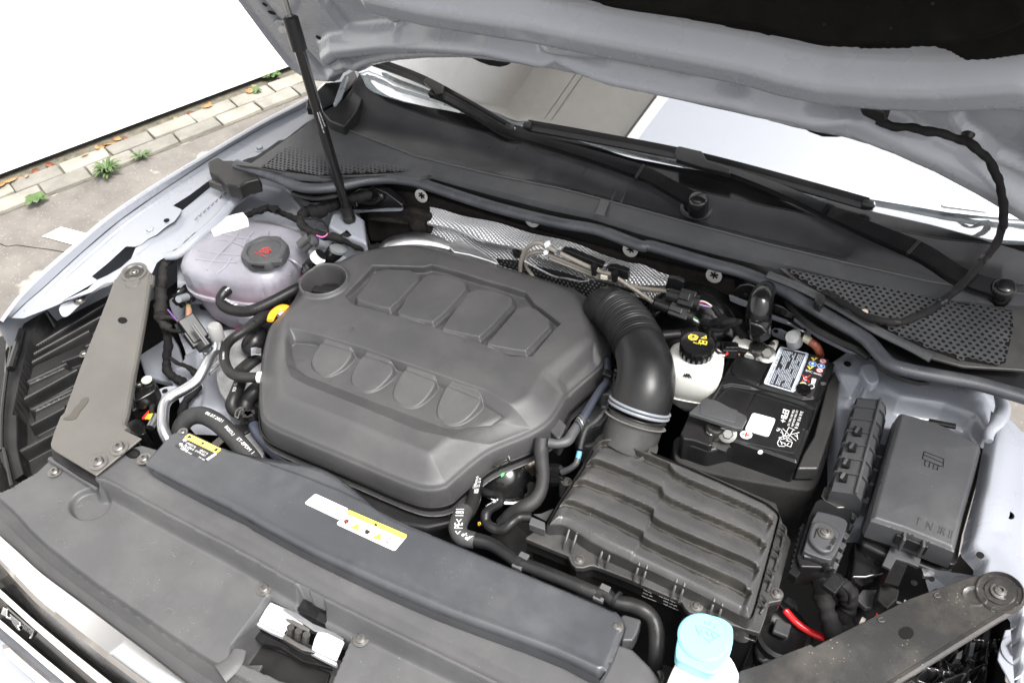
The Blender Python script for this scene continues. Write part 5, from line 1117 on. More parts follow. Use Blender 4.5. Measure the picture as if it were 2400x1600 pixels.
# right of the cover: throttle side castings
for pts_, z_, m_, d_ in ((D4((1680, 20), (1740, 0), (1790, 60), (1770, 110), (1690, 100)), .83, CAST, .05), (D4((1600, 160), (1700, 110), (1860, 120), (1850, 200), (1760, 260), (1640, 300), (1560, 260)), .80, CAST, .05),
        (D4((1380, 480), (1540, 230), (1600, 200), (1660, 260), (1680, 420), (1620, 560), (1500, 620), (1420, 640), (1360, 560)), .76, CAST, .08), (D4((1440, 560), (1600, 520), (1640, 600), (1560, 760), (1440, 780), (1400, 660)), .72, CAST, .06)):
    prism('cast_housing', chaikin([W(p, z_) for p in pts_], 1), d_, m_, EB, bevel=.005, seg=2)
prism('sensor_plate', [W(p, .80) for p in D4((1405, 410), (1535, 230), (1540, 300), (1480, 410), (1440, 450))], .003, ALU, EB, bevel=.001)
lathe('plate_hole', W(D4((1460, 380))[0], .8005), [(.004, 0), (.004, .0006)], BLK, EB, n=12)
for p in D4((1415, 440), (1750, 70), (1780, 150)): place('engine_bolt', HEXS, W(p, .802 if p[1] > 900 else .835), EB, s=.9)
for k in range(10):
    p = D4((1500 + random.uniform(-60, 240), 260 + random.uniform(-60, 350)))[0]; boxw('casting_rib', W(p, .795), (.03 * random.uniform(.5, 1), .006, .012), CAST, EB, axis=(random.uniform(-1, 1), random.uniform(.2, 1), 0), bevel=.001)
vm = thing('vacuum_dome', 'black round actuator dome with a green dot in the gap right of the engine cover', 'actuator', W(E1((740, 450))[0], .76))
vc = W(E1((730, 430))[0], .775); lathe('dome_shell', vc, [(.052, -.02), (.053, 0), (.050, .008), (.046, .012), (.040, .020), (.025, .030), (.008, .035), (.001, .036)], PLS, vm, n=40, axis=(.25, -.15, 1))
tube('dome_ring', [vc + np.array([.0545 * math.cos(t), .0545 * math.sin(t), -.004 - .0135 * math.cos(t)]) for t in np.linspace(-1.9, 1.0, 20)], .0035, ALU, vm, n=8, k=2)
lathe('green_dot', W(E1((697, 437))[0], vc[2] + .037), [(.005, -.002), (.005, .0005)], mat('green_paint', (.1, .45, .15), .4), vm, n=12, sx=.5)
for (u, v) in ((905, 560), (940, 470), (850, 590), (740, 615)): boxw('dome_clip', W(E1((u, v))[0], .768), (.010, .008, .008), PLB, vm, bevel=.001)
# dark clutter below the cover's front edge
cl = thing('engine_plugs', 'small black plugs and wires under the front edge of the engine cover', 'connector', W(D3((1500, 1480))[0], .72))
for k, (u, v) in enumerate(((1400, 1440), (1440, 1460), (1480, 1480), (1510, 1500), (1545, 1515))): boxw('plug_fin', W(D3((u, v))[0], .772), (.004, .030, .02), PLG if k % 2 else PLB, cl, axis=(.9, .4, 0), bevel=.001)
boxw('plug_body', W(D3((1560, 1550))[0], .76), (.035, .03, .02), PLB, cl, axis=(.9, .4, 0), bevel=.003); text('P', D3((1540, 1545))[0], D3((1570, 1560))[0], .7715, PRW, cl)
tri = D6((1505, 140), (1535, 98), (1545, 158)); decal('warning_triangle', tri, .745, mat('tri_grey', (.35, .34, .3), .5), cl)
boxw('plug_body', W(D6((1530, 150))[0], .735), (.09, .03, .018), PLB, cl, axis=(.9, -.4, 0), bevel=.004)
tube('manifold_pipe', [W(p, .74) for p in D6((1380, 20), (1440, 90), (1500, 190), (1580, 220))], .014, PLB, cl, n=14)
for k, (u, v, m_) in enumerate(((1150, 870, WRED), (1185, 890, WYEL), (1200, 905, WRED), (1170, 955, WRED))):
    a_, b_ = E1((u - 960, v)), E1((u - 960 + 40, v + 8)); tube('loose_wire', [W(a_[0], .70), W(b_[0], .705)], .0025 if k < 3 else .007, m_, cl, n=6)
tube('loose_wire', [W(p, .70) for p in E1((245, 1035), (255, 1015), (270, 1020), (262, 1035))], .0012, WWHT, cl, n=5); tube('loose_wire', [W(p, .70) for p in E1((180, 1075), (230, 1050), (300, 1060))], .002, WRED, cl, n=5)
tube('loose_wire', [W(p, .71) for p in E1((340, 905), (350, 880), (362, 885))], .0035, WRED, cl, n=6); tube('loose_wire', [W(p, .71) for p in E1((480, 905), (475, 880), (495, 880), (490, 900))], .0014, WYEL, cl, n=5)

# ================================================================ front duct cover (long lid with stickers)
DC = thing('intake_duct_cover', 'long smooth grey plastic duct cover with stickers lying across the front of the bay', 'cover', W((880, 1300), .82))
dco = [(341, 1078), (362, 1055), (393, 1021), (403, 1012), (418, 1007), (440, 1008)] + [(475, 1025), (520, 1048), (600, 1066), (680, 1078), (730, 1085), (775, 1103), (820, 1133), (885, 1190), (930, 1218), (1060, 1268), (1224, 1337), (1440, 1426), (1455, 1440), (1465, 1462), (1461, 1480), (1452, 1500)] + E2((560, 1290), (430, 1540), (395, 1520), (0, 1310)) + D6((2091, 1030), (1700, 865), (1300, 680), (1000, 535), (800, 432), (400, 210)) + D2((2352, 1075), (2050, 935), (1700, 755), (1400, 590), (1335, 545))
DZ = .858; dcw = np.array([W(p, DZ) for p in dco]); dcw = chaikin(dcw, 1)
fhl = np.array([W(p, DZ) for p in D2((1335, 520), (1800, 745), (2352, 1010)) + D6((350, 130), (1000, 480), (1500, 705), (2091, 960)) + E2((0, 1245), (400, 1425))])
ksl = np.array([W(p, DZ) for p in ((500, 1038), (560, 1062), (614, 1082), (700, 1112), (800, 1152), (935, 1218), (1060, 1272), (1224, 1340), (1440, 1432))])
def fdc(X, Y):
    d = sdf(dcw, X, Y); fb = pld(fhl, X, Y); front = Y < np.interp(X, fhl[:, 0], fhl[:, 1])
    H = DZ - .0045 * (1 - sm(d, 0, .007)) - np.where(front, .016 * sm(fb, 0, .016), 0) + .0008 * np.exp(-(fb / .006) ** 2) * 2
    rearside = Y > np.interp(X, ksl[:, 0], ksl[:, 1]); H -= .0050 * sm(pld(ksl, X, Y), 0, .004) * rearside * (X > ksl[0, 0]) * (X < ksl[-1, 0])
    H += .0002 * np.sin(X * 8 + 1) ; return H, d > 0
hfield('duct_lid', *bb(dcw, .012), .0026, fdc, PLU, DC, snap=dcw)
loft('duct_wall', [off(dcw, -.0006) * [1, 1, 0] + [0, 0, DZ - .004], off(dcw, .0002) * [1, 1, 0] + [0, 0, DZ - .019], off(dcw, -.002) * [1, 1, 0] + [0, 0, DZ - .036]], PLU, DC, closed=True)
for p in (D2((1678, 245))[0], E2((572, 1052))[0]): screw(p, DZ - .002, DC, SCREWS)
screw(D2((1325, 492))[0], .838, DC, SCREW); 
prism('duct_end_bracket', [W(p, .845) for p in E2((600, 950), (640, 930), (800, 980), (760, 1110), (720, 1180), (610, 1180), (640, 1060))], .03, PLG, DC, bevel=.004)
# sticker 1 (air conditioning, upside down for the viewer)
dz = DZ + .0003
st = decal('sticker_black', rrect(D2((1700, 305), (1980, 440), (1895, 512), (1605, 372)), .06), dz, LBK, DC, lift=.0010)
decal('sticker_yellow', rrect(D2((1735, 262), (2038, 402), (1985, 440), (1692, 300)), .25), dz, LBY, DC, lift=.0013)
decal('warning_triangle', D2((1715, 300), (1748, 275), (1768, 305)), dz, PRK, DC, lift=.0018); decal('warning_flame', D2((1845, 360), (1865, 335), (1880, 350), (1872, 362)), dz, PRK, DC, lift=.0018); decal('book_symbol', D2((1965, 415), (1990, 395), (2010, 405), (1985, 428)), dz, PRK, DC, lift=.0018)
for a, b, s_ in (((1810, 375), (1730, 335), 'R-1234yf'), ((1795, 398), (1710, 358), '0.460 kg'), ((1740, 405), (1680, 375), 'PAG'), ((1770, 445), (1680, 400), '5WA 820 189'), ((1920, 435), (1850, 402), 'R-1234yf'), ((1900, 455), (1810, 408), '1300 kg/m3'), ((1890, 500), (1835, 470), 'VW AG')): text(s_, D2(a)[0], D2(b)[0], dz, PRW, DC, 'sticker_print', lift=.0016)
for c in ((1700, 322), (1665, 362)):
    for k in range(3):
        a = k * math.pi / 3; u, v = 20 * math.cos(a), 14 * math.sin(a); decal('snowflake', D2((c[0] - u - 3, c[1] - v), (c[0] - u + 3, c[1] - v - 3), (c[0] + u + 3, c[1] + v), (c[0] + u - 3, c[1] + v + 3)), dz, PRW, DC, lift=.0016 + k * .0001)
for k in range(9): decal('barcode_bar', D2((1893 + k * 9.5, 495 - k * 6.5), (1896 + k * 9.5, 492 - k * 6.5), (1915 + k * 9.5, 500 - k * 6.5), (1911 + k * 9.5, 504 - k * 6.5)), dz, PRW, DC, lift=.0016)
# sticker 2 (oil grade)
decal('sticker_white', rrect(D6((1008, 24), (1282, 150), (1205, 238), (918, 102)), .16), dz, LBW, DC, lift=.0010)
GRYP = mat('print_grey', (.018, .018, .025), .6)
for a, b, s_ in (((1062, 88), (1170, 132), 'VW 508 00'), ((1042, 108), (1150, 152), 'VW 509 00'), ((1015, 132), (1125, 178), 'SAE 0W-20')): text(s_, D6(a)[0], D6(b)[0], dz, GRYP, DC, 'sticker_print', lift=.0016, bold=.02)
text('5WA 010 508', D6((1205, 215))[0], D6((1260, 155))[0], dz, GRYP, DC, 'sticker_print', lift=.0014, h=.003)
tube('oil_can_symbol', [W(p, dz + .0014) for p in D6((1003, 40), (1015, 50), (1035, 60), (1048, 48), (1030, 42), (1015, 50))], .0005, GRYP, DC, n=4, cm=False)
tube('book_symbol', [W(p, dz + .0014) for p in D6((1195, 125), (1235, 142), (1220, 158), (1183, 143), (1195, 125), (1208, 150))], .0005, GRYP, DC, n=4, cm=False)
# sticker 3 (yellow header warning)
decal('sticker_white', rrect(D6((1280, 160), (1758, 368), (1655, 492), (1178, 272)), .12), dz, LBW, DC, lift=.0010)
decal('sticker_yellow', rrect(D6((1285, 158), (1760, 362), (1733, 398), (1258, 188)), .3), dz, mat('label_lemon', (.88, .74, .08), .4), DC, lift=.0013)
decal('warning_triangle', D6((1482, 282), (1505, 262), (1522, 296)), dz, PRK, DC, lift=.0018)
for t_ in (((1290, 300), (1365, 268), (1362, 330)), ((1470, 380), (1546, 346), (1542, 410))):
    decal('triangle_border', D6(*t_), dz, PRK, DC, lift=.0014); c_ = np.mean(t_, 0); decal('warning_triangle', D6(*[tuple(c_ + (np.array(p) - c_) * .8) for p in t_]), dz, PRY, DC, lift=.0017)
    for k in (-1, 0, 1): decal('heat_mark', D6((c_[0] + 4 + k * 7, c_[1] - 10), (c_[0] + 7 + k * 7, c_[1] - 9), (c_[0] + 2 + k * 7, c_[1] + 10), (c_[0] - 1 + k * 7, c_[1] + 9)), dz, PRK, DC, lift=.0020)
decal('triangle_border', D6((1380, 340), (1450, 305), (1460, 368)), dz, PRR, DC, lift=.0014); decal('triangle_inner', D6((1391, 341), (1446, 313), (1453, 361)), dz, LBW, DC, lift=.0016)
decal('fan_symbol', ell(D6((1432, 338))[0], 5.5, 5), dz, PRK, DC, lift=.0019)
decal('ban_ring', ell(D6((1262, 255))[0], 12.2, 8.6, rot=.35), dz, PRR, DC, lift=.0014); decal('ban_inner', ell(D6((1262, 255))[0], 10.6, 7.2, rot=.35), dz, LBW, DC, lift=.0016)
decal('hand_symbol', D6((1240, 250), (1255, 240), (1260, 228), (1268, 240), (1280, 236), (1284, 250), (1270, 268), (1250, 275)), dz, PRK, DC, lift=.0019)
decal('ban_bar', D6((1235, 232), (1242, 228), (1290, 278), (1284, 282)), dz, PRR, DC, lift=.0022)
tube('oil_can_symbol', [W(p, dz + .0014) for p in D6((1602, 372), (1612, 380), (1625, 402), (1650, 408), (1670, 398), (1640, 385), (1615, 378))], .0007, PRK, DC, n=4, cm=False)
tube('book_symbol', [W(p, dz + .0014) for p in D6((1588, 412), (1618, 428), (1605, 446), (1574, 430), (1588, 412), (1600, 438))], .0006, PRK, DC, n=4, cm=False)
text('5Q0 010 352 AA', D6((1642, 478))[0], D6((1712, 398))[0], dz, GRYP, DC, 'sticker_print', lift=.0014, h=.003)

# ================================================================ bonnet latch in the slot
LT = thing('bonnet_latch', 'bonnet lock with two white metal plates set in the slot of the front trim', 'latch', W(D6((900, 1200))[0], .72))
LWM = mat('latch_plate', (.72, .72, .76), .35, .35, bump=.05)
LZ = .782
prism('latch_plate', [W(p, LZ) for p in D6((640, 905), (700, 930), (880, 1010), (960, 1090), (800, 1090), (740, 1165), (620, 1110), (545, 1055), (600, 960))], .004, LWM, LT, bevel=.0015)
prism('latch_plate', [W(p, LZ) for p in D6((1040, 1120), (1100, 1130), (1245, 1230), (1180, 1385), (1140, 1370), (975, 1290), (1000, 1200))], .004, LWM, LT, bevel=.0015)
prism('latch_bridge', [W(p, LZ + .002) for p in D6((745, 945), (850, 985), (990, 1080), (1170, 1150), (1240, 1200), (1230, 1225), (1100, 1160), (1000, 1145), (900, 1080), (740, 975))], .006, ALU, LT, bevel=.001)
for c in (((545, 1050), (620, 1090), (660, 1120), (760, 1160), (755, 1200), (640, 1150), (528, 1090)), ((975, 1290), (1000, 1300), (1140, 1370), (1185, 1400), (1175, 1425), (1080, 1380), (965, 1320))):
    prism('latch_lip', [W(p, LZ - .012) for p in D6(*c)], .010, LWM, LT, bevel=.001)
prism('latch_claw', [W(p, LZ + .006) for p in D6((760, 1035), (830, 1050), (960, 1120), (955, 1145), (880, 1120), (770, 1055))], .005, SCR, LT, bevel=.001)
for k in range(3): tube('latch_pin', [W(D6((805 + k * 65, 1110 + k * 30))[0], LZ + .004), W(D6((800 + k * 62, 1170 + k * 30))[0], LZ - .012)], .006, SCR, LT, n=10)
prism('latch_hook', [W(p, LZ - .004) for p in D6((740, 1180), (760, 1165), (860, 1230), (990, 1290), (1000, 1320), (900, 1300), (820, 1255), (740, 1210))], .008, SCR, LT, bevel=.002)
prism('latch_carrier', [W(p, LZ - .030) for p in D6((480, 1130), (520, 1098), (700, 1180), (725, 1220), (860, 1300), (940, 1335), (1140, 1430), (1140, 1450), (900, 1390), (800, 1330), (720, 1280), (560, 1240), (490, 1180))], .012, PLS, LT, bevel=.002)
prism('latch_floor', [W(p, .72) for p in D6((420, 1280), (560, 1240), (900, 1390), (1130, 1480), (1060, 1700), (300, 1500))], .01, PLB, LT, bevel=.002)
prism('floor_cover', [W(p, .742) for p in D6((560, 1415), (580, 1410), (540, 1490), (560, 1520), (830, 1620), (400, 1650), (400, 1420))], .008, PLT, LT, bevel=.002)
prism('spring_funnel', [W(p, .790) for p in D6((915, 820), (960, 840), (1110, 910), (1118, 1010), (1080, 1078), (1000, 1040), (850, 970))], .003, PLS, LT, bevel=.001)
lathe('funnel_ring', W(D6((1010, 900))[0], .7905), [(.0062, 0), (.0062, .004), (.0035, .004), (.0035, .001)], SCR, LT, n=18)
prism('funnel_step', [W(p, .795) for p in D6((1040, 985), (1115, 1010), (1080, 1075), (1010, 1045))], .006, PLB, LT, bevel=.001)

# ================================================================ air filter box
AB = thing('air_filter_box', 'ribbed dusty black air filter box in the right half of the bay', 'air filter', W((1580, 1300), .7))
AZ = .872
ato = E3((268, 745), (285, 700), (400, 500), (470, 400), (560, 262), (640, 115), (670, 65), (710, 45), (800, 42), (1080, 150), (1500, 320), (2000, 548), (2060, 590), (2128, 650), (2110, 730), (1990, 1180), (1920, 1440), (1890, 1482), (1860, 1480), (1800, 1450), (1400, 1240), (1000, 1055), (650, 900), (470, 775), (420, 748), (380, 738))
atw = chaikin(np.array([W(p, AZ) for p in ato]), 1)
grv = [E3((655, 102), (780, 96), (1190, 252), (1250, 300), (1320, 368), (1580, 480), (1940, 640), (2030, 705), (2088, 708), (2070, 768), (1980, 712), (1580, 545), (1330, 432), (1240, 360), (1200, 332), (770, 150), (640, 140)),
       E3((565, 252), (690, 250), (1130, 438), (1190, 490), (1260, 558), (1880, 828), (1970, 895), (2038, 882), (2022, 944), (1900, 892), (1230, 602), (1160, 530), (1110, 482), (680, 312), (552, 292)),
       E3((468, 412), (590, 408), (1070, 612), (1120, 660), (1180, 738), (1850, 1028), (1930, 1085), (1982, 1070), (1962, 1134), (1880, 1112), (1160, 802), (1100, 720), (1050, 662), (600, 460), (458, 448)),
       E3((378, 582), (490, 573), (980, 788), (1040, 830), (1100, 898), (1770, 1188), (1850, 1268), (1918, 1260), (1898, 1332), (1800, 1302), (1080, 962), (1010, 905), (960, 852), (500, 632), (368, 612))]
SD = .0165
rear = [catmull(np.array([W(p, AZ) for p in E3(*c)]), 3) for c in (((640, 104), (655, 102), (780, 96), (1190, 252), (1250, 300), (1320, 368), (1580, 480), (1940, 640), (2030, 705), (2088, 712)), ((550, 254), (565, 252), (690, 250), (1130, 438), (1190, 490), (1260, 558), (1880, 828), (1970, 895), (2038, 890)),
        ((455, 414), (468, 412), (590, 408), (1070, 612), (1120, 660), (1180, 738), (1850, 1028), (1930, 1085), (1982, 1078)), ((365, 584), (378, 582), (490, 573), (980, 788), (1040, 830), (1100, 898), (1770, 1188), (1850, 1268), (1918, 1268)))]
frnt = [catmull(np.array([W(p, AZ - SD) for p in E3(*c)]), 3) for c in (((625, 138), (640, 140), (770, 150), (1200, 332), (1240, 360), (1330, 432), (1580, 545), (1980, 712), (2075, 770)), ((540, 290), (552, 292), (680, 312), (1110, 482), (1160, 530), (1230, 602), (1900, 892), (2025, 948)),
        ((445, 446), (458, 448), (600, 460), (1050, 662), (1100, 720), (1160, 802), (1880, 1112), (1966, 1138)), ((355, 610), (368, 612), (500, 632), (960, 852), (1010, 905), (1080, 962), (1800, 1302), (1902, 1336)))]
def fab(X, Y):
    d = sdf(atw, X, Y); S = np.zeros(X.shape)
    yr = [np.interp(X, np.maximum.accumulate(r[:, 0]), r[:, 1]) for r in rear]; yf = [np.minimum(np.interp(X, np.maximum.accumulate(f[:, 0]), f[:, 1]), yr[k] - .002) for k, f in enumerate(frnt)]
    for k in range(4):
        x0_, x1_ = rear[k][1, 0], rear[k][-1, 0]; on = sm(X, x0_ - .002, x0_ + .016) * (1 - sm(X, x1_ - .010, x1_ - .001))
        t = np.clip((yr[k] - Y) / (yr[k] - yf[k]), 0, 1); nxt = yr[k + 1] if k < 3 else yf[k] - .055
        back = np.clip((yf[k] - Y) / np.maximum(yf[k] - nxt, .01), 0, 1)
        S = np.maximum(S, np.where(Y > yr[k], 0, np.where(Y > yf[k], sm(t, 0, 1), 1 - sm(back, 0, 1.0) ** .8)) * on)
    H = AZ - SD * S - .016 * (1 - sm(d, 0, .022)) ** 2 - .010 * (1 - sm(d, 0, .004))
    return H, d > 0
hfield('filter_lid', *bb(atw, .01), .0010, fab, PLA, AB, snap=atw)
lido = bpy.data.objects['filter_lid']; lido.data.materials.append(GSD); nP = len(lido.data.polygons); cc = np.empty(nP * 3); lido.data.polygons.foreach_get('center', cc); cc = cc.reshape(-1, 3) + LOC[AB.name]
mi = np.zeros(nP, np.int32)  # step faces take the darker material, shade put into colour along with dust
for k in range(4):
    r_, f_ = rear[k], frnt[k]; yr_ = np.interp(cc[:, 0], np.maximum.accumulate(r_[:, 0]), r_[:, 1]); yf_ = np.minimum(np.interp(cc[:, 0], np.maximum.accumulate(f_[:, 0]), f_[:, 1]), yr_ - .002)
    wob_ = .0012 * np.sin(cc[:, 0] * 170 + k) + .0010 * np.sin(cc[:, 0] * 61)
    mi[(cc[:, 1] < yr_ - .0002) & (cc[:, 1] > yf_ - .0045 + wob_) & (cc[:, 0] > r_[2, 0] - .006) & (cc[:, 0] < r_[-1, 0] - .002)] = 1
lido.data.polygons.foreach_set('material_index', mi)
wt_ = off(atw, -.0003); loft('lid_wall', [wt_ * [1, 1, 0] + [0, 0, AZ - .012], off(atw, .002) * [1, 1, 0] + [0, 0, AZ - .04], off(atw, .007) * [1, 1, 0] + [0, 0, .803]], PLD, AB, closed=True)
FZ = .836
fl_ = [(1231, 1262), (1233, 1257), (1252, 1244)] + E3((270, 800), (500, 400), (800, 150), (1500, 350), (2080, 600), (2160, 830), (2200, 895)) + [(1853, 1275)] + E3((2108, 1250), (2100, 1275), (2142, 1300), (2142, 1330), (2120, 1368), (2030, 1385)) + [(1800, 1425), (1796, 1442), (1783, 1478), (1779, 1483), (1773, 1481)] + E2((1650, 1042), (1235, 915), (1200, 880), (1170, 825)) + [(1560, 1394), (1478, 1358)] + E3((720, 1120), (640, 1092), (610, 1095), (560, 1110), (500, 1108), (470, 1080), (440, 1015), (120, 885))
flw = np.array([W(p, FZ) for p in fl_]); prism('filter_flange', flw, .012, PLD, AB, bevel=.003, seg=3)
lw_ = chaikin(off(flw, -.001), 1); loft('filter_base', [off(flw, -.003) * [1, 1, 0] + [0, 0, FZ - .011], off(flw, -.0015) * [1, 1, 0] + [0, 0, FZ - .034], off(flw, -.006) * [1, 1, 0] + [0, 0, FZ - .035], off(flw, -.012) * [1, 1, 0] + [0, 0, .60]], PLB, AB, closed=True)
# fins on the front wall
for k, (u, v) in enumerate(((430, 880), (490, 910), (703, 1005), (762, 1030), (985, 1130), (1045, 1160), (1280, 1265), (1340, 1295), (1575, 1415), (1640, 1445))):
    a = E3((u + 22, v - 78))[0]; b = E3((u - 25, v + 80))[0]; A_, B_ = W(a, AZ - .016), W(b, FZ + .001); m_ = (A_ + B_) / 2 + np.array([.001, -.004, .002])
    tube('wall_fin', [A_, m_, B_], .0022, PLD, AB, n=8)
for k, (u, v) in enumerate(((2118, 760), (2100, 810), (2075, 930), (2055, 980), (2015, 1110), (2000, 1165), (1965, 1320), (1945, 1365))):
    A_, m_, B_ = W(E3((u, v))[0], AZ - .012), W(E3((u + 38, v + 55))[0], AZ - .03), W(E3((u + 10, v + 190 - k * 12))[0], FZ + .002)
    tube('wall_fin', [A_, m_, B_], .0022, PLD, AB, n=8)
for p in (E3((528, 1045))[0], E3((2085, 1310))[0], E3((1455, 1410))[0]): screw(p, FZ + .0005, AB, SCREWS)
screw(E3((430, 432))[0], .80, AB, SCREWS); prism('filter_ear', [W(p, .80) for p in E3((370, 450), (400, 405), (460, 405), (400, 560), (370, 540))], .01, PLB, AB, bevel=.003)
prism('snorkel_mount', [W(p, .855) for p in E3((150, 700), (262, 748), (262, 812), (130, 765))], .018, PLT, AB, bevel=.002)
prism('mount_tab', [W(p, .83) for p in E3((165, 685), (230, 680), (290, 655), (330, 640), (270, 740))], .004, PLG, AB, bevel=.001)
fr_a, fr_b = W(E3((480, 1108))[0], FZ), W((1770, 1481), FZ); fdv = fr_b - W((1343, 1330), FZ); fdv /= np.linalg.norm(fdv); fnv = np.array([fdv[1], -fdv[0], 0]); fpl = (W((1520, 1378), FZ) + fnv * .0015, fnv)
if fnv[1] > 0: fnv = -fnv; fpl = (W((1520, 1378), FZ) + fnv * .0015, fnv)
for a, b, s_ in (((815, 705), (888, 742), 'VW AG'), ((812, 735), (897, 772), '5WA 183'), ((803, 765), (935, 815), 'Filterelement'), ((957, 765), (1128, 835), 'ZSB 5WA 129 601'), ((997, 808), (1124, 862), '5WA 129 607'), ((1000, 838), (1136, 898), '5Q0 129 620 D')):
    text(s_, E2(a)[0], E2(b)[0], 0, PRW, AB, 'part_number', plane=fpl, lift=.001, bold=.01)
fpl2 = (W((1720, 1462), FZ - .006) + fnv * .004, fnv); text('*084720661P*', E2((1668, 1112))[0], E2((1838, 1175))[0], 0, PRW, AB, 'part_number', plane=fpl2, lift=.002, bold=.01)
tube('intake_tunnel', [W(p, z) for p, z in zip(E1((900, 900), (820, 1020), (760, 1130)), (.72, .70, .68))], .045, PLD, AB, n=20, flat=.6)

# ================================================================ intake pipe: neck, clamp, elbow, corrugated hose
IP = thing('intake_pipe', 'thick black corrugated intake hose curving from the air filter box to the engine', 'hose', W((1500, 900), .8))
ipts = [((1470, 1042), .835, .047), ((1484, 1005), .860, .0475), ((1495, 968), .884, .048)]
tube('filter_neck', [W(p, z) for p, z, r in ipts], [r for p, z, r in ipts], PLD, IP, n=40)
loft('neck_foot', [np.array([W((1466 + 58 * math.cos(t) * (1.0 + .16 * k), 1040 + 40 * math.sin(t) * (1 + .1 * k) + 4 * k), .862 - .006 * k) for t in np.linspace(0, 2 * math.pi, 32, endpoint=False)]) for k in (0, 1, 2)], PLD, IP, closed=True)
el = [((1496, 962), .888, .0505), ((1508, 925), .910, .0505), ((1514, 885), .925, .0495), ((1511, 850), .933, .0475), ((1501, 818), .935, .0450)]
tube('intake_elbow', [W(p, z) for p, z, r in el], [r for p, z, r in el], PLB, IP, n=40)
cg = [((1502, 821), .935, .0445), ((1489, 791), .934, .0430), ((1474, 765), .930, .0425), ((1457, 744), .925, .0420), ((1440, 729), .918, .0415)]
tube('corrugated_hose', [W(p, z) for p, z, r in cg], [r for p, z, r in cg], PLB, IP, n=40, corr=(.06, .97, 18, .0030))
cg2 = [((1442, 730), .919, .0415), ((1425, 722), .908, .041), ((1408, 728), .890, .038)]
tube('hose_end', [W(p, z) for p, z, r in cg2], [r for p, z, r in cg2], PLB, IP, n=30)
def ringat(P, ax, r, w_, m_, nm, par, n=48, a0=0, a1=2 * math.pi, flat=1):
    a, b, c = frame_of(ax); return tube(nm, [P + r * (math.cos(t) * a + math.sin(t) * b) for t in np.linspace(a0, a1, n)], w_, m_, par, n=8, k=1, flat=flat)
n0 = W((1496, 962), .888); n1_ = W((1508, 925), .910); axd = (n1_ - n0) / np.linalg.norm(n1_ - n0)
ringat(n0 + axd * .002, axd, .0515, .0028, CLP, 'hose_clamp', IP); ringat(n0 + axd * .009, axd, .0520, .0026, CLP, 'hose_clamp', IP)
ringat(n0 - axd * .008, axd, .0500, .0016, PLB, 'neck_ring', IP)
ringat(n0 - axd * .018, axd, .0482, .0060, mat('foil_tape_band', (.30, .29, .28), .35, .5), 'neck_band', IP, flat=.25)
tb = [W(p, .930) for p in D4((1880, 220), (1885, 180), (1915, 175), (1925, 215), (1980, 250), (2090, 290), (2110, 265), (2120, 290))]; tube('clamp_ear', tb, .0028, CLP, IP, n=8, k=4)

# ================================================================ battery in its insulated sleeve
BT = thing('battery', 'black car battery with warning label, white code label and red plus sign', 'battery', W((1700, 950), .70))
BZ = .89
bo = C5((372, 1232), (365, 1262), (395, 1285), (500, 1320), (640, 1370), (840, 1330), (850, 1320), (1440, 1525), (1490, 1400), (1560, 1180), (1680, 780), (1800, 570), (1560, 470), (1280, 395), (1230, 560), (870, 470), (800, 560), (740, 720), (640, 900), (480, 1080))
bow = np.array([W(p, BZ) for p in C5((450, 1050), (365, 1255), (640, 1352), (850, 1300), (1445, 1502), (1560, 1180), (1690, 770), (1790, 590), (1290, 415), (830, 430), (760, 650), (600, 900))])
lidp = [W(p, BZ) for p in C5((850, 1300), (1445, 1502), (1790, 590), (1280, 400), (1230, 540), (1185, 570), (880, 500), (760, 740), (560, 1080), (900, 1185))]
prism('battery_case', bow - [0, 0, .014], .17, PLB, BT, bevel=.006, seg=3)
b1 = np.array(lidp); hd1 = np.array([W(p, BZ) for p in C5((690, 925), (760, 800), (830, 780), (1100, 820), (1520, 960), (1610, 1010), (1600, 1060), (1540, 1210), (1500, 1190), (1550, 1040), (1480, 990), (1080, 870), (830, 810), (780, 830), (700, 930))])
gl1 = np.array([W(p, BZ) for p in C5((740, 755), (900, 770), (1250, 870), (1500, 930), (1620, 940), (1690, 880), (1710, 770), (1660, 770), (1600, 900), (1500, 905), (1100, 790), (880, 690), (850, 650), (900, 540))])
sp1 = np.array([W(p, BZ) for p in C5((1055, 860), (960, 1060))]); sp2 = np.array([W(p, BZ) for p in C5((1190, 570), (1100, 780))]); fr1 = np.array([W(p, BZ) for p in C5((860, 1300), (1410, 1425), (1450, 1380), (1520, 1190))])
def fbt(X, Y):
    d = sdf(b1, X, Y); H = BZ - .003 * (1 - sm(d, 0, .004))
    for q_ in (hd1, gl1): dd_ = sdf(q_, X, Y); H -= .004 * sm(dd_, -.0005, .0015)
    H += .0016 * np.exp(-(pld(hd1, X, Y) / .0016) ** 2)
    for q_ in (sp1, sp2): H -= .0035 * np.exp(-(pld(q_, X, Y) / .0016) ** 2)
    H -= .0012 * np.exp(-(pld(fr1, X, Y) / .0012) ** 2)
    return H, d > 0
hfield('battery_lid', *bb(b1), .0014, fbt, PLB, BT, snap=b1)
loft('lid_edge', [off(b1, 0.0002) * [1, 1, 0] + [0, 0, BZ - .0028], off(b1, .0006) * [1, 1, 0] + [0, 0, BZ - .022]], PLB, BT, closed=True)
bz = BZ + .0006
decal('label_panel', C5((1290, 425), (1740, 560), (1690, 690), (1640, 760), (1590, 890), (1560, 905), (1420, 880), (1130, 785)), bz, LBK, BT)
decal('spec_label', rrect(C5((1285, 440), (1555, 505), (1420, 865), (1132, 780)), .08), bz, mat('label_blue_white', (.62, .68, .76), .4), BT, lift=.0009)
inner_ = [C5((1320, 460), (1520, 510), (1385, 845), (1185, 785))[i] for i in range(4)]
decal('label_field', inner_, bz, LBK, BT, lift=.0012)
random.seed(5)
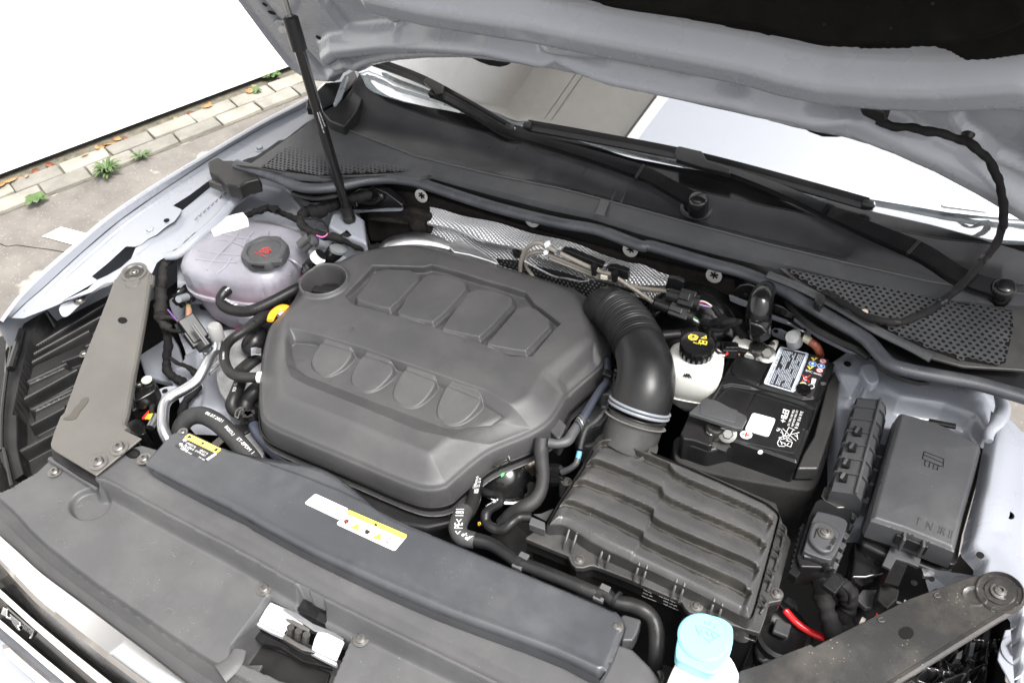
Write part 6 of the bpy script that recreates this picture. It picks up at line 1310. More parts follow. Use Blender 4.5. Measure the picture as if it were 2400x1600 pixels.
def qpt(Q, s, t):   # bilinear point in a quad
    Q = np.array(Q); return tuple((1 - s) * (1 - t) * Q[0] + s * (1 - t) * Q[1] + s * t * Q[2] + (1 - s) * t * Q[3])
V = []; F = []
for col_ in range(13):
    s0_ = .04 + col_ * .073; t = .03
    while t < .95:
        L_ = random.uniform(.05, .22); t1 = min(.96, t + L_)
        if random.random() < .88:
            b = len(V); 
            for (ss, tt) in ((s0_, t), (s0_ + .038, t), (s0_ + .038, t1), (s0_, t1)): V.append(W(qpt(inner_, ss, tt), bz + .0015))
            F.append((b, b + 1, b + 2, b + 3))
        t = t1 + .015
mk('label_small_print', V, [f[::-1] for f in F], mat('small_print', (.42, .46, .52), .5), BT, smooth=False)
text('SAMOXA  POSOKA & MOLOKO  MONEKI & 13', C5((1540, 515))[0], C5((1405, 855))[0], bz, PRK, BT, 'label_heading', lift=.0014, h=.0045)
text('7SD 915 105 B  70Ah 420A EFB', C5((1300, 455))[0], C5((1160, 775))[0], bz, PRK, BT, 'label_heading', lift=.0014, h=.0035)
for c, kind_ in (((1600, 550), 'tri'), ((1680, 575), 'ban'), ((1585, 600), 'blue'), ((1665, 620), 'blue'), ((1565, 630), 'tri'), ((1650, 660), 'ban')):
    p = C5(c)[0]
    if kind_ == 'tri': decal('warning_triangle', [(p[0] - 8, p[1] - 3), (p[0] + 8.5, p[1] - 1), (p[0] - 2, p[1] + 6)], bz, PRY, BT, lift=.0008); decal('warning_mark', [(p[0] - 2, p[1] - 2), (p[0] + 2, p[1] - 1), (p[0] - .5, p[1] + 3)], bz, PRK, BT, lift=.0011)
    elif kind_ == 'ban': decal('ban_ring', ell(p, 9, 5.6, rot=.2), bz, PRR, BT, lift=.0008); decal('ban_inner', ell(p, 7.2, 4.2, rot=.2), bz, LBW, BT, lift=.0010); decal('ban_mark', [(p[0] - 5, p[1] - 1.5), (p[0] - 3, p[1] - 2.5), (p[0] + 5, p[1] + 1.5), (p[0] + 3, p[1] + 2.5)], bz, PRR, BT, lift=.0013)
    else: decal('sign_ring', ell(p, 9.3, 5.8, rot=.2), bz, LBW, BT, lift=.0008); decal('blue_sign', ell(p, 8.4, 5.0, rot=.2), bz, PRB, BT, lift=.0010); decal('sign_mark', ell(p, 3, 2.4, 8), bz, LBW, BT, lift=.0013)
text('EAC moLL', C5((1520, 665))[0], C5((1670, 712))[0], bz, PRW, BT, 'battery_print', bold=.02); 
decal('bin_cross', C5((1485, 705), (1495, 700), (1560, 765), (1550, 770)), bz, PRR, BT, lift=.0012); decal('bin_cross', C5((1485, 755), (1560, 702), (1565, 710), (1492, 762)), bz, PRR, BT, lift=.0013); decal('bin_symbol', C5((1500, 720), (1535, 715), (1530, 755), (1500, 750)), bz, PRW, BT, lift=.0008)
decal('recycle_symbol', C5((1580, 730), (1620, 740), (1605, 785), (1570, 780)), bz, PRW, BT, lift=.0008)
decal('round_sticker', ell(C5((1497, 787))[0], 8, 5.6), bz, mat('cream_print', (.75, .68, .42), .5), BT, lift=.0008); decal('round_ring', ell(C5((1572, 806))[0], 8.2, 5.6), bz, PRW, BT, lift=.0008); decal('round_ring_core', ell(C5((1572, 806))[0], 6.2, 4.1), bz, LBK, BT, lift=.0011)
lathe('charge_eye', W(C5((1500, 835))[0], bz), [(.013, 0), (.012, .003), (.006, .0035), (.001, .001)], PLS, BT, n=24); decal('red_mark', C5((1480, 880), (1535, 885), (1532, 895), (1490, 893)), bz, PRR, BT)
decal('code_label', rrect(C5((1035, 1048), (1248, 1105), (1180, 1270), (962, 1205)), .14), bz, LBW, BT, lift=.0012)
decal('plus_disc', ell(C5((975, 1248))[0], 14.5, 9.2, rot=.1), bz, LBW, BT); decal('plus_sign', C5((940, 1240), (1010, 1252), (1008, 1262), (938, 1250)), bz, PRR, BT, lift=.0010); decal('plus_sign', C5((975, 1225), (988, 1227), (975, 1275), (962, 1272)), bz, PRR, BT, lift=.0012)
text('EFB+', C5((1318, 1012))[0], C5((1280, 1128))[0], bz, PRW, BT, 'battery_print', bold=.02, h=.0100)
for a, b, s_ in (((1474, 1032), (1418, 1188), '51A 915 105 B'), ((1436, 1024), (1388, 1170), '12V 70Ah 420A DIN'), ((1404, 1018), (1352, 1165), '720A EN / SAE / GS')): text(s_, C5(a)[0], C5(b)[0], bz, PRW, BT, 'battery_print', bold=.01)
text('Pb', C5((1262, 1185))[0], C5((1250, 1212))[0], bz, PRW, BT, 'battery_print')
def strokes(nm, segs, wdt, m_, z, par):
    V = []; F = []
    for a, b in segs:
        A_, B_ = W(C5(a)[0], z), W(C5(b)[0], z); d = B_ - A_; d /= np.linalg.norm(d) + 1e-9; s_ = np.array([-d[1], d[0], 0]) * wdt / 2; k = len(V); V += [A_ - s_, A_ + s_, B_ + s_, B_ - s_]; F.append((k, k + 3, k + 2, k + 1))
    return mk(nm, V, F, m_, par, smooth=False)
strokes('crossed_bin', [((1310, 1190), (1435, 1305)), ((1275, 1275), (1465, 1225)), ((1370, 1175), (1330, 1255)), ((1410, 1200), (1365, 1270)), ((1365, 1178), (1425, 1205)), ((1300, 1200), (1325, 1290)), ((1290, 1225), (1320, 1235)), ((1420, 1250), (1450, 1275)), ((1440, 1230), (1450, 1290)), ((1395, 1300), (1320, 1250))], .0010, PRW, bz + .0006, BT)
strokes('recycle_arrows', [((1262, 1325), (1285, 1280)), ((1285, 1280), (1320, 1290)), ((1262, 1325), (1275, 1350)), ((1275, 1350), (1330, 1355)), ((1290, 1315), (1330, 1325)), ((1340, 1300), (1400, 1315)), ((1400, 1315), (1385, 1360)), ((1345, 1345), (1385, 1360)), ((1345, 1345), (1370, 1320)), ((1295, 1290), (1345, 1280)), ((1345, 1280), (1358, 1300)), ((1290, 1300), (1305, 1340)), ((1330, 1320), (1335, 1350))], .0011, PRW, bz + .0006, BT)
decal('white_dot', ell(C5((1105, 1408))[0], 6, 4.6, 16), BZ - .018, LBW, BT, plane=(W((1640, 1058), BZ - .01) + np.array([0, -.004, 0]), (0, -1, 0)))
# terminals
prism('terminal_well', [W(p, BZ - .013) for p in C5((600, 1110), (870, 1180), (850, 1300), (790, 1400), (600, 1330))], .004, PLD, BT, bevel=.001)
tpos = W(C5((700, 1180))[0], BZ + .004); lathe('positive_clamp', tpos, [(.014, -.016), (.0175, -.014), (.0175, .004), (.0155, .008), (.009, .008), (.001, .006)], STL, BT, n=28)
prism('clamp_ears', [W(p, BZ + .004) for p in C5((600, 1215), (630, 1190), (740, 1240), (800, 1180), (865, 1200), (845, 1270), (760, 1265), (730, 1250), (640, 1250))], .016, STL, BT, bevel=.002)
place('clamp_bolt', HEXS, W(C5((805, 1240))[0], BZ + .006), BT, n=(.1, -.5, .6), s=1.15)
prism('terminal_flap', [W(p, BZ + .028) for p in C5((448, 1045), (600, 910), (700, 930), (975, 1070), (985, 1100), (935, 1190), (890, 1190))], .008, PLG, BT, bevel=.0015)
prism('flap_panel', [W(p, BZ + .0295) for p in rrect(C5((560, 960), (640, 950), (905, 1020), (880, 1140), (545, 1050)), .2)], .003, PLG, BT, bevel=.001)
prism('terminal_cover', [W(p, BZ - .002) for p in C5((372, 1232), (450, 1060), (640, 1110), (600, 1200), (650, 1240), (672, 1340), (640, 1352), (500, 1300), (395, 1285))], .10, PLB, BT, bevel=.006, seg=3)
prism('sleeve_fold', [W(p, BZ - .006) for p in C5((500, 1290), (560, 1240), (640, 1245), (668, 1290), (665, 1340), (620, 1350), (505, 1320))], .09, RUB, BT, bevel=.01, seg=3)
prism('negative_bridge', [W(p, BZ + .012) for p in C5((850, 420), (880, 340), (1040, 380), (1180, 420), (1210, 380), (1250, 368), (1280, 385), (1240, 470), (1210, 545), (1150, 550), (1000, 510), (860, 470))], .012, mat('dull_zinc', (.55, .54, .50), .4, .5, bump=.3, var=.2), BT, bevel=.003)
prism('battery_sensor', [W(p, BZ + .020) for p in rrect(C5((880, 335), (1030, 385), (1000, 455), (835, 410)), .15)], .004, mat('sensor_top', (.62, .61, .56), .45), BT, bevel=.002)
prism('sensor_body', [W(p, BZ + .0155) for p in C5((838, 400), (1000, 455), (980, 490), (850, 460))], .022, PLB, BT, bevel=.002)
prism('sensor_label', [W(p, BZ + .008) for p in C5((895, 468), (965, 490), (950, 502), (925, 500), (915, 515), (905, 510))], .004, mat('copper_label', (.35, .16, .09), .5), BT, bevel=0)
lathe('negative_post', W(C5((1080, 470))[0], BZ + .012), [(.0165, -.012), (.0165, .006), (.015, .009), (.011, .008), (.001, .007)], STL, BT, n=28)
lathe('negative_post_ring', W(C5((1080, 445))[0], BZ + .024), [(.0125, 0), (.0135, .002), (.010, .004), (.001, .003)], PLB, BT, n=24)
place('clamp_bolt', HEXS, W(C5((1160, 512))[0], BZ + .012), BT, n=(.1, -.35, .8), s=1.3); lathe('bridge_rivet', W(C5((1215, 412))[0], BZ + .013), [(.005, 0), (.004, .002), (.001, .002)], STL, BT, n=12)
prism('lid_slab', [W(p, BZ + .0005) for p in C5((875, 520), (1190, 575), (1100, 780), (860, 690), (845, 650))], .003, PLB, BT, bevel=.001)
BS = thing('battery_sleeve', 'soft black insulating sleeve wrapped round the battery', 'battery sleeve', W((1720, 1100), .65))
so_ = C5((395, 1240), (300, 1280), (310, 1400), (320, 1500), (700, 1620), (1500, 1760), (1600, 1750), (1680, 1600), (1880, 880), (1885, 790), (1850, 700), (1790, 650), (1700, 640))
sow = chaikin(np.array([W(p, .835) for p in so_]), 2); prism('sleeve_body', sow, .16, mat('sleeve_felt', (.016, .015, .015), .85, bump=.9, bscale=300, var=.3, vscale=20, dust=.35, dcol=(.12, .11, .10)), BS, bevel=.010, seg=4)
prism('sleeve_rim', [W(p, .872) for p in C5((1440, 1560), (1640, 1560), (1790, 1100), (1840, 760), (1790, 650), (1720, 780), (1690, 900), (1600, 1250), (1500, 1420))], .03, PLD, BS, bevel=.004)
NT = thing('battery_cable_clamp', 'metal cable clamp with a brown tinted lug behind the battery', 'clamp', W(C5((1430, 350))[0], .90))
tube('clamp_strap', [W(p, z) for p, z in zip(C5((1355, 210), (1400, 225), (1490, 285), (1520, 290), (1505, 330)), (.935, .935, .935, .93, .915))], .0042, STL, NT, n=10, flat=.5)
prism('clamp_block', [W(p, .925) for p in C5((1400, 270), (1490, 300), (1520, 300), (1500, 350), (1440, 370), (1375, 350), (1385, 300))], .03, STL, NT, bevel=.003); place('clamp_bolt', HEXS, W(C5((1425, 330))[0], .926), NT, n=(-.2, -.6, .5), s=.8)
tube('clamp_post', [W(C5((1420, 400))[0], .905), W(C5((1400, 350))[0], .93)], [.014, .012], CAST, NT, n=18)
tube('cable_lug', [W(p, .915) for p in C5((1490, 355), (1530, 370), (1570, 395))], .0075, mat('lug_sleeve', (.50, .47, .36), .35, .3), NT, n=12); tube('brown_cable', [W(p, z) for p, z in zip(C5((1560, 390), (1610, 425), (1640, 470), (1655, 520)), (.915, .913, .90, .87))], .0072, mat('brown_wire', (.26, .07, .035), .35), NT, n=12)
sc_ = thing('sensor_plug', 'small black plug with red and white wires at the rear left battery corner', 'connector', W(C5((820, 470))[0], .89))
boxw('plug_body', W(C5((815, 470))[0], BZ + .012), (.028, .024, .02), PLB, sc_, axis=(.9, .4, 0), bevel=.002); boxw('plug_latch', W(C5((840, 440))[0], BZ + .022), (.024, .012, .008), PLS, sc_, axis=(.9, .4, 0), bevel=.001)
tube('sensor_wire', [W(p, z) for p, z in zip(C5((640, 300), (640, 360), (660, 430), (705, 480), (760, 515), (800, 500)), (.96, .95, .94, .93, .92, .90))], .0035, TAPE, sc_, n=10); 
tube('wire', [W(p, .925) for p in C5((705, 478), (760, 515), (800, 508), (800, 490))], .0018, WRED, sc_, n=6); tube('wire', [W(p, .925) for p in C5((700, 484), (740, 515), (780, 522))], .0014, WWHT, sc_, n=6)

# ================================================================ brake fluid reservoir
BR = thing('brake_fluid_reservoir', 'white brake fluid reservoir with MAX and MIN marks and a black yellow-printed cap', 'reservoir', W((1640, 880), .80))
cpx = W(C5((530, 405))[0], .955); rc = .0395
def rring(cx, cy, z, a, b, k=4, rot=.18, n=40):
    t = np.linspace(0, 2 * math.pi, n, endpoint=False); x = a * np.sign(np.cos(t)) * np.abs(np.cos(t)) ** (2 / k); y = b * np.sign(np.sin(t)) * np.abs(np.sin(t)) ** (2 / k)
    return np.stack([cx + x * math.cos(rot) - y * math.sin(rot), cy + x * math.sin(rot) + y * math.cos(rot), np.full(n, z)], 1)
bx, by = cpx[0], cpx[1]
bx2, by2 = W(C5((520, 520))[0], .925)[:2]
rows = [rring(bx, by, .942, .025, .025, 2), rring(bx, by, .930, .027, .027, 2), rring(bx + .002, by, .924, .038, .034, 2.5), rring(bx2, by2, .915, .047, .040, 3.2), rring(bx2, by2, .900, .0485, .042, 3.8), rring(bx2 - .001, by2 - .001, .872, .046, .040, 4), rring(bx2 - .003, by2 - .001, .852, .041, .036, 4), rring(bx2 - .004, by2 - .001, .842, .037, .033, 4), rring(bx2 - .004, by2 - .001, .838, .033, .030, 3.5), rring(bx2 - .004, by2 - .001, .815, .028, .026, 3.5), rring(bx2 - .003, by2, .79, .012, .012, 2.5)]
loft('reservoir_body', rows[::-1], RES, BR, closed=True, cap0=True, cap1=True); tube('body_seam', [r for r in rring(bx2 - .004, by2 - .001, .8425, .0385, .0345, 4)] , .0012, RES, BR, n=6, k=1, cm=False)
lathe('reservoir_cap', cpx, [(.0285, -.024), (.0295, -.023), (.0295, -.004), (.0282, -.0005), (.026, 0), (.001, .0003)], PLS, BR, n=120, lobes=(20, .008, .029))
cz_ = cpx[2] + .0008
decal('disc_symbol', C5((440, 345), (465, 325), (515, 332), (537, 352), (520, 378), (470, 380), (445, 365)), cz_, PRY, BR); decal('disc_symbol_ring', ell(C5((488, 353))[0], 8.4, 5), cz_, LBK, BR, lift=.0009); decal('disc_symbol_ring', ell(C5((488, 353))[0], 7, 4), cz_, PRY, BR, lift=.0012); decal('disc_symbol_ring', ell(C5((488, 353))[0], 4, 2.4), cz_, LBK, BR, lift=.0015)
decal('warning_triangle', C5((558, 362), (608, 338), (612, 368)), cz_, PRY, BR); decal('triangle_core', C5((580, 360), (600, 350), (603, 363)), cz_, LBK, BR, lift=.0009)
decal('book_symbol', C5((545, 378), (620, 392), (612, 424), (536, 405)), cz_, PRY, BR); decal('book_page', C5((556, 386), (575, 390), (570, 408), (550, 402)), cz_, LBK, BR, lift=.0009); decal('book_page', C5((588, 392), (610, 397), (604, 415), (584, 408)), cz_, LBK, BR, lift=.0009)
text('DOT 4', C5((487, 408))[0], C5((558, 428))[0], cz_, PRY, BR, bold=.02)
vt = CAM - W((1612, 880), .87); vt[2] = 0; vt /= np.linalg.norm(vt)
rpl = (W(C5((440, 735))[0], .866), (vt[0] * .3 - .05, -.95, .08))
rp0 = rows[5]; jmin = np.argmin(rp0 @ np.array([.1, 1, 0])); rpl = (rp0[jmin] + np.array([0, -.0035, 0]), (math.sin(.18), -math.cos(.18), .02))
text('MAX', C5((396, 712))[0], C5((478, 735))[0], 0, PRK, BR, 'level_mark', plane=rpl, h=.0085, lift=.001, bold=.01)
rp1 = rows[8]; jm = np.argmin(rp1 @ np.array([.1, 1, 0])); rpl2 = (rp1[jm] + np.array([0, -.0032, 0]), (math.sin(.18), -math.cos(.18), .02))
text('MIN', C5((375, 845))[0], C5((445, 862))[0], 0, PRK, BR, 'level_mark', plane=rpl2, h=.0085, lift=.001, bold=.01)
for (u, v, pl2) in ((440, 690, rpl), (345, 828, rpl2)):
    for sgn in (-1, 1): decal('level_arrow', C5((u, v), (u + 5, v - 2), (u + sgn * 22 + 4, v + 24), (u + sgn * 22 - 2, v + 25)), 0, PRK, BR, plane=pl2, lift=.0015)
    decal('level_arrow', C5((u - 18, v), (u + 22, v + 6), (u + 22, v + 3), (u - 18, v - 3)), 0, PRK, BR, plane=pl2, lift=.0018)
bh = thing('brake_booster', 'dark brake booster drum and hose behind the brake fluid reservoir', 'booster', W(C4((1150, 1280))[0], .80))
lathe('booster_drum', W(C4((1260, 1300))[0], .83), [(.001, .05), (.05, .048), (.085, .036), (.10, .015), (.105, 0), (.105, -.04)], PLS, bh, axis=(-.1, -.8, .5), n=40)
tube('booster_hose', [W(p, .90) for p in C4((990, 1320), (1080, 1310), (1180, 1300), (1300, 1270))], .009, RUB, bh, n=12, corr=(.5, .98, 12, .001))
tube('booster_lever', [W(p, .90) for p in C4((1000, 1330), (1100, 1305))], .004, PLG, bh, n=8)

# ================================================================ coolant expansion tank
CT = thing('coolant_tank', 'translucent coolant tank with pink fluid and a black red-printed cap', 'coolant tank', W((590, 680), .76))
tc_ = W(C2((690, 1010))[0], .875)
def tr(z, L, Rr, Fr, Bk, k=2.6, n=144):   # ring given by left/right/front/back reach measured on the photo at that height
    cx, cy = (L + Rr) / 2, (Fr + Bk) / 2; t = np.linspace(0, 2 * math.pi, n, endpoint=False); a, b = (Rr - L) / 2, (Bk - Fr) / 2
    x = a * np.sign(np.cos(t)) * np.abs(np.cos(t)) ** (2 / k); y = b * np.sign(np.sin(t)) * np.abs(np.sin(t)) ** (2 / k); rt_ = .22
    return np.stack([cx + x * math.cos(rt_) - y * math.sin(rt_), cy + x * math.sin(rt_) + y * math.cos(rt_), np.full(n, z)], 1)
x0, y0 = tc_[0], tc_[1]
def ct_ring(z, s, k=3.2, wob=0.0, dx=0.0, dy=0.0):
    r = tr(z, x0 - .122 * s + dx, x0 + .118 * s + dx, y0 - .095 * s + dy, y0 + .098 * s + dy, k); 
    if wob: 
        c = r.mean(0); t = np.arange(len(r)) / len(r) * 2 * math.pi; r = c + (r - c) * (1 + wob * (np.abs(np.cos(11 * t)) ** .4 - .6))[:, None]; r[:, 2] = z
    return r
rowsT = [ct_ring(.915, .30, 2), ct_ring(.915, .56, 2.8), ct_ring(.911, .80, 3.4), ct_ring(.903, .93, 3.8), ct_ring(.891, .985, 4, .006), ct_ring(.880, 1.0, 3.5, .030), ct_ring(.862, 1.0, 3.5, .034), ct_ring(.847, .995, 3.5, .026), ct_ring(.842, .985, 3.5), ct_ring(.840, 1.035, 3.5), ct_ring(.832, 1.035, 3.5), ct_ring(.830, .985, 3.4), ct_ring(.81, .95, 3.3), ct_ring(.76, .88, 3), ct_ring(.735, .78, 2.6), ct_ring(.725, .5, 2.4)]
tank = loft('tank_shell', rowsT[::-1], TNK, CT, closed=True, cap0=True, cap1=True)
loft('coolant_fluid', [ct_ring(z, s) for z, s in ((.728, .45), (.738, .77), (.763, .875), (.80, .93), (.824, .972), (.826, .96))], PNK, CT, closed=True, cap0=True, cap1=True)
ccp = W(C2((870, 955))[0], .925); lathe('tank_neck', ccp, [(.041, -.018), (.040, -.005), (.038, 0)], TNK, CT, n=40)
lathe('tank_cap', ccp, [(.042, -.012), (.0465, -.010), (.0475, .002), (.045, .010), (.0405, .012), (.035, .011), (.033, .0075), (.001, .0075)], PLG, CT, n=64, lobes=(8, .022, .0415))
capz = ccp[2] + .0082
capr = mat('cap_red', (.42, .035, .03), .5)
for c_ in (((812, 940), (862, 905), (905, 902), (922, 935), (905, 950), (812, 940)), ((845, 938), (860, 922), (855, 912)), ((868, 942), (880, 925), (872, 910)), ((890, 946), (900, 930), (893, 915))): tube('cap_symbol', [W(p, capz) for p in C2(*c_)], .0011, capr, CT, n=5, cm=False)
for k in range(7): tube('cap_symbol', [W(C2((772 + k * 16, 944 + k * 6.5))[0], capz), W(C2((782 + k * 16, 948 + k * 6.5))[0], capz)], .0011, capr, CT, n=5)
boxw('cap_lug', W(C2((985, 1035))[0], .930), (.022, .012, .012), PLG, CT, axis=(.9, .5, 0), bevel=.002); lathe('cap_slot', W(C2((755, 1050))[0], .931), [(.002, 0), (.002, .001)], BLK, CT, n=10)
tube('cap_slit', [W(p, .9305) for p in C2((745, 1065), (810, 1080), (860, 1080))], .002, BLK, CT, n=6)
dome_s = [.0, .30, .56, .80, .93, .985, 1.0]; dome_z = [.916, .915, .915, .911, .903, .891, .880]; dcen = ct_ring(.9, 1.0).mean(0)
def on_dome(p):
    z = .90
    for _ in range(8):
        q_ = W(p, z); dx_, dy_ = q_[0] - dcen[0], q_[1] - dcen[1]; u_ = dx_ * math.cos(.22) + dy_ * math.sin(.22); v_ = -dx_ * math.sin(.22) + dy_ * math.cos(.22)
        s_ = ((abs(u_) / .120) ** 3.0 + (abs(v_) / .0965) ** 3.0) ** (1 / 3.0); z = float(np.interp(s_, dome_s, dome_z))
    return W(p, z + .0004)
for c in (((330, 860), (450, 830), (560, 850), (700, 900)), ((260, 930), (480, 960), (650, 975)), ((620, 770), (560, 850), (430, 980), (330, 1110)), ((760, 760), (700, 830), (670, 900)), ((1000, 790), (1010, 860)), ((470, 780), (640, 810), (900, 850)), ((560, 1000), (500, 1080), (430, 1140)), ((1080, 1000), (1150, 1040), (1200, 1080)), ((230, 1010), (420, 1030), (600, 1040)), ((900, 760), (880, 850))):
    tube('tank_ridge', [on_dome(p) for p in C2(*c)], .0024, TRG, CT, n=8)
for k in range(9):
    u = 330 + k * 95; v = 1110 + 55 * math.sin(k / 8 * 3.14) + k * 4; tube('tank_rib', [W((C2((u, v))[0]), .882), W((C2((u + 6, v + 70))[0]), .862), W((C2((u + 12, v + 125))[0]), .845)], .0030, TRG, CT, n=8)
prism('tank_lug', [W(p, .83) for p in C2((1085, 1120), (1160, 1100), (1180, 1140), (1160, 1210), (1120, 1240), (1090, 1190))], .03, PLB, CT, bevel=.003)
prism('tank_step', chaikin([W(p, .80) for p in D3((640, 60), (760, 110), (920, 180), (1020, 140), (1000, 60), (900, 20), (680, 0))], 1), .035, TNK, CT, bevel=.006, seg=3)
prism('tank_sump', chaikin([W(p, .765) for p in D3((540, 0), (640, 70), (700, 170), (860, 240), (980, 200), (960, 100), (700, 0))], 1), .03, PNK, CT, bevel=.006)
loft('tank_rim', [ct_ring(.8405, 1.035, 2.8), ct_ring(.836, 1.05, 2.8), ct_ring(.8315, 1.035, 2.8)], TNK, CT, closed=True)
lb = decal('paper_label', C2((345, 690), (400, 655), (600, 600), (665, 585), (710, 640), (720, 705), (600, 745), (520, 760), (400, 803)), .915, LBW, CT, lift=.002)
for k in range(4): text('3Q0 121 407 A  15.02.21', C2((450 + k * 14, 745 + k * 10 - 20))[0], C2((660 + k * 8, 665 + k * 18 - 20))[0], .9155, GRYP, CT, 'label_print', lift=.003, h=.0035) if k < 3 else None
ls_ = thing('level_sensor_plug', 'grey black plug with violet and blue wires behind the coolant tank cap', 'connector', W(C2((1270, 860))[0], .88))
P0, P1 = W(C2((1215, 920))[0], .905), W(C2((1340, 810))[0], .925); dd0 = P1 - P0; dd0 /= np.linalg.norm(dd0)
tube('plug_body', [P0, P0 + dd0 * .022, P0 + dd0 * .024, P1 - dd0 * .006, P1], [.009, .009, .014, .014, .008], PLG, ls_, n=18, cm=False); boxw('plug_tab', W(C2((1215, 840))[0], .935), (.03, .018, .006), PLG, ls_, axis=tuple(dd0), bevel=.001); boxw('plug_tab', W(C2((1240, 795))[0], .94), (.012, .014, .006), PLB, ls_, axis=tuple(dd0), bevel=.001)
tube('wire', [W(p, .935) for p in C2((1340, 790), (1390, 805), (1430, 790), (1445, 755))], .0014, mat('wire_pink', (.6, .12, .3), .4), ls_, n=6); tube('wire', [W(p, .932) for p in C2((1345, 800), (1390, 812), (1435, 785))], .0013, mat('wire_blue', (.12, .12, .5), .4), ls_, n=6)
tube('wire_sleeve', [W(p, .94) for p in C2((1445, 760), (1420, 690), (1370, 650), (1300, 635), (1230, 640))], .0034, TAPE, ls_, n=8)

# ================================================================ fuse box, cable duct, relay plug
FB = thing('fuse_box', 'large black fuse box with embossed fuse symbol on its lid, at the right', 'fuse box', W((2130, 1150), .70))
QZ = .925
fo_ = E4((1205, 462), (1225, 450), (1255, 452), (1540, 530), (1660, 580), (1962, 742), (1966, 790), (1900, 1050), (1800, 1400)) + E5((1722, 352), (1600, 300), (1240, 155), (950, 62)) + E4((945, 1420), (1180, 560))
fow = np.array([W(p, QZ) for p in fo_])
sym = [np.array([W(p, QZ) for p in E4(*c)]) for c in (((1432, 822), (1612, 892), (1605, 960), (1580, 955), (1440, 900), (1415, 885), (1432, 822)), ((1425, 850), (1600, 925)), ((1440, 905), (1435, 950), (1475, 965), (1482, 925)), ((1520, 940), (1512, 980), (1550, 990), (1560, 950)))]
for s_ in sym: tube('fuse_symbol', [W(p_[:2], 0) if False else p_ + np.array([0, 0, .0018]) for p_ in s_], .0010, PLB, FB, n=6, cm=False)
def ffb(X, Y):
    d = sdf(fow, X, Y); H = QZ - .006 * (1 - sm(d, 0, .007)) ** 1.5 + .002 * sm(d, 0, .06)
    return H, d > 0
hfield('fuse_box_lid', *bb(fow), .0016, ffb, PLG, FB, snap=fow)
loft('lid_skirt', [off(fow, -.0004) * [1, 1, 0] + [0, 0, QZ - .005], off(fow, .0015) * [1, 1, 0] + [0, 0, QZ - .018], off(fow, .003) * [1, 1, 0] + [0, 0, QZ - .042]], PLG, FB, closed=True)
fsk = [W(p, QZ - .040) for p in E4((1150, 535), (1200, 540), (1980, 780), (2010, 800)) + E5((1790, 200), (1745, 440), (1715, 482), (1690, 482), (1400, 372), (1150, 285), (905, 205), (862, 165), (868, 110))]
prism('lid_flange', fsk, .014, PLB, FB, bevel=.003, seg=3)
prism('fuse_box_body', [W(p, QZ - .055) for p in E5((870, 240), (850, 290), (1080, 400), (1380, 490), (1620, 580), (1690, 560), (1760, 250)) + E4((1960, 800), (1170, 560))], .13, PLB, FB, bevel=.006)
prism('body_shelf', [W(p, .85) for p in E5((790, 250), (880, 320), (900, 330), (1090, 395), (1070, 560), (900, 600), (760, 600), (790, 420))], .04, PLS, FB, bevel=.004)
prism('latch_strap', [W(p, .880) for p in E5((1135, 300), (1415, 395), (1385, 500), (1290, 460), (1180, 425), (1130, 520), (1050, 480))], .006, PLG, FB, bevel=.001)
prism('latch_recess', [W(p, .874) for p in E5((1175, 425), (1290, 465), (1200, 680), (1070, 640), (1130, 500))], .004, PLS, FB, bevel=0)
prism('latch_foot', [W(p, .850) for p in E5((1030, 645), (1215, 700), (1190, 800), (1095, 885), (1000, 790))], .03, PLB, FB, bevel=.003)
prism('latch_shield', [W(p, .82) for p in E5((870, 705), (1020, 705), (980, 840), (960, 870), (900, 880), (800, 790))], .01, PLG, FB, bevel=.002)
for k, (u, v) in enumerate(((1235, 230), (1410, 290))): boxw('latch_cheek', W(E5((u, v))[0], .905), (.004, .03, .03), PLG, FB, axis=(1, .1, 0), bevel=.001)
boxw('latch_tongue', W(E5((1310, 285))[0], .902), (.045, .008, .022), PLB, FB, axis=(1, -.05, 0), bevel=.002)
text('T  N  IR II', E4((1350, 1480))[0], E5((1690, 240))[0], QZ + .0015, PLG, FB, 'embossed_letters', h=.014, lift=.0008, bold=-.01)
boxw('lid_hinge', W(E4((1600, 560))[0], QZ - .004), (.04, .008, .006), PLB, FB, axis=(.95, .15, 0), bevel=.001)
for (u, v) in ((915, 390), (1010, 460), (980, 540), (1500, 610), (1440, 590), (1340, 650)): lathe('screw_recess', W(E5((u, v))[0], .872 if u > 1100 else .851), [(.0045, 0), (.0045, .001), (.003, .001)], PLS, FB, n=14)

CD = thing('cable_duct', 'ribbed black half-round cable duct between the battery and the fuse box', 'cable duct', W((1990, 1030), .80))
dA, dB = E4((960, 380), (740, 1200)); A_, B_ = W(dA, .895), W(dB, .895); dax = B_ - A_; dL = np.linalg.norm(dax); dax /= dL; dsd = np.array([-dax[1], dax[0], 0]); dsd = dsd if dsd[0] > 0 else -dsd
lw0 = abs((W(E4((1100, 460))[0], .89) - W(E4((820, 345))[0], .89))[0]) / 2
prof = [(-1, -.040), (-1, -.004), (-.96, 0), (.28, .010), (.34, .0125), (.42, .010), (.75, .001), (.93, -.014), (1.0, -.040)]
def duct(nm, t0, t1, grow, m_): return loft(nm, [np.array([A_ + dax * dL * t + dsd * (a * (lw0 + grow)) + np.array([0, 0, b + grow * 1.0]) for a, b in prof]) for t in (t0, t1)], m_, CD, cap0=True, cap1=True, smooth=False)
duct('duct_shell', -.02, 1.03, 0, PLG)
for t in (.095, .24, .385, .53, .685, .84): duct('duct_rib', t - .006, t + .006, .0035, PLG)
duct('duct_rib', -.02, -.005, .0015, PLG); tube('duct_ridge', [A_ + dax * dL * t + dsd * lw0 * .35 + np.array([0, 0, .0135]) for t in (-.02, 1.03)], .0024, PLG, CD, n=8)
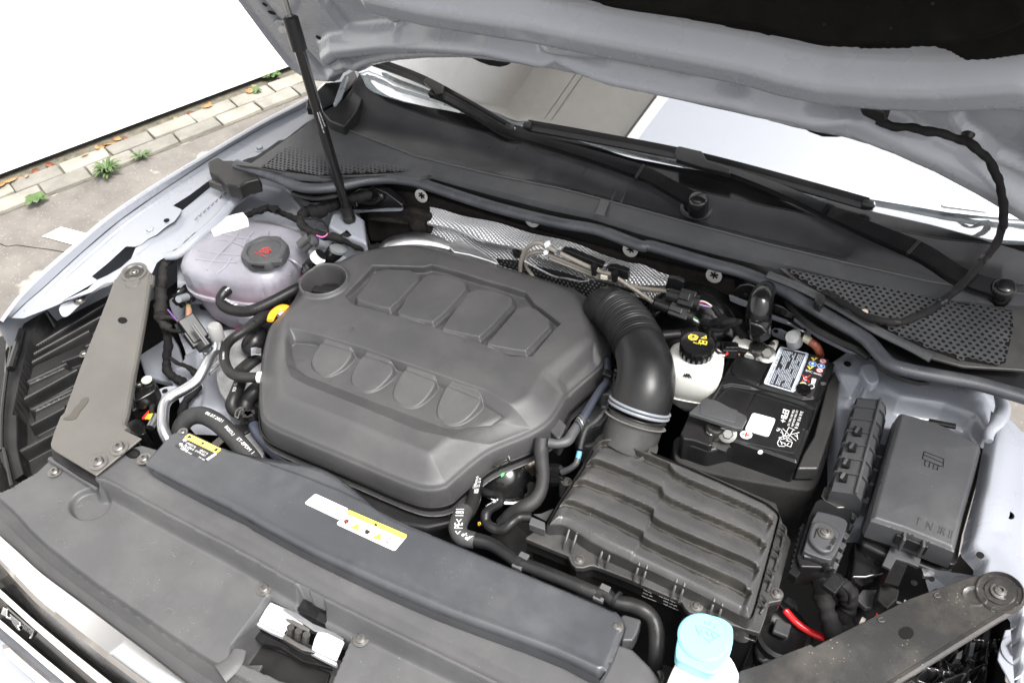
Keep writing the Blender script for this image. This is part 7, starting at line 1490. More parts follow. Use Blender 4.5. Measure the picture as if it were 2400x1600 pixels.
for i, (u, v) in enumerate(((822, 640), (772, 785), (715, 930), (690, 1060))):
    c = W(E4((u, v))[0], .8985); ds = decal('duct_slot', E4((u - 35, v - 45), (u + 42, v - 22), (u + 28, v + 48), (u - 40, v + 30)), .8995, BLK, CD, lift=.0055); boxw('slot_tongue', c + np.array([-.002, 0, .0062]), (.005, .013, .002), PLG if i < 3 else PLT, CD, axis=(1, -.2, 0), bevel=.001)
for t in (.30, .45, .6, .76, .95): boxw('duct_foot', A_ + dax * dL * t + dsd * (lw0 + .006) + np.array([0, 0, -.036]), (.014, .022, .005), PLG, CD, axis=tuple(dsd), bevel=.001)
RP = thing('relay_plug', 'large black plug housing with cables below the ribbed cable duct', 'connector', W(E5((520, 250))[0], .76))
prism('bracket_plate', [W(p, .868) for p in E4((520, 1140), (545, 1130), (775, 1210), (760, 1320), (640, 1330), (520, 1260), (490, 1220))], .004, STL, RP, bevel=.001)
prism('plate_dark', [W(p, .872) for p in E4((520, 1215), (740, 1285), (745, 1250), (690, 1240), (640, 1260), (530, 1215))], .004, PLS, RP, bevel=0)
prism('plug_frame', [W(p, .866) for p in E4((440, 1270), (480, 1240), (760, 1330), (780, 1390), (740, 1568)) + E5((700, 200), (600, 520), (560, 510), (300, 500), (270, 400), (380, 20))], .05, PLB, RP, bevel=.003)
prism('plug_lid', [W(p, .880) for p in chaikin(E4((430, 1360), (520, 1370), (700, 1420), (745, 1480)) + E5((600, 440), (520, 430), (330, 360), (330, 340)), 1)], .03, PLG, RP, bevel=.006, seg=3)
prism('plug_dome', chaikin([W(p, .890) for p in E5((420, 80), (520, 70), (665, 160), (660, 220), (590, 370), (480, 360), (375, 250), (385, 150))], 2), .014, PLG, RP, bevel=.004, seg=3)
place('plug_screw', SCREW, W(E5((530, 188))[0], .891), RP, s=.9)
for k in range(4): tube('plug_text_relief', [W(p, .8905) for p in E5((440 - 6 * k, 165 + 22 * k), (452 - 6 * k, 148 + 22 * k))], .0008, PLB, RP, n=5)
text('ABB 48', E5((610, 220))[0], E5((535, 330))[0], .8908, PLB, RP, 'embossed_print', h=.006)
for k in range(9):
    p = E5((330 - k * 12, 180 + k * 50))[0]; boxw('plug_castellation', W(p, .845), (.014, .012, .02), PLB, RP, axis=(1, -.3, 0), bevel=.001)
for k in range(6):
    p = E5((760 - k * 34, 60 + k * 90))[0]; boxw('plug_castellation', W(p, .855), (.012, .012, .02), PLG, RP, axis=(1, -.3, 0), bevel=.001)
tube('plug_throat', [W(p, z) for p, z in zip(E5((470, 380), (440, 470), (430, 540)), (.855, .845, .83))], [.026, .022, .018], PLB, RP, n=20); tube('throat_tie', [W(p, .868) for p in E5((330, 400), (420, 420), (520, 470), (545, 540))], .005, PLS, RP, n=8)
CH = thing('main_cable_harness', 'thick taped cable harness dropping from the relay plug behind the right brace', 'wiring', W(E5((500, 900))[0], .6))
tube('cable_sleeve', [W(p, z) for p, z in zip(E5((430, 500), (470, 620), (500, 760), (540, 900), (590, 1080), (620, 1250)), (.835, .83, .825, .815, .79, .74))], [.0165, .0175, .0180, .0180, .0180, .017], TAPE, CH, n=16)
tube('cable_branch', [W(p, z) for p, z in zip(E5((540, 580), (640, 650), (730, 740), (740, 850), (680, 950), (640, 1010)), (.83, .83, .82, .80, .78, .75))], [.0145, .0185, .0195, .0195, .017, .015], TAPE, CH, n=16)
tube('cable_branch', [W(p, z) for p, z in zip(E5((640, 1040), (760, 990), (860, 930), (950, 870)), (.76, .76, .77, .77))], .017, TAPE, CH, n=14)
boxw('tie_head', W(E5((600, 665))[0], .868), (.020, .028, .012), PLB, CH, axis=(.9, -.3, 0), bevel=.002)
tube('cable_tie', [W(p, z) for p, z in zip(E5((620, 640), (690, 680), (750, 760), (740, 840)), (.86, .865, .85, .83))], .0025, PLB, CH, n=6)
rc1 = thing('red_cable', 'bright red battery cable emerging beside the air filter box corner', 'cable', W(E5((300, 1020))[0], .70)); tube('cable_body', [W(p, z) for p, z in zip(E5((110, 850), (160, 900), (250, 1000), (360, 1080), (510, 1150), (600, 1180)), (.77, .77, .76, .755, .75, .74))], .0055, RED, rc1, n=16); tube('cable_boot', [W(p, .775) for p in E5((100, 835), (140, 880), (155, 900))], .0065, PLS, rc1, n=12)
rc2 = thing('red_cable', 'short piece of red cable below the fuse box latch', 'cable', W(E5((980, 940))[0], .70)); tube('cable_body', [W(p, z) for p, z in zip(E5((1040, 870), (1010, 920), (950, 980), (880, 1040)), (.76, .76, .76, .75))], .0055, RED, rc2, n=16)
ws2 = thing('stub_wires', 'two pale wire ends sticking up over the right brace', 'wire', W(E5((870, 1005))[0], .78)); tube('wire_end', [W(E5((850, 990))[0], .80), W(E5((885, 1010))[0], .80)], .006, COP and mat('pale_cap', (.6, .55, .48), .5), ws2, n=10); tube('wire_end', [W(E5((1240, 835))[0], .82), W(E5((1270, 848))[0], .82)], .006, bpy.data.materials['pale_cap'], ws2, n=10); tube('thin_wire', [W(E5((1180, 822))[0], .82), W(E5((1240, 838))[0], .82)], .0018, PIP, ws2, n=6)
for k in range(6): tube('fan_wire', [W(p, .765) for p in E5((150 + k * 6, 815 - k * 6), (210 + k * 8, 860 - k * 5), (280 - k * 3, 880 + k * 4))], .0014, PLG if k % 2 else PLB, rc1, n=5)

# ================================================================ braces
LB = thing('front_brace', 'brown grey steel brace plate crossing the left headlamp', 'brace', W((200, 950), .80))
lbp = C1((1065, 1190), (1130, 1100), (1165, 1070), (1243, 1047), (1310, 1068), (1345, 1090), (1392, 1140), (1383, 1230)) + D1((1370, 0), (1300, 450), (1235, 800), (1140, 1250), (1122, 1330), (1130, 1380), (1145, 1400)) + D2((1150, 230), (1300, 300), (1195, 385), (880, 642), (500, 412), (472, 385), (465, 350), (500, 235), (555, 100)) + D1((590, 1240), (740, 820), (880, 470), (990, 190), (1050, 20))
LBp = tilt(W((315, 640), .885), W((190, 1050), .845))
def lbz(p): return float(WP(p, *LBp)[2])
def lbz_(p): return float(np.interp(p[1], [620, 750, 1100], [.885, .862, .845]))
hl_c = [W(p, lbz(p)) for p in D1(*[(1125 + 42 * math.cos(t), 393 + 26 * math.sin(t)) for t in np.linspace(0, 2 * math.pi, 20, endpoint=False)])]
prism('brace_plate', [W(p, lbz(p)) for p in lbp], .004, BRC, LB, bevel=.0015)
decal('brace_hole', D1(*[(1125 + 43 * math.cos(t), 393 + 27 * math.sin(t)) for t in np.linspace(0, 2 * math.pi, 22, endpoint=False)]), 0, BLK, LB, plane=(LBp[0] + LBp[1] * .0012, LBp[1]))
tube('brace_flange', [W(p, lbz(p) - .006) for p in C1((1388, 1170), (1378, 1260)) + D1((1385, 0), (1320, 400), (1262, 720), (1215, 960), (1165, 1250), (1135, 1360), (1170, 1410))], .008, BRC, LB, n=8, flat=.7)
bc_ = WP(C1((1232, 1128))[0], LBp[0] + LBp[1] * .001, LBp[1]); lathe('brace_cup', bc_, [(.026, -.001), (.027, .0015), (.022, .002), (.018, -.002), (.010, -.002)], BRC, LB, n=32, axis=LBp[1]); place('brace_bolt', SCREWB, bc_ + np.array([0, 0, -.001]), LB, s=.6)
lathe('brace_dimple', WP(C1((1218, 1222))[0], LBp[0] + LBp[1] * .0008, LBp[1]), [(.016, -.001), (.014, .0015), (.001, .001)], BRC, LB, n=24, axis=LBp[1])
for p in D2((1095, 390), (905, 522)): place('brace_bolt', SCREWB, WP(p, LBp[0] + LBp[1] * .001, LBp[1]), LB, n=LBp[1], s=1.0)
stn = decal('grease_stain', D1((820, 1100), (800, 1160), (740, 1220), (700, 1300), (640, 1310), (560, 1300), (640, 1270), (680, 1200), (730, 1160), (740, 1120), (790, 1100)), 0, mat('stain', (.052, .047, .04), .4), LB, cha=2, plane=(LBp[0] + LBp[1] * .0008, LBp[1]))
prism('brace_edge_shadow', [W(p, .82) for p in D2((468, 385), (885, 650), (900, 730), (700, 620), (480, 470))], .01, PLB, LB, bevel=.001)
RBc = thing('front_brace', 'dusty dark steel brace strut at the lower right with a round bolted end', 'brace', W((2100, 1480), .80))
rbp = E5((1918, 577), (1980, 572), (2060, 578), (2200, 632), (2305, 668), (2312, 690), (2315, 790), (2300, 830), (2250, 875), (1900, 1090), (1500, 1340), (1120, 1575)) + [(1960, 1680), (1600, 1700), (1725, 1590)] + E2((1700, 1450), (1900, 1390), (2100, 1300), (2352, 1205)) + E5((420, 1230), (700, 1090), (1300, 790), (1850, 590))
RBp = tilt(W((2345, 1385), .950), W((1850, 1555), .858))
def rbz(p): return float(WP(p, *RBp)[2])
def rbz_(p): return float(np.interp(p[0], [1700, 2100, 2400], [.840, .890, .955]))
prism('brace_plate', [W(p, rbz(p)) for p in rbp], .005, BRR, RBc, bevel=.002)
tube('brace_flange', [W(p, rbz(p) - .004) for p in E5((2312, 700), (2310, 810), (2250, 880), (1900, 1095), (1500, 1345), (1110, 1590))], .006, BRR, RBc, n=8)
decal('brace_hole', E5(*[(1273 + 66 * math.cos(t), 1107 + 56 * math.sin(t)) for t in np.linspace(0, 2 * math.pi, 26, endpoint=False)]), 0, BLK, RBc, plane=(RBp[0] + RBp[1] * .0012, RBp[1]))
rc_ = WP(E5((2130, 730))[0], RBp[0] + RBp[1] * .001, RBp[1]); lathe('brace_cup', rc_, [(.0300, -.004), (.0290, .0), (.0270, .003), (.0240, -.002), (.0185, -.002), (.0175, .0015), (.010, .0015)], BRR, RBc, n=44, axis=RBp[1]); place('brace_bolt', SCREWB, rc_ + np.array([0, 0, .0]), RBc, s=.72)
lathe('brace_dimple', WP(E5((1900, 765))[0], RBp[0] + RBp[1] * .0008, RBp[1]), [(.015, -.001), (.013, .001), (.008, -.001), (.001, -.0015)], BRR, RBc, n=28, sx=1.1, axis=RBp[1])
for c in ((1560, 760), (1045, 985), (2080, 890)): tube('water_mark', [W((E5(c)[0][0] + 8 * math.cos(t), E5(c)[0][1] + 5 * math.sin(t)), rbz(E5(c)[0]) + .0004) for t in np.linspace(0, 2 * math.pi, 15)], .0006, PLT, RBc, n=5, k=1)

# ================================================================ washer filler
WF = thing('washer_filler', 'white filler neck with a cyan cap for washer fluid at the bottom edge', 'filler', W((1650, 1540), .60))
WZ = .905
wc = E2((1340, 888), (1440, 895), (1560, 930), (1640, 990), (1655, 1050), (1650, 1180), (1600, 1330), (1500, 1430), (1455, 1446), (1400, 1435), (1250, 1370), (1128, 1305), (1120, 1270), (1128, 1150), (1160, 1040), (1220, 950), (1280, 905))
wcw = chaikin(np.array([W(p, WZ) for p in wc]), 1); topc = W(E2((1375, 1110))[0], WZ)
prism('washer_cap', wcw - [0, 0, .012], .022, CYN, WF, bevel=.008, seg=4)
lathe('cap_disc', topc + np.array([0, 0, -.012]), [(.0335, -.002), (.0345, .002), (.032, .0045), (.001, .005)], CYN, WF, n=48)
wsz = WZ - .0065
strk = [((1300, 1045), (1400, 1060), (1520, 1130)), ((1300, 1045), (1330, 1120)), ((1330, 1120), (1380, 1145), (1430, 1195)), ((1430, 1195), (1525, 1140)), ((1360, 1080), (1350, 1110)), ((1400, 1090), (1410, 1130)), ((1440, 1110), (1470, 1150)), ((1380, 1020), (1395, 1000)), ((1420, 1030), (1445, 1005)), ((1470, 1060), (1500, 1040))]
for s_ in strk: tube('cap_relief', [W(p, wsz) for p in E2(*s_)], .0012, CYN, WF, n=6, k=2)
wn_ = [W(p, .865) for p in E2((1140, 1320), (1180, 1250), (1600, 1290), (1640, 1350), (1697, 1480), (1690, 1550), (1680, 1640), (1000, 1640), (1060, 1480))]
prism('filler_neck', chaikin(np.array(wn_), 1), .12, WHP, WF, bevel=.012, seg=3)
prism('filler_arm', [W(p, .868) for p in E2((1640, 1345), (1700, 1480), (1690, 1540), (1650, 1568), (1480, 1560), (1400, 1520))], .02, mat('arm_violet', (.55, .53, .60), .4), WF, bevel=.006)

# ================================================================ hoses
def hose(nm, lab, path, r, m=RUB, cat='hose', n=18, part_='hose_body', corr=None):
    t = thing(nm, lab, cat, W(path[len(path) // 2][0], path[len(path) // 2][1] - (r if not hasattr(r, '__len__') else r[0]))); tube(part_, [W(p, z) for p, z in path], r, m, t, n=n, corr=corr); return t
def zp(pts, zs): return list(zip(pts, zs))
big = E1((900, 200), (760, 280), (600, 350), (500, 430), (450, 560), (430, 680), (390, 760), (310, 860), (290, 950), (350, 1020), (460, 1040), (600, 1080), (740, 1170), (840, 1240), (1000, 1300), (1300, 1420), (1540, 1520)) + E2((450, 740), (560, 820), (700, 850), (820, 900), (900, 980), (935, 1100), (935, 1250), (920, 1380), (890, 1500), (880, 1640))
bz_ = list(np.interp(np.arange(len(big)), [0, 3, 6, 9, 12, 16, 20, 23, 26], [.80, .815, .835, .850, .850, .850, .845, .82, .76]))
bg_ = hose('radiator_hose', 'long black hose snaking from the engine along the duct cover to the right', zp(big, bz_), [.009, .009, .0095, .0100, .0110, .0115, .0120, .0132, .0135, .0130, .0118, .0108] + [.0104] * 7 + [.0112] * 3 + [.0122] * (len(big) - 22), RUB)
for k, (u, v) in enumerate(((855, 1235), (1600, 1530))):
    p = E1((u, v))[0]; hd = W((p[0] + 20, p[1] + 9), .853) - W((p[0] - 20, p[1] - 9), .853); hd = tuple(hd)
    tube('hose_holder', [W((p[0] - 6, p[1] - 3), .850), W((p[0] + 6, p[1] + 3), .850)], .0128, PLB, bg_, n=24); boxw('holder_tab', W((p[0] + 10, p[1] - 12), .860), (.015, .010, .006), PLT, bg_, axis=hd, bevel=.001)
    boxw('holder_tab', W((p[0] - 6, p[1] + 13), .852), (.016, .007, .008), PLT, bg_, axis=hd, bevel=.001)
for u, v in ((420, 740), (570, 800)):
    p = E2((u, v))[0]; tube('hose_collar', [W((p[0] - 3, p[1] - 2), .850), W((p[0] + 3, p[1] + 2), .850)], .0128, RUB, bg_, n=24)
tube('hose_sleeve', [W(p, z) for p, z in zp(E1((345, 765), (310, 840), (285, 930), (330, 1010), (440, 1042)), (.849, .853, .855, .854, .853))], [.0142, .0146, .0146, .0142, .0130], mat('sleeve_grey', (.030, .030, .030), .55, bump=.4, var=.2), bg_, n=20)
text('< PE< 181', E1((325, 985))[0], E1((345, 755))[0], .8695, PRW, bg_, 'hose_print', h=.013); text('JP-P', E1((430, 1005))[0], E1((368, 950))[0], .8690, PRW, bg_, 'hose_print', h=.012)
for a, b, s_ in (((437, 520), (437, 565), '11441'), ((452, 455), (452, 610), '04E 121 070 D'), ((478, 470), (472, 610), '06K 22 22 P')): text(s_, E1(b)[0], E1((a[0] + 25, a[1]))[0], .8435, PRW, bg_, 'hose_print', h=.0036)
for u, v in ((640, 335), (725, 295)):
    c = W(E1((u, v))[0], .832); ringat(c, W(E1((760, 280))[0], .82) - W(E1((600, 350))[0], .83), .0112, .0018, STL, 'hose_clamp', bg_, n=30)
prism('clamp_ear', [W(p, .853) for p in E1((600, 345), (650, 330), (650, 310), (700, 290), (735, 285), (740, 300), (700, 320), (665, 360), (640, 360))], .003, STL, bg_, bevel=.0005)
ringat(W(E2((895, 1500))[0], .80), (0, .1, 1), .0135, .005, STL, 'hose_clamp', bg_, n=30, flat=.5)
hose('vent_hose', 'thin black zigzag hose with white print left of the air filter box', zp(E1((500, 590), (560, 610), (640, 630), (680, 665), (660, 710), (590, 750), (545, 800), (545, 870), (590, 920), (660, 945), (720, 935), (780, 880), (850, 830), (960, 830)), [.82, .83, .835, .84, .84, .845, .845, .84, .84, .84, .845, .85, .85, .85]), [.0070] * 6 + [.0084] * 8)
text('J 8E0 201 P', E1((560, 750))[0], E1((670, 680))[0], .8485, PRW, bpy.data.objects['vent_hose'], 'hose_print', h=.006)
tl_ = hose('taped_breather_hose', 'taped dark breather hose hanging between the engine cover and air filter box', zp(E1((1060, 110), (1050, 220), (1060, 340), (1070, 450), (1050, 580), (990, 680), (900, 740), (800, 800), (700, 900)), [.86, .85, .845, .84, .835, .83, .825, .81, .79]), [.0125, .0125, .0115, .0108, .0110, .0120, .013, .014, .014], mat('taped_hose', (.016, .0155, .016), .6, bump=.8, bscale=300, var=.25, vscale=40))
tube('branch_pipe', [W(p, .862) for p in E1((1120, 145), (1200, 155), (1290, 130), (1340, 60), (1390, -20))], [.0085, .0080, .0090, .0090, .008], PLG, tl_, n=14)
tube('branch_pipe', [W(p, z) for p, z in zp(D4((1380, 590), (1430, 520), (1500, 400), (1600, 240), (1660, 170), (1665, 60), (1660, -20)), (.862, .866, .87, .872, .872, .872, .87))], [.0080, .0085, .0072, .0068, .0068, .0068, .0068], mat('blue_grey_pipe', (.030, .034, .048), .4, bump=.2), tl_, n=14)
for k in range(3): ringat(W(D4((1395 + k * 14, 572 - k * 22))[0], .865), (.5, .8, 0), .0092, .0020, ALU if k == 1 else PLG, 'pipe_ring', tl_, n=24)
boxw('pipe_clip', W(D4((1668, 105))[0], .885), (.018, .014, .01), PLS, tl_, bevel=.002)
hose('braided_cable', 'thin braided black cable with a blue tag beside the air filter box', zp(D4((1700, 330), (1660, 420), (1560, 530), (1470, 600), (1430, 700), (1410, 790)), [.885, .88, .87, .86, .85, .84]), .0045, mat('braid', (.02, .02, .02), .55, bump=2, bscale=500), 'cable')
bt_ = bpy.data.objects['braided_cable']; tube('blue_tag', [W(D4((1405, 815))[0], .84), W(D4((1390, 880))[0], .835)], .0048, mat('blue_tag', (.10, .30, .45), .5), bt_, n=10); tube('cable_tail', [W(p, z) for p, z in zp(D4((1390, 880), (1370, 930), (1310, 975), (1240, 1000)), (.835, .83, .82, .81))], .0055, PLG, bt_, n=12)
tube('steel_pipe_short', [W(p, z) for p, z in zp(E1((975, 270), (955, 330), (965, 400)), (.80, .80, .78))], .012, mat('warm_steel', (.40, .35, .29), .35, 1.0), bt_, n=14)
prism('loop_bracket', chaikin([W(p, .80) for p in E1((915, 500), (1000, 490), (1010, 620), (990, 700), (900, 710), (880, 640), (925, 600))], 1), .012, PLS, tl_, bevel=.004)
lathe('sensor_button', W(E1((1165, 435))[0], .80), [(.022, -.004), (.021, .004), (.012, .006), (.010, .010), (.001, .011)], PLS, tl_, n=24)
# left side hoses
hc = hose('coolant_hose', 'black ribbed hose with white print running from the coolant tank under the engine cover', zp(C2((600, 1245), (560, 1265), (500, 1310), (465, 1370), (480, 1430), (560, 1475), (680, 1490), (800, 1460), (960, 1385), (1120, 1300), (1180, 1270)), [.872, .872, .868, .862, .857, .857, .86, .865, .87, .872, .87]), [.0100, .0105] + [.0112] * 9)
tube('hose_ribs', [W(p, z) for p, z in zp(C2((700, 1488), (800, 1460), (960, 1385), (1120, 1300)), (.8605, .865, .87, .872))], .0113, RUB, hc, n=18, corr=(.02, .98, 22, .00022))
ringat(W(C2((590, 1250))[0], .872), (.5, .3, 0), .0135, .003, PLS, 'hose_clamp', hc, n=24); text('5WA 121 6P', C2((490, 1385))[0], C2((600, 1440))[0], .8703, PRW, hc, 'hose_print', h=.006); text('MK', C2((515, 1300))[0], C2((548, 1270))[0], .882, PRW, hc, 'hose_print', h=.005)
h2 = hose('heater_hose', 'black hose bending in a loop into a white sleeve at the cover edge', zp(D3((1250, 30), (1130, 110), (1000, 200), (880, 290), (760, 370), (700, 450), (690, 560), (730, 660), (820, 715), (1000, 722)), [.84, .845, .855, .86, .86, .86, .86, .86, .86, .86]), [.0125, .0125, .0120, .0100] + [.0096] * 6)
tube('white_sleeve', [W(D3((1000, 720))[0], .862), W(D3((1035, 722))[0], .862)], .0108, LBW, h2, n=16); text('121496U', D3((690, 555))[0], D3((690, 490))[0], .8702, PRW, h2, 'hose_print', h=.0035)
tube('hose_clamp', [W(D3((950, 200))[0], .868), W(D3((1000, 235))[0], .862)], .0022, PLS, h2, n=6)
h3 = hose('lower_coolant_hose', 'thicker black hose with white part numbers below the looping hose', zp(D3((860, 680), (830, 780), (790, 880), (760, 960), (780, 1020), (850, 1060)), [.81, .815, .815, .81, .80, .79]), [.0115, .0120, .0122, .0125, .0125, .0122])
text('5Q0 121', D3((795, 850))[0], D3((815, 770))[0], .8277, PRW, h3, 'hose_print', h=.007)
tube('spring_clamp', [W(p, .822) for p in D3((790, 1075), (800, 1040), (830, 1005), (860, 1000), (865, 1015), (840, 1030), (815, 1090), (785, 1080))], .0022, STL, h3, n=6)
for k in range(5): boxw('clamp_tooth', W(D3((880 + k * 16, 1060 + (k % 2) * 22))[0], .82), (.010, .014, .012), PLS, h3, axis=(.7, -.7, 0), bevel=.001)
hb_ = hose('thick_rubber_hose', 'thick black rubber hose with white lettering arching over to the duct cover', zp(D3((280, 1300), (290, 1180), (370, 1090), (480, 1070), (600, 1120), (720, 1220), (830, 1340), (930, 1460), (1010, 1580)), [.76, .785, .80, .805, .808, .808, .805, .80, .79]), [.0150, .0155, .0160, .0166, .0168, .0168, .0168, .0166, .0165], mat('rubber_matt', (.017, .017, .0175), .6, bump=.5, bscale=400, var=.15, dust=.2), n=24)
for s_, a, b in (('06.07.2021', (665, 1135), (510, 1055)), ('BA2073-3', (760, 1260), (690, 1180)), ('ET-EPDM  I', (940, 1425), (800, 1290))):
    text(s_, D3(b)[0], D3(a)[0], .8252, PRW, hb_, 'hose_print', h=.0062) if s_ == 'BA2073-3' else text(s_, D3(b)[0], D3(a)[0], .8252, PRW, hb_, 'hose_print', h=.0062)
bp = hose('blue_grey_hose', 'blue grey hose running down under the front left edge of the engine cover', zp(D3((960, 1160), (990, 1230), (1070, 1330), (1170, 1430), (1300, 1520)), [.80, .80, .795, .785, .77]), .0105, mat('blue_grey_hose', (.032, .037, .052), .38, bump=.2), n=16)
prism('alloy_housing', chaikin([W(p, .765) for p in D3((850, 1260), (920, 1190), (1000, 1250), (1060, 1400), (1040, 1460), (980, 1440))], 1), .05, CAST, bp, bevel=.006); prism('alloy_housing', [W(p, .77) for p in D3((740, 1150), (900, 1140), (960, 1180), (880, 1240), (800, 1230))], .04, PLB, bp, bevel=.004)
# air conditioning pipe
ac = hose('air_conditioning_pipe', 'bare aluminium air conditioning pipe bending down the left of the engine', zp(D3((610, 470), (560, 530), (510, 640), (440, 750), (330, 830), (200, 900), (140, 970), (125, 1080), (130, 1200), (180, 1300), (240, 1350)), [.83, .835, .835, .83, .825, .82, .818, .815, .81, .80, .79]), .0105, ALU, 'pipe', n=24)
tube('service_port', [W(D3((625, 430))[0], .84), W(D3((622, 340))[0], .87)], [.011, .010], ALU, ac, n=18); lathe('port_cap', W(D3((610, 300))[0], .885), [(.0135, -.016), (.0140, -.014), (.0140, .010), (.011, .015), (.001, .016)], mat('port_cap_grey', (.20, .20, .195), .4), ac, n=24, axis=(-.05, .1, 1), lobes=(10, .03, .0135))
tube('thin_pipe', [W(p, z) for p, z in zp(D3((640, 590), (590, 640), (540, 680)), (.80, .80, .80))], .006, ALU, ac, n=12); prism('sensor_base', [W(p, .845) for p in D3((470, 440), (540, 400), (565, 430), (550, 500), (510, 505), (480, 480))], .02, ALU, ac, bevel=.003)
tube('thin_pipe', [W(p, .76) for p in D1((1440, 1270), (1380, 1380))], .008, ALU, ac, n=12)
pc = thing('pressure_sensor_plug', 'black two-part plug with a violet wire above the aluminium pipe', 'connector', W(D3((450, 350))[0], .84))
pa, pb = W(D3((500, 420))[0], .850), W(D3((395, 275))[0], .872); pd = pb - pa; pd /= np.linalg.norm(pd); tube('plug_body', [pa - pd * .008, pa + pd * .004], .016, PLB, pc, n=18); boxw('plug_shell', pa + pd * .035, (.055, .034, .028), PLB, pc, axis=tuple(pd), bevel=.003); boxw('plug_side', W(D3((400, 370))[0], .862), (.034, .020, .02), PLB, pc, axis=tuple(pd), bevel=.002)
boxw('plug_rib', W(D3((455, 330))[0], .892), (.050, .004, .004), PLG, pc, axis=tuple(pd), bevel=.001); boxw('plug_rib', W(D3((475, 322))[0], .891), (.050, .004, .004), PLG, pc, axis=tuple(pd), bevel=.001); tube('plug_neck', [pb - pd * .006, pb + pd * .006], .010, PLB, pc, n=14)
tube('violet_wire', [W(p, .86) for p in D3((360, 262), (340, 240), (300, 215), (250, 195), (170, 100))], .0016, WVIO, pc, n=6); tube('brown_wire', [W(p, .862) for p in D3((365, 258), (320, 235), (260, 200))], .0014, WBRN, pc, n=6)
gc = thing('round_fitting', 'black toothed round fitting with a grey pin and copper pipe left of the coolant tank', 'fitting', W(D1((1700, 180))[0], .80))
gcc = W(D1((1700, 175))[0], .825); lathe('toothed_ring', gcc, [(.020, -.008), (.024, -.006), (.024, .008), (.016, .010), (.011, .006)], PLS, gc, n=64, lobes=(9, .10, .021), axis=(-.1, -.25, 1)); tube('grey_pin', [W(D1((1640, 200))[0], .850), W(D1((1715, 180))[0], .835)], [.0075, .0085], mat('pin_grey', (.17, .18, .195), .35), gc, n=14)
tube('copper_sleeve', [W(p, .82) for p in D1((1733, 290), (1735, 330), (1732, 400))], .0062, mat('copper_tube', (.38, .21, .14), .4, .3), gc, n=12); tube('brass_tip', [W(p, .821) for p in D1((1730, 262), (1733, 295))], .0052, mat('brass', (.6, .5, .28), .35, .8), gc, n=12); tube('black_tail', [W(p, z) for p, z in zp(D1((1732, 400), (1715, 450), (1660, 490), (1590, 490), (1520, 450)), (.82, .818, .81, .805, .80))], .0058, TAPE, gc, n=10)
# harness along the left inner wing and over the strut tower
hn = thing('wiring_harness', 'black taped harness running along the left inner wing past the coolant tank', 'wiring', W(D1((1480, 250))[0], .78))
tube('harness_sleeve', [W(p, z) for p, z in zp(C1((2100, 700), (1960, 720), (1840, 780), (1700, 900), (1560, 1010), (1500, 1090), (1495, 1200)) + D1((1480, 100), (1475, 220), (1480, 330), (1500, 420), (1560, 470)), (.90, .905, .90, .895, .885, .875, .865, .85, .835, .82, .81, .80))], [.010, .011, .012, .012, .012, .0125, .013, .015, .018, .018, .014, .010], TAPE, hn, n=14)
tube('harness_sleeve', [W(p, z) for p, z in zp(D1((1500, 380), (1530, 500), (1545, 620), (1530, 760), (1540, 860), (1620, 930), (1690, 960)), (.81, .78, .75, .72, .71, .70, .70))], .0125, TAPE, hn, n=12)
tube('harness_sleeve', [W(p, z) for p, z in zp(D1((1560, 740), (1640, 790), (1740, 830), (1800, 890)), (.74, .74, .74, .73))], [.005, .006, .007, .012], TAPE, hn, n=10); tube('harness_sleeve', [W(p, z) for p, z in zp(D1((1440, 370), (1520, 365), (1620, 385)), (.82, .825, .825))], [.010, .008, .004], TAPE, hn, n=10)
tube('harness_sleeve', [W(p, z) for p, z in zp(D1((1830, 1000), (1760, 1080), (1690, 1170), (1660, 1290), (1640, 1400)), (.72, .72, .71, .70, .69))], .011, TAPE, hn, n=10)
h5 = thing('wiring_harness', 'black taped harness with a loose loop behind the coolant tank at the gas strut foot', 'wiring', W(C2((1250, 620))[0], .90))
tube('harness_sleeve', [W(p, z) for p, z in zp(C2((690, 620), (740, 590), (820, 560), (900, 545), (990, 570), (1080, 610), (1170, 645)), [.90] * 7)], [.008, .009, .010, .010, .009, .009, .010], TAPE, h5, n=12)
tube('harness_sleeve', [W(p, z) for p, z in zp(C2((1560, 490), (1450, 520), (1360, 575), (1280, 560), (1210, 600), (1190, 660), (1230, 720), (1320, 770), (1440, 800), (1560, 820), (1680, 870), (1790, 905), (1900, 900)), (.93, .93, .925, .92, .915, .91, .905, .90, .895, .89, .885, .88, .86))], [.016, .019, .020, .017, .014, .012, .012, .012, .012, .013, .012, .012, .012], TAPE, h5, n=14)
tube('harness_sleeve', [W(p, z) for p, z in zp(C2((1560, 485), (1640, 465), (1740, 440), (1840, 420)), (.93, .94, .945, .945))], .015, TAPE, h5, n=12)
prism('tape_flag', [W(p, .918) for p in C2((878, 490), (905, 510), (990, 515), (1000, 545), (960, 560), (970, 600), (940, 575), (900, 545))], .002, TAPE, h5, bevel=0); prism('tape_flag', [W(p, .905) for p in C2((1560, 780), (1620, 740), (1665, 790), (1620, 800))], .002, TAPE, h5, bevel=0)
qf = thing('quick_couplings', 'two black quick couplings, one with a white ring, behind the oil filler well', 'coupling', W(C2((1420, 980))[0], .85))
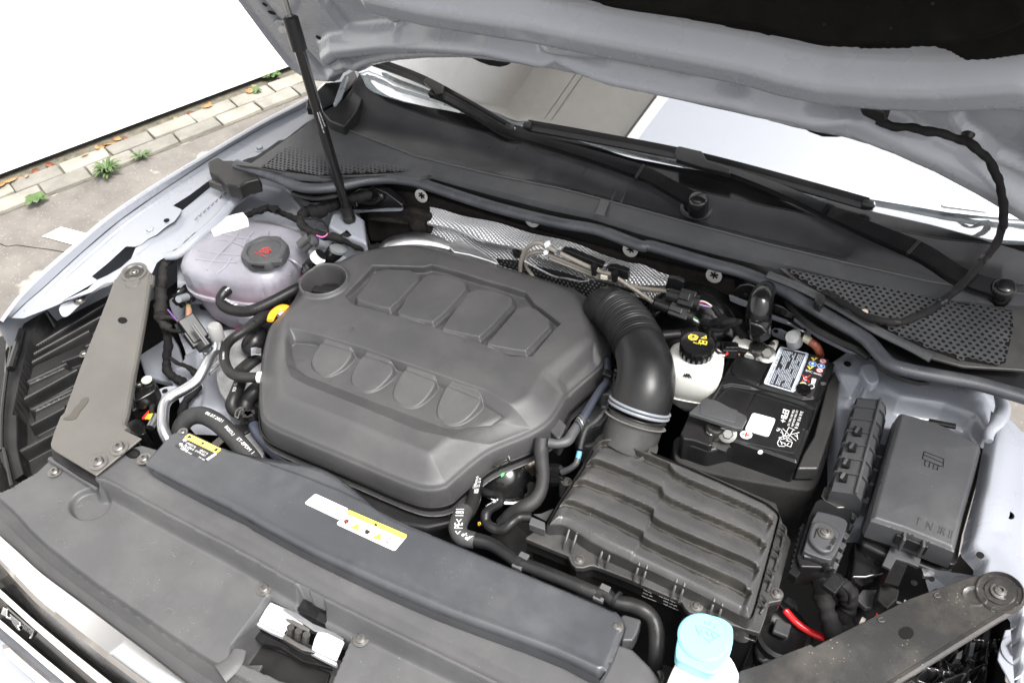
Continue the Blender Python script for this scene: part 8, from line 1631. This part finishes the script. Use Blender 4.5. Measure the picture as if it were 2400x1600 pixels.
for c, zs, rr_, extra in (((( 1250, 1110), (1300, 1060), (1350, 1000), (1385, 960)), (.86, .88, .90, .91), (.013, .014, .0145, .013), 'w'), (((1400, 1060), (1440, 1010), (1500, 950), (1545, 905)), (.86, .88, .90, .91), (.013, .014, .017, .017), 'k')):
    tube('coupling_body', [W(p, z) for p, z in zp(C2(*c), zs)], list(rr_), PLS, qf, n=20, corr=(.05, .45, 6, .0012))
    if extra == 'w': tube('white_ring', [W(C2((1335, 1015))[0], .905), W(C2((1365, 985))[0], .912)], [.0155, .0155], LBW, qf, n=18)
    else: lathe('coupling_top', W(C2((1540, 910))[0], .918), [(.017, -.006), (.018, 0), (.012, .004), (.001, .0045)], mat('coupling_grey', (.12, .13, .13), .3), qf, n=24, axis=(.2, .3, .8))
sb = thing('headlamp_bracket', 'black stepped headlamp bracket with a pale green bush behind the left brace', 'bracket', W(D1((1320, 1000))[0], .76))
prism('bracket_body', chaikin([W(p, .80) for p in D1((1230, 990), (1290, 960), (1400, 920), (1450, 990), (1430, 1040), (1230, 1150), (1210, 1080))], 1), .03, PLS, sb, bevel=.006, seg=3); prism('bracket_step', [W(p, .775) for p in D1((1210, 1100), (1440, 1000), (1440, 1060), (1210, 1230))], .04, PLS, sb, bevel=.003)
lathe('green_bush', W(D1((1350, 945))[0], .803), [(.010, 0), (.010, .003), (.006, .004), (.001, .004)], mat('bush_green', (.55, .60, .45), .4), sb, n=18); place('bracket_bolt', HEXS, W(D1((1280, 985))[0], .802), sb, s=.6)
for k, (m_, u) in enumerate(((WRED, 1310), (ORG, 1335), (WYEL, 1355), (WYEL, 1368))): tube('lamp_wire', [W(p, .76) for p in D1((u, 1300), (u + 30, 1260), (u + 62 - k * 8, 1225))], .0022, m_, sb, n=6)
tube('lamp_cable', [W(p, z) for p, z in zp(D1((1370, 1090), (1400, 1160), (1390, 1240)), (.78, .77, .765))], .007, TAPE, sb, n=10)
prism('lamp_motor', chaikin([W(p, .75) for p in D1((1160, 1320), (1280, 1280), (1330, 1330), (1340, 1440), (1250, 1450), (1160, 1400))], 1), .05, PLS, sb, bevel=.006)
tc2 = thing('tow_cup', 'dark moulded cup with a blind square hole in front of the right brace', 'cover', W(E2((2100, 1120))[0], .70))
prism('cup_plate', chaikin([W(p, .74) for p in E2((1900, 960), (2060, 980), (2352, 1000), (2400, 1250), (2100, 1330), (1860, 1400), (1830, 1200))], 1), .03, PLB, tc2, bevel=.006); lathe('cup_ring', W(E2((2095, 1120))[0], .745), [(.042, -.002), (.040, .006), (.034, .008), (.028, .002), (.001, -.004)], PLB, tc2, n=40, sy=1.1); boxw('cup_block', W(E2((2085, 1070))[0], .757), (.024, .024, .010), PLG, tc2, bevel=.003)
rm = thing('radiator_mount', 'grey end bracket of the radiator support with a torx screw at the bottom edge', 'bracket', W(E2((600, 1520))[0], .78))
prism('mount_plate', chaikin([W(p, .815) for p in E2((500, 1460), (560, 1420), (620, 1425), (700, 1460), (880, 1600), (900, 1680), (440, 1680), (470, 1520))], 1), .02, PLG, rm, bevel=.004); screw(E2((555, 1545))[0], .816, rm, SCREWB, s=.8); boxw('mount_slot', W(E2((600, 1500))[0], .8155), (.026, .007, .001), BLK, rm, axis=(.9, -.35, 0), bevel=0)
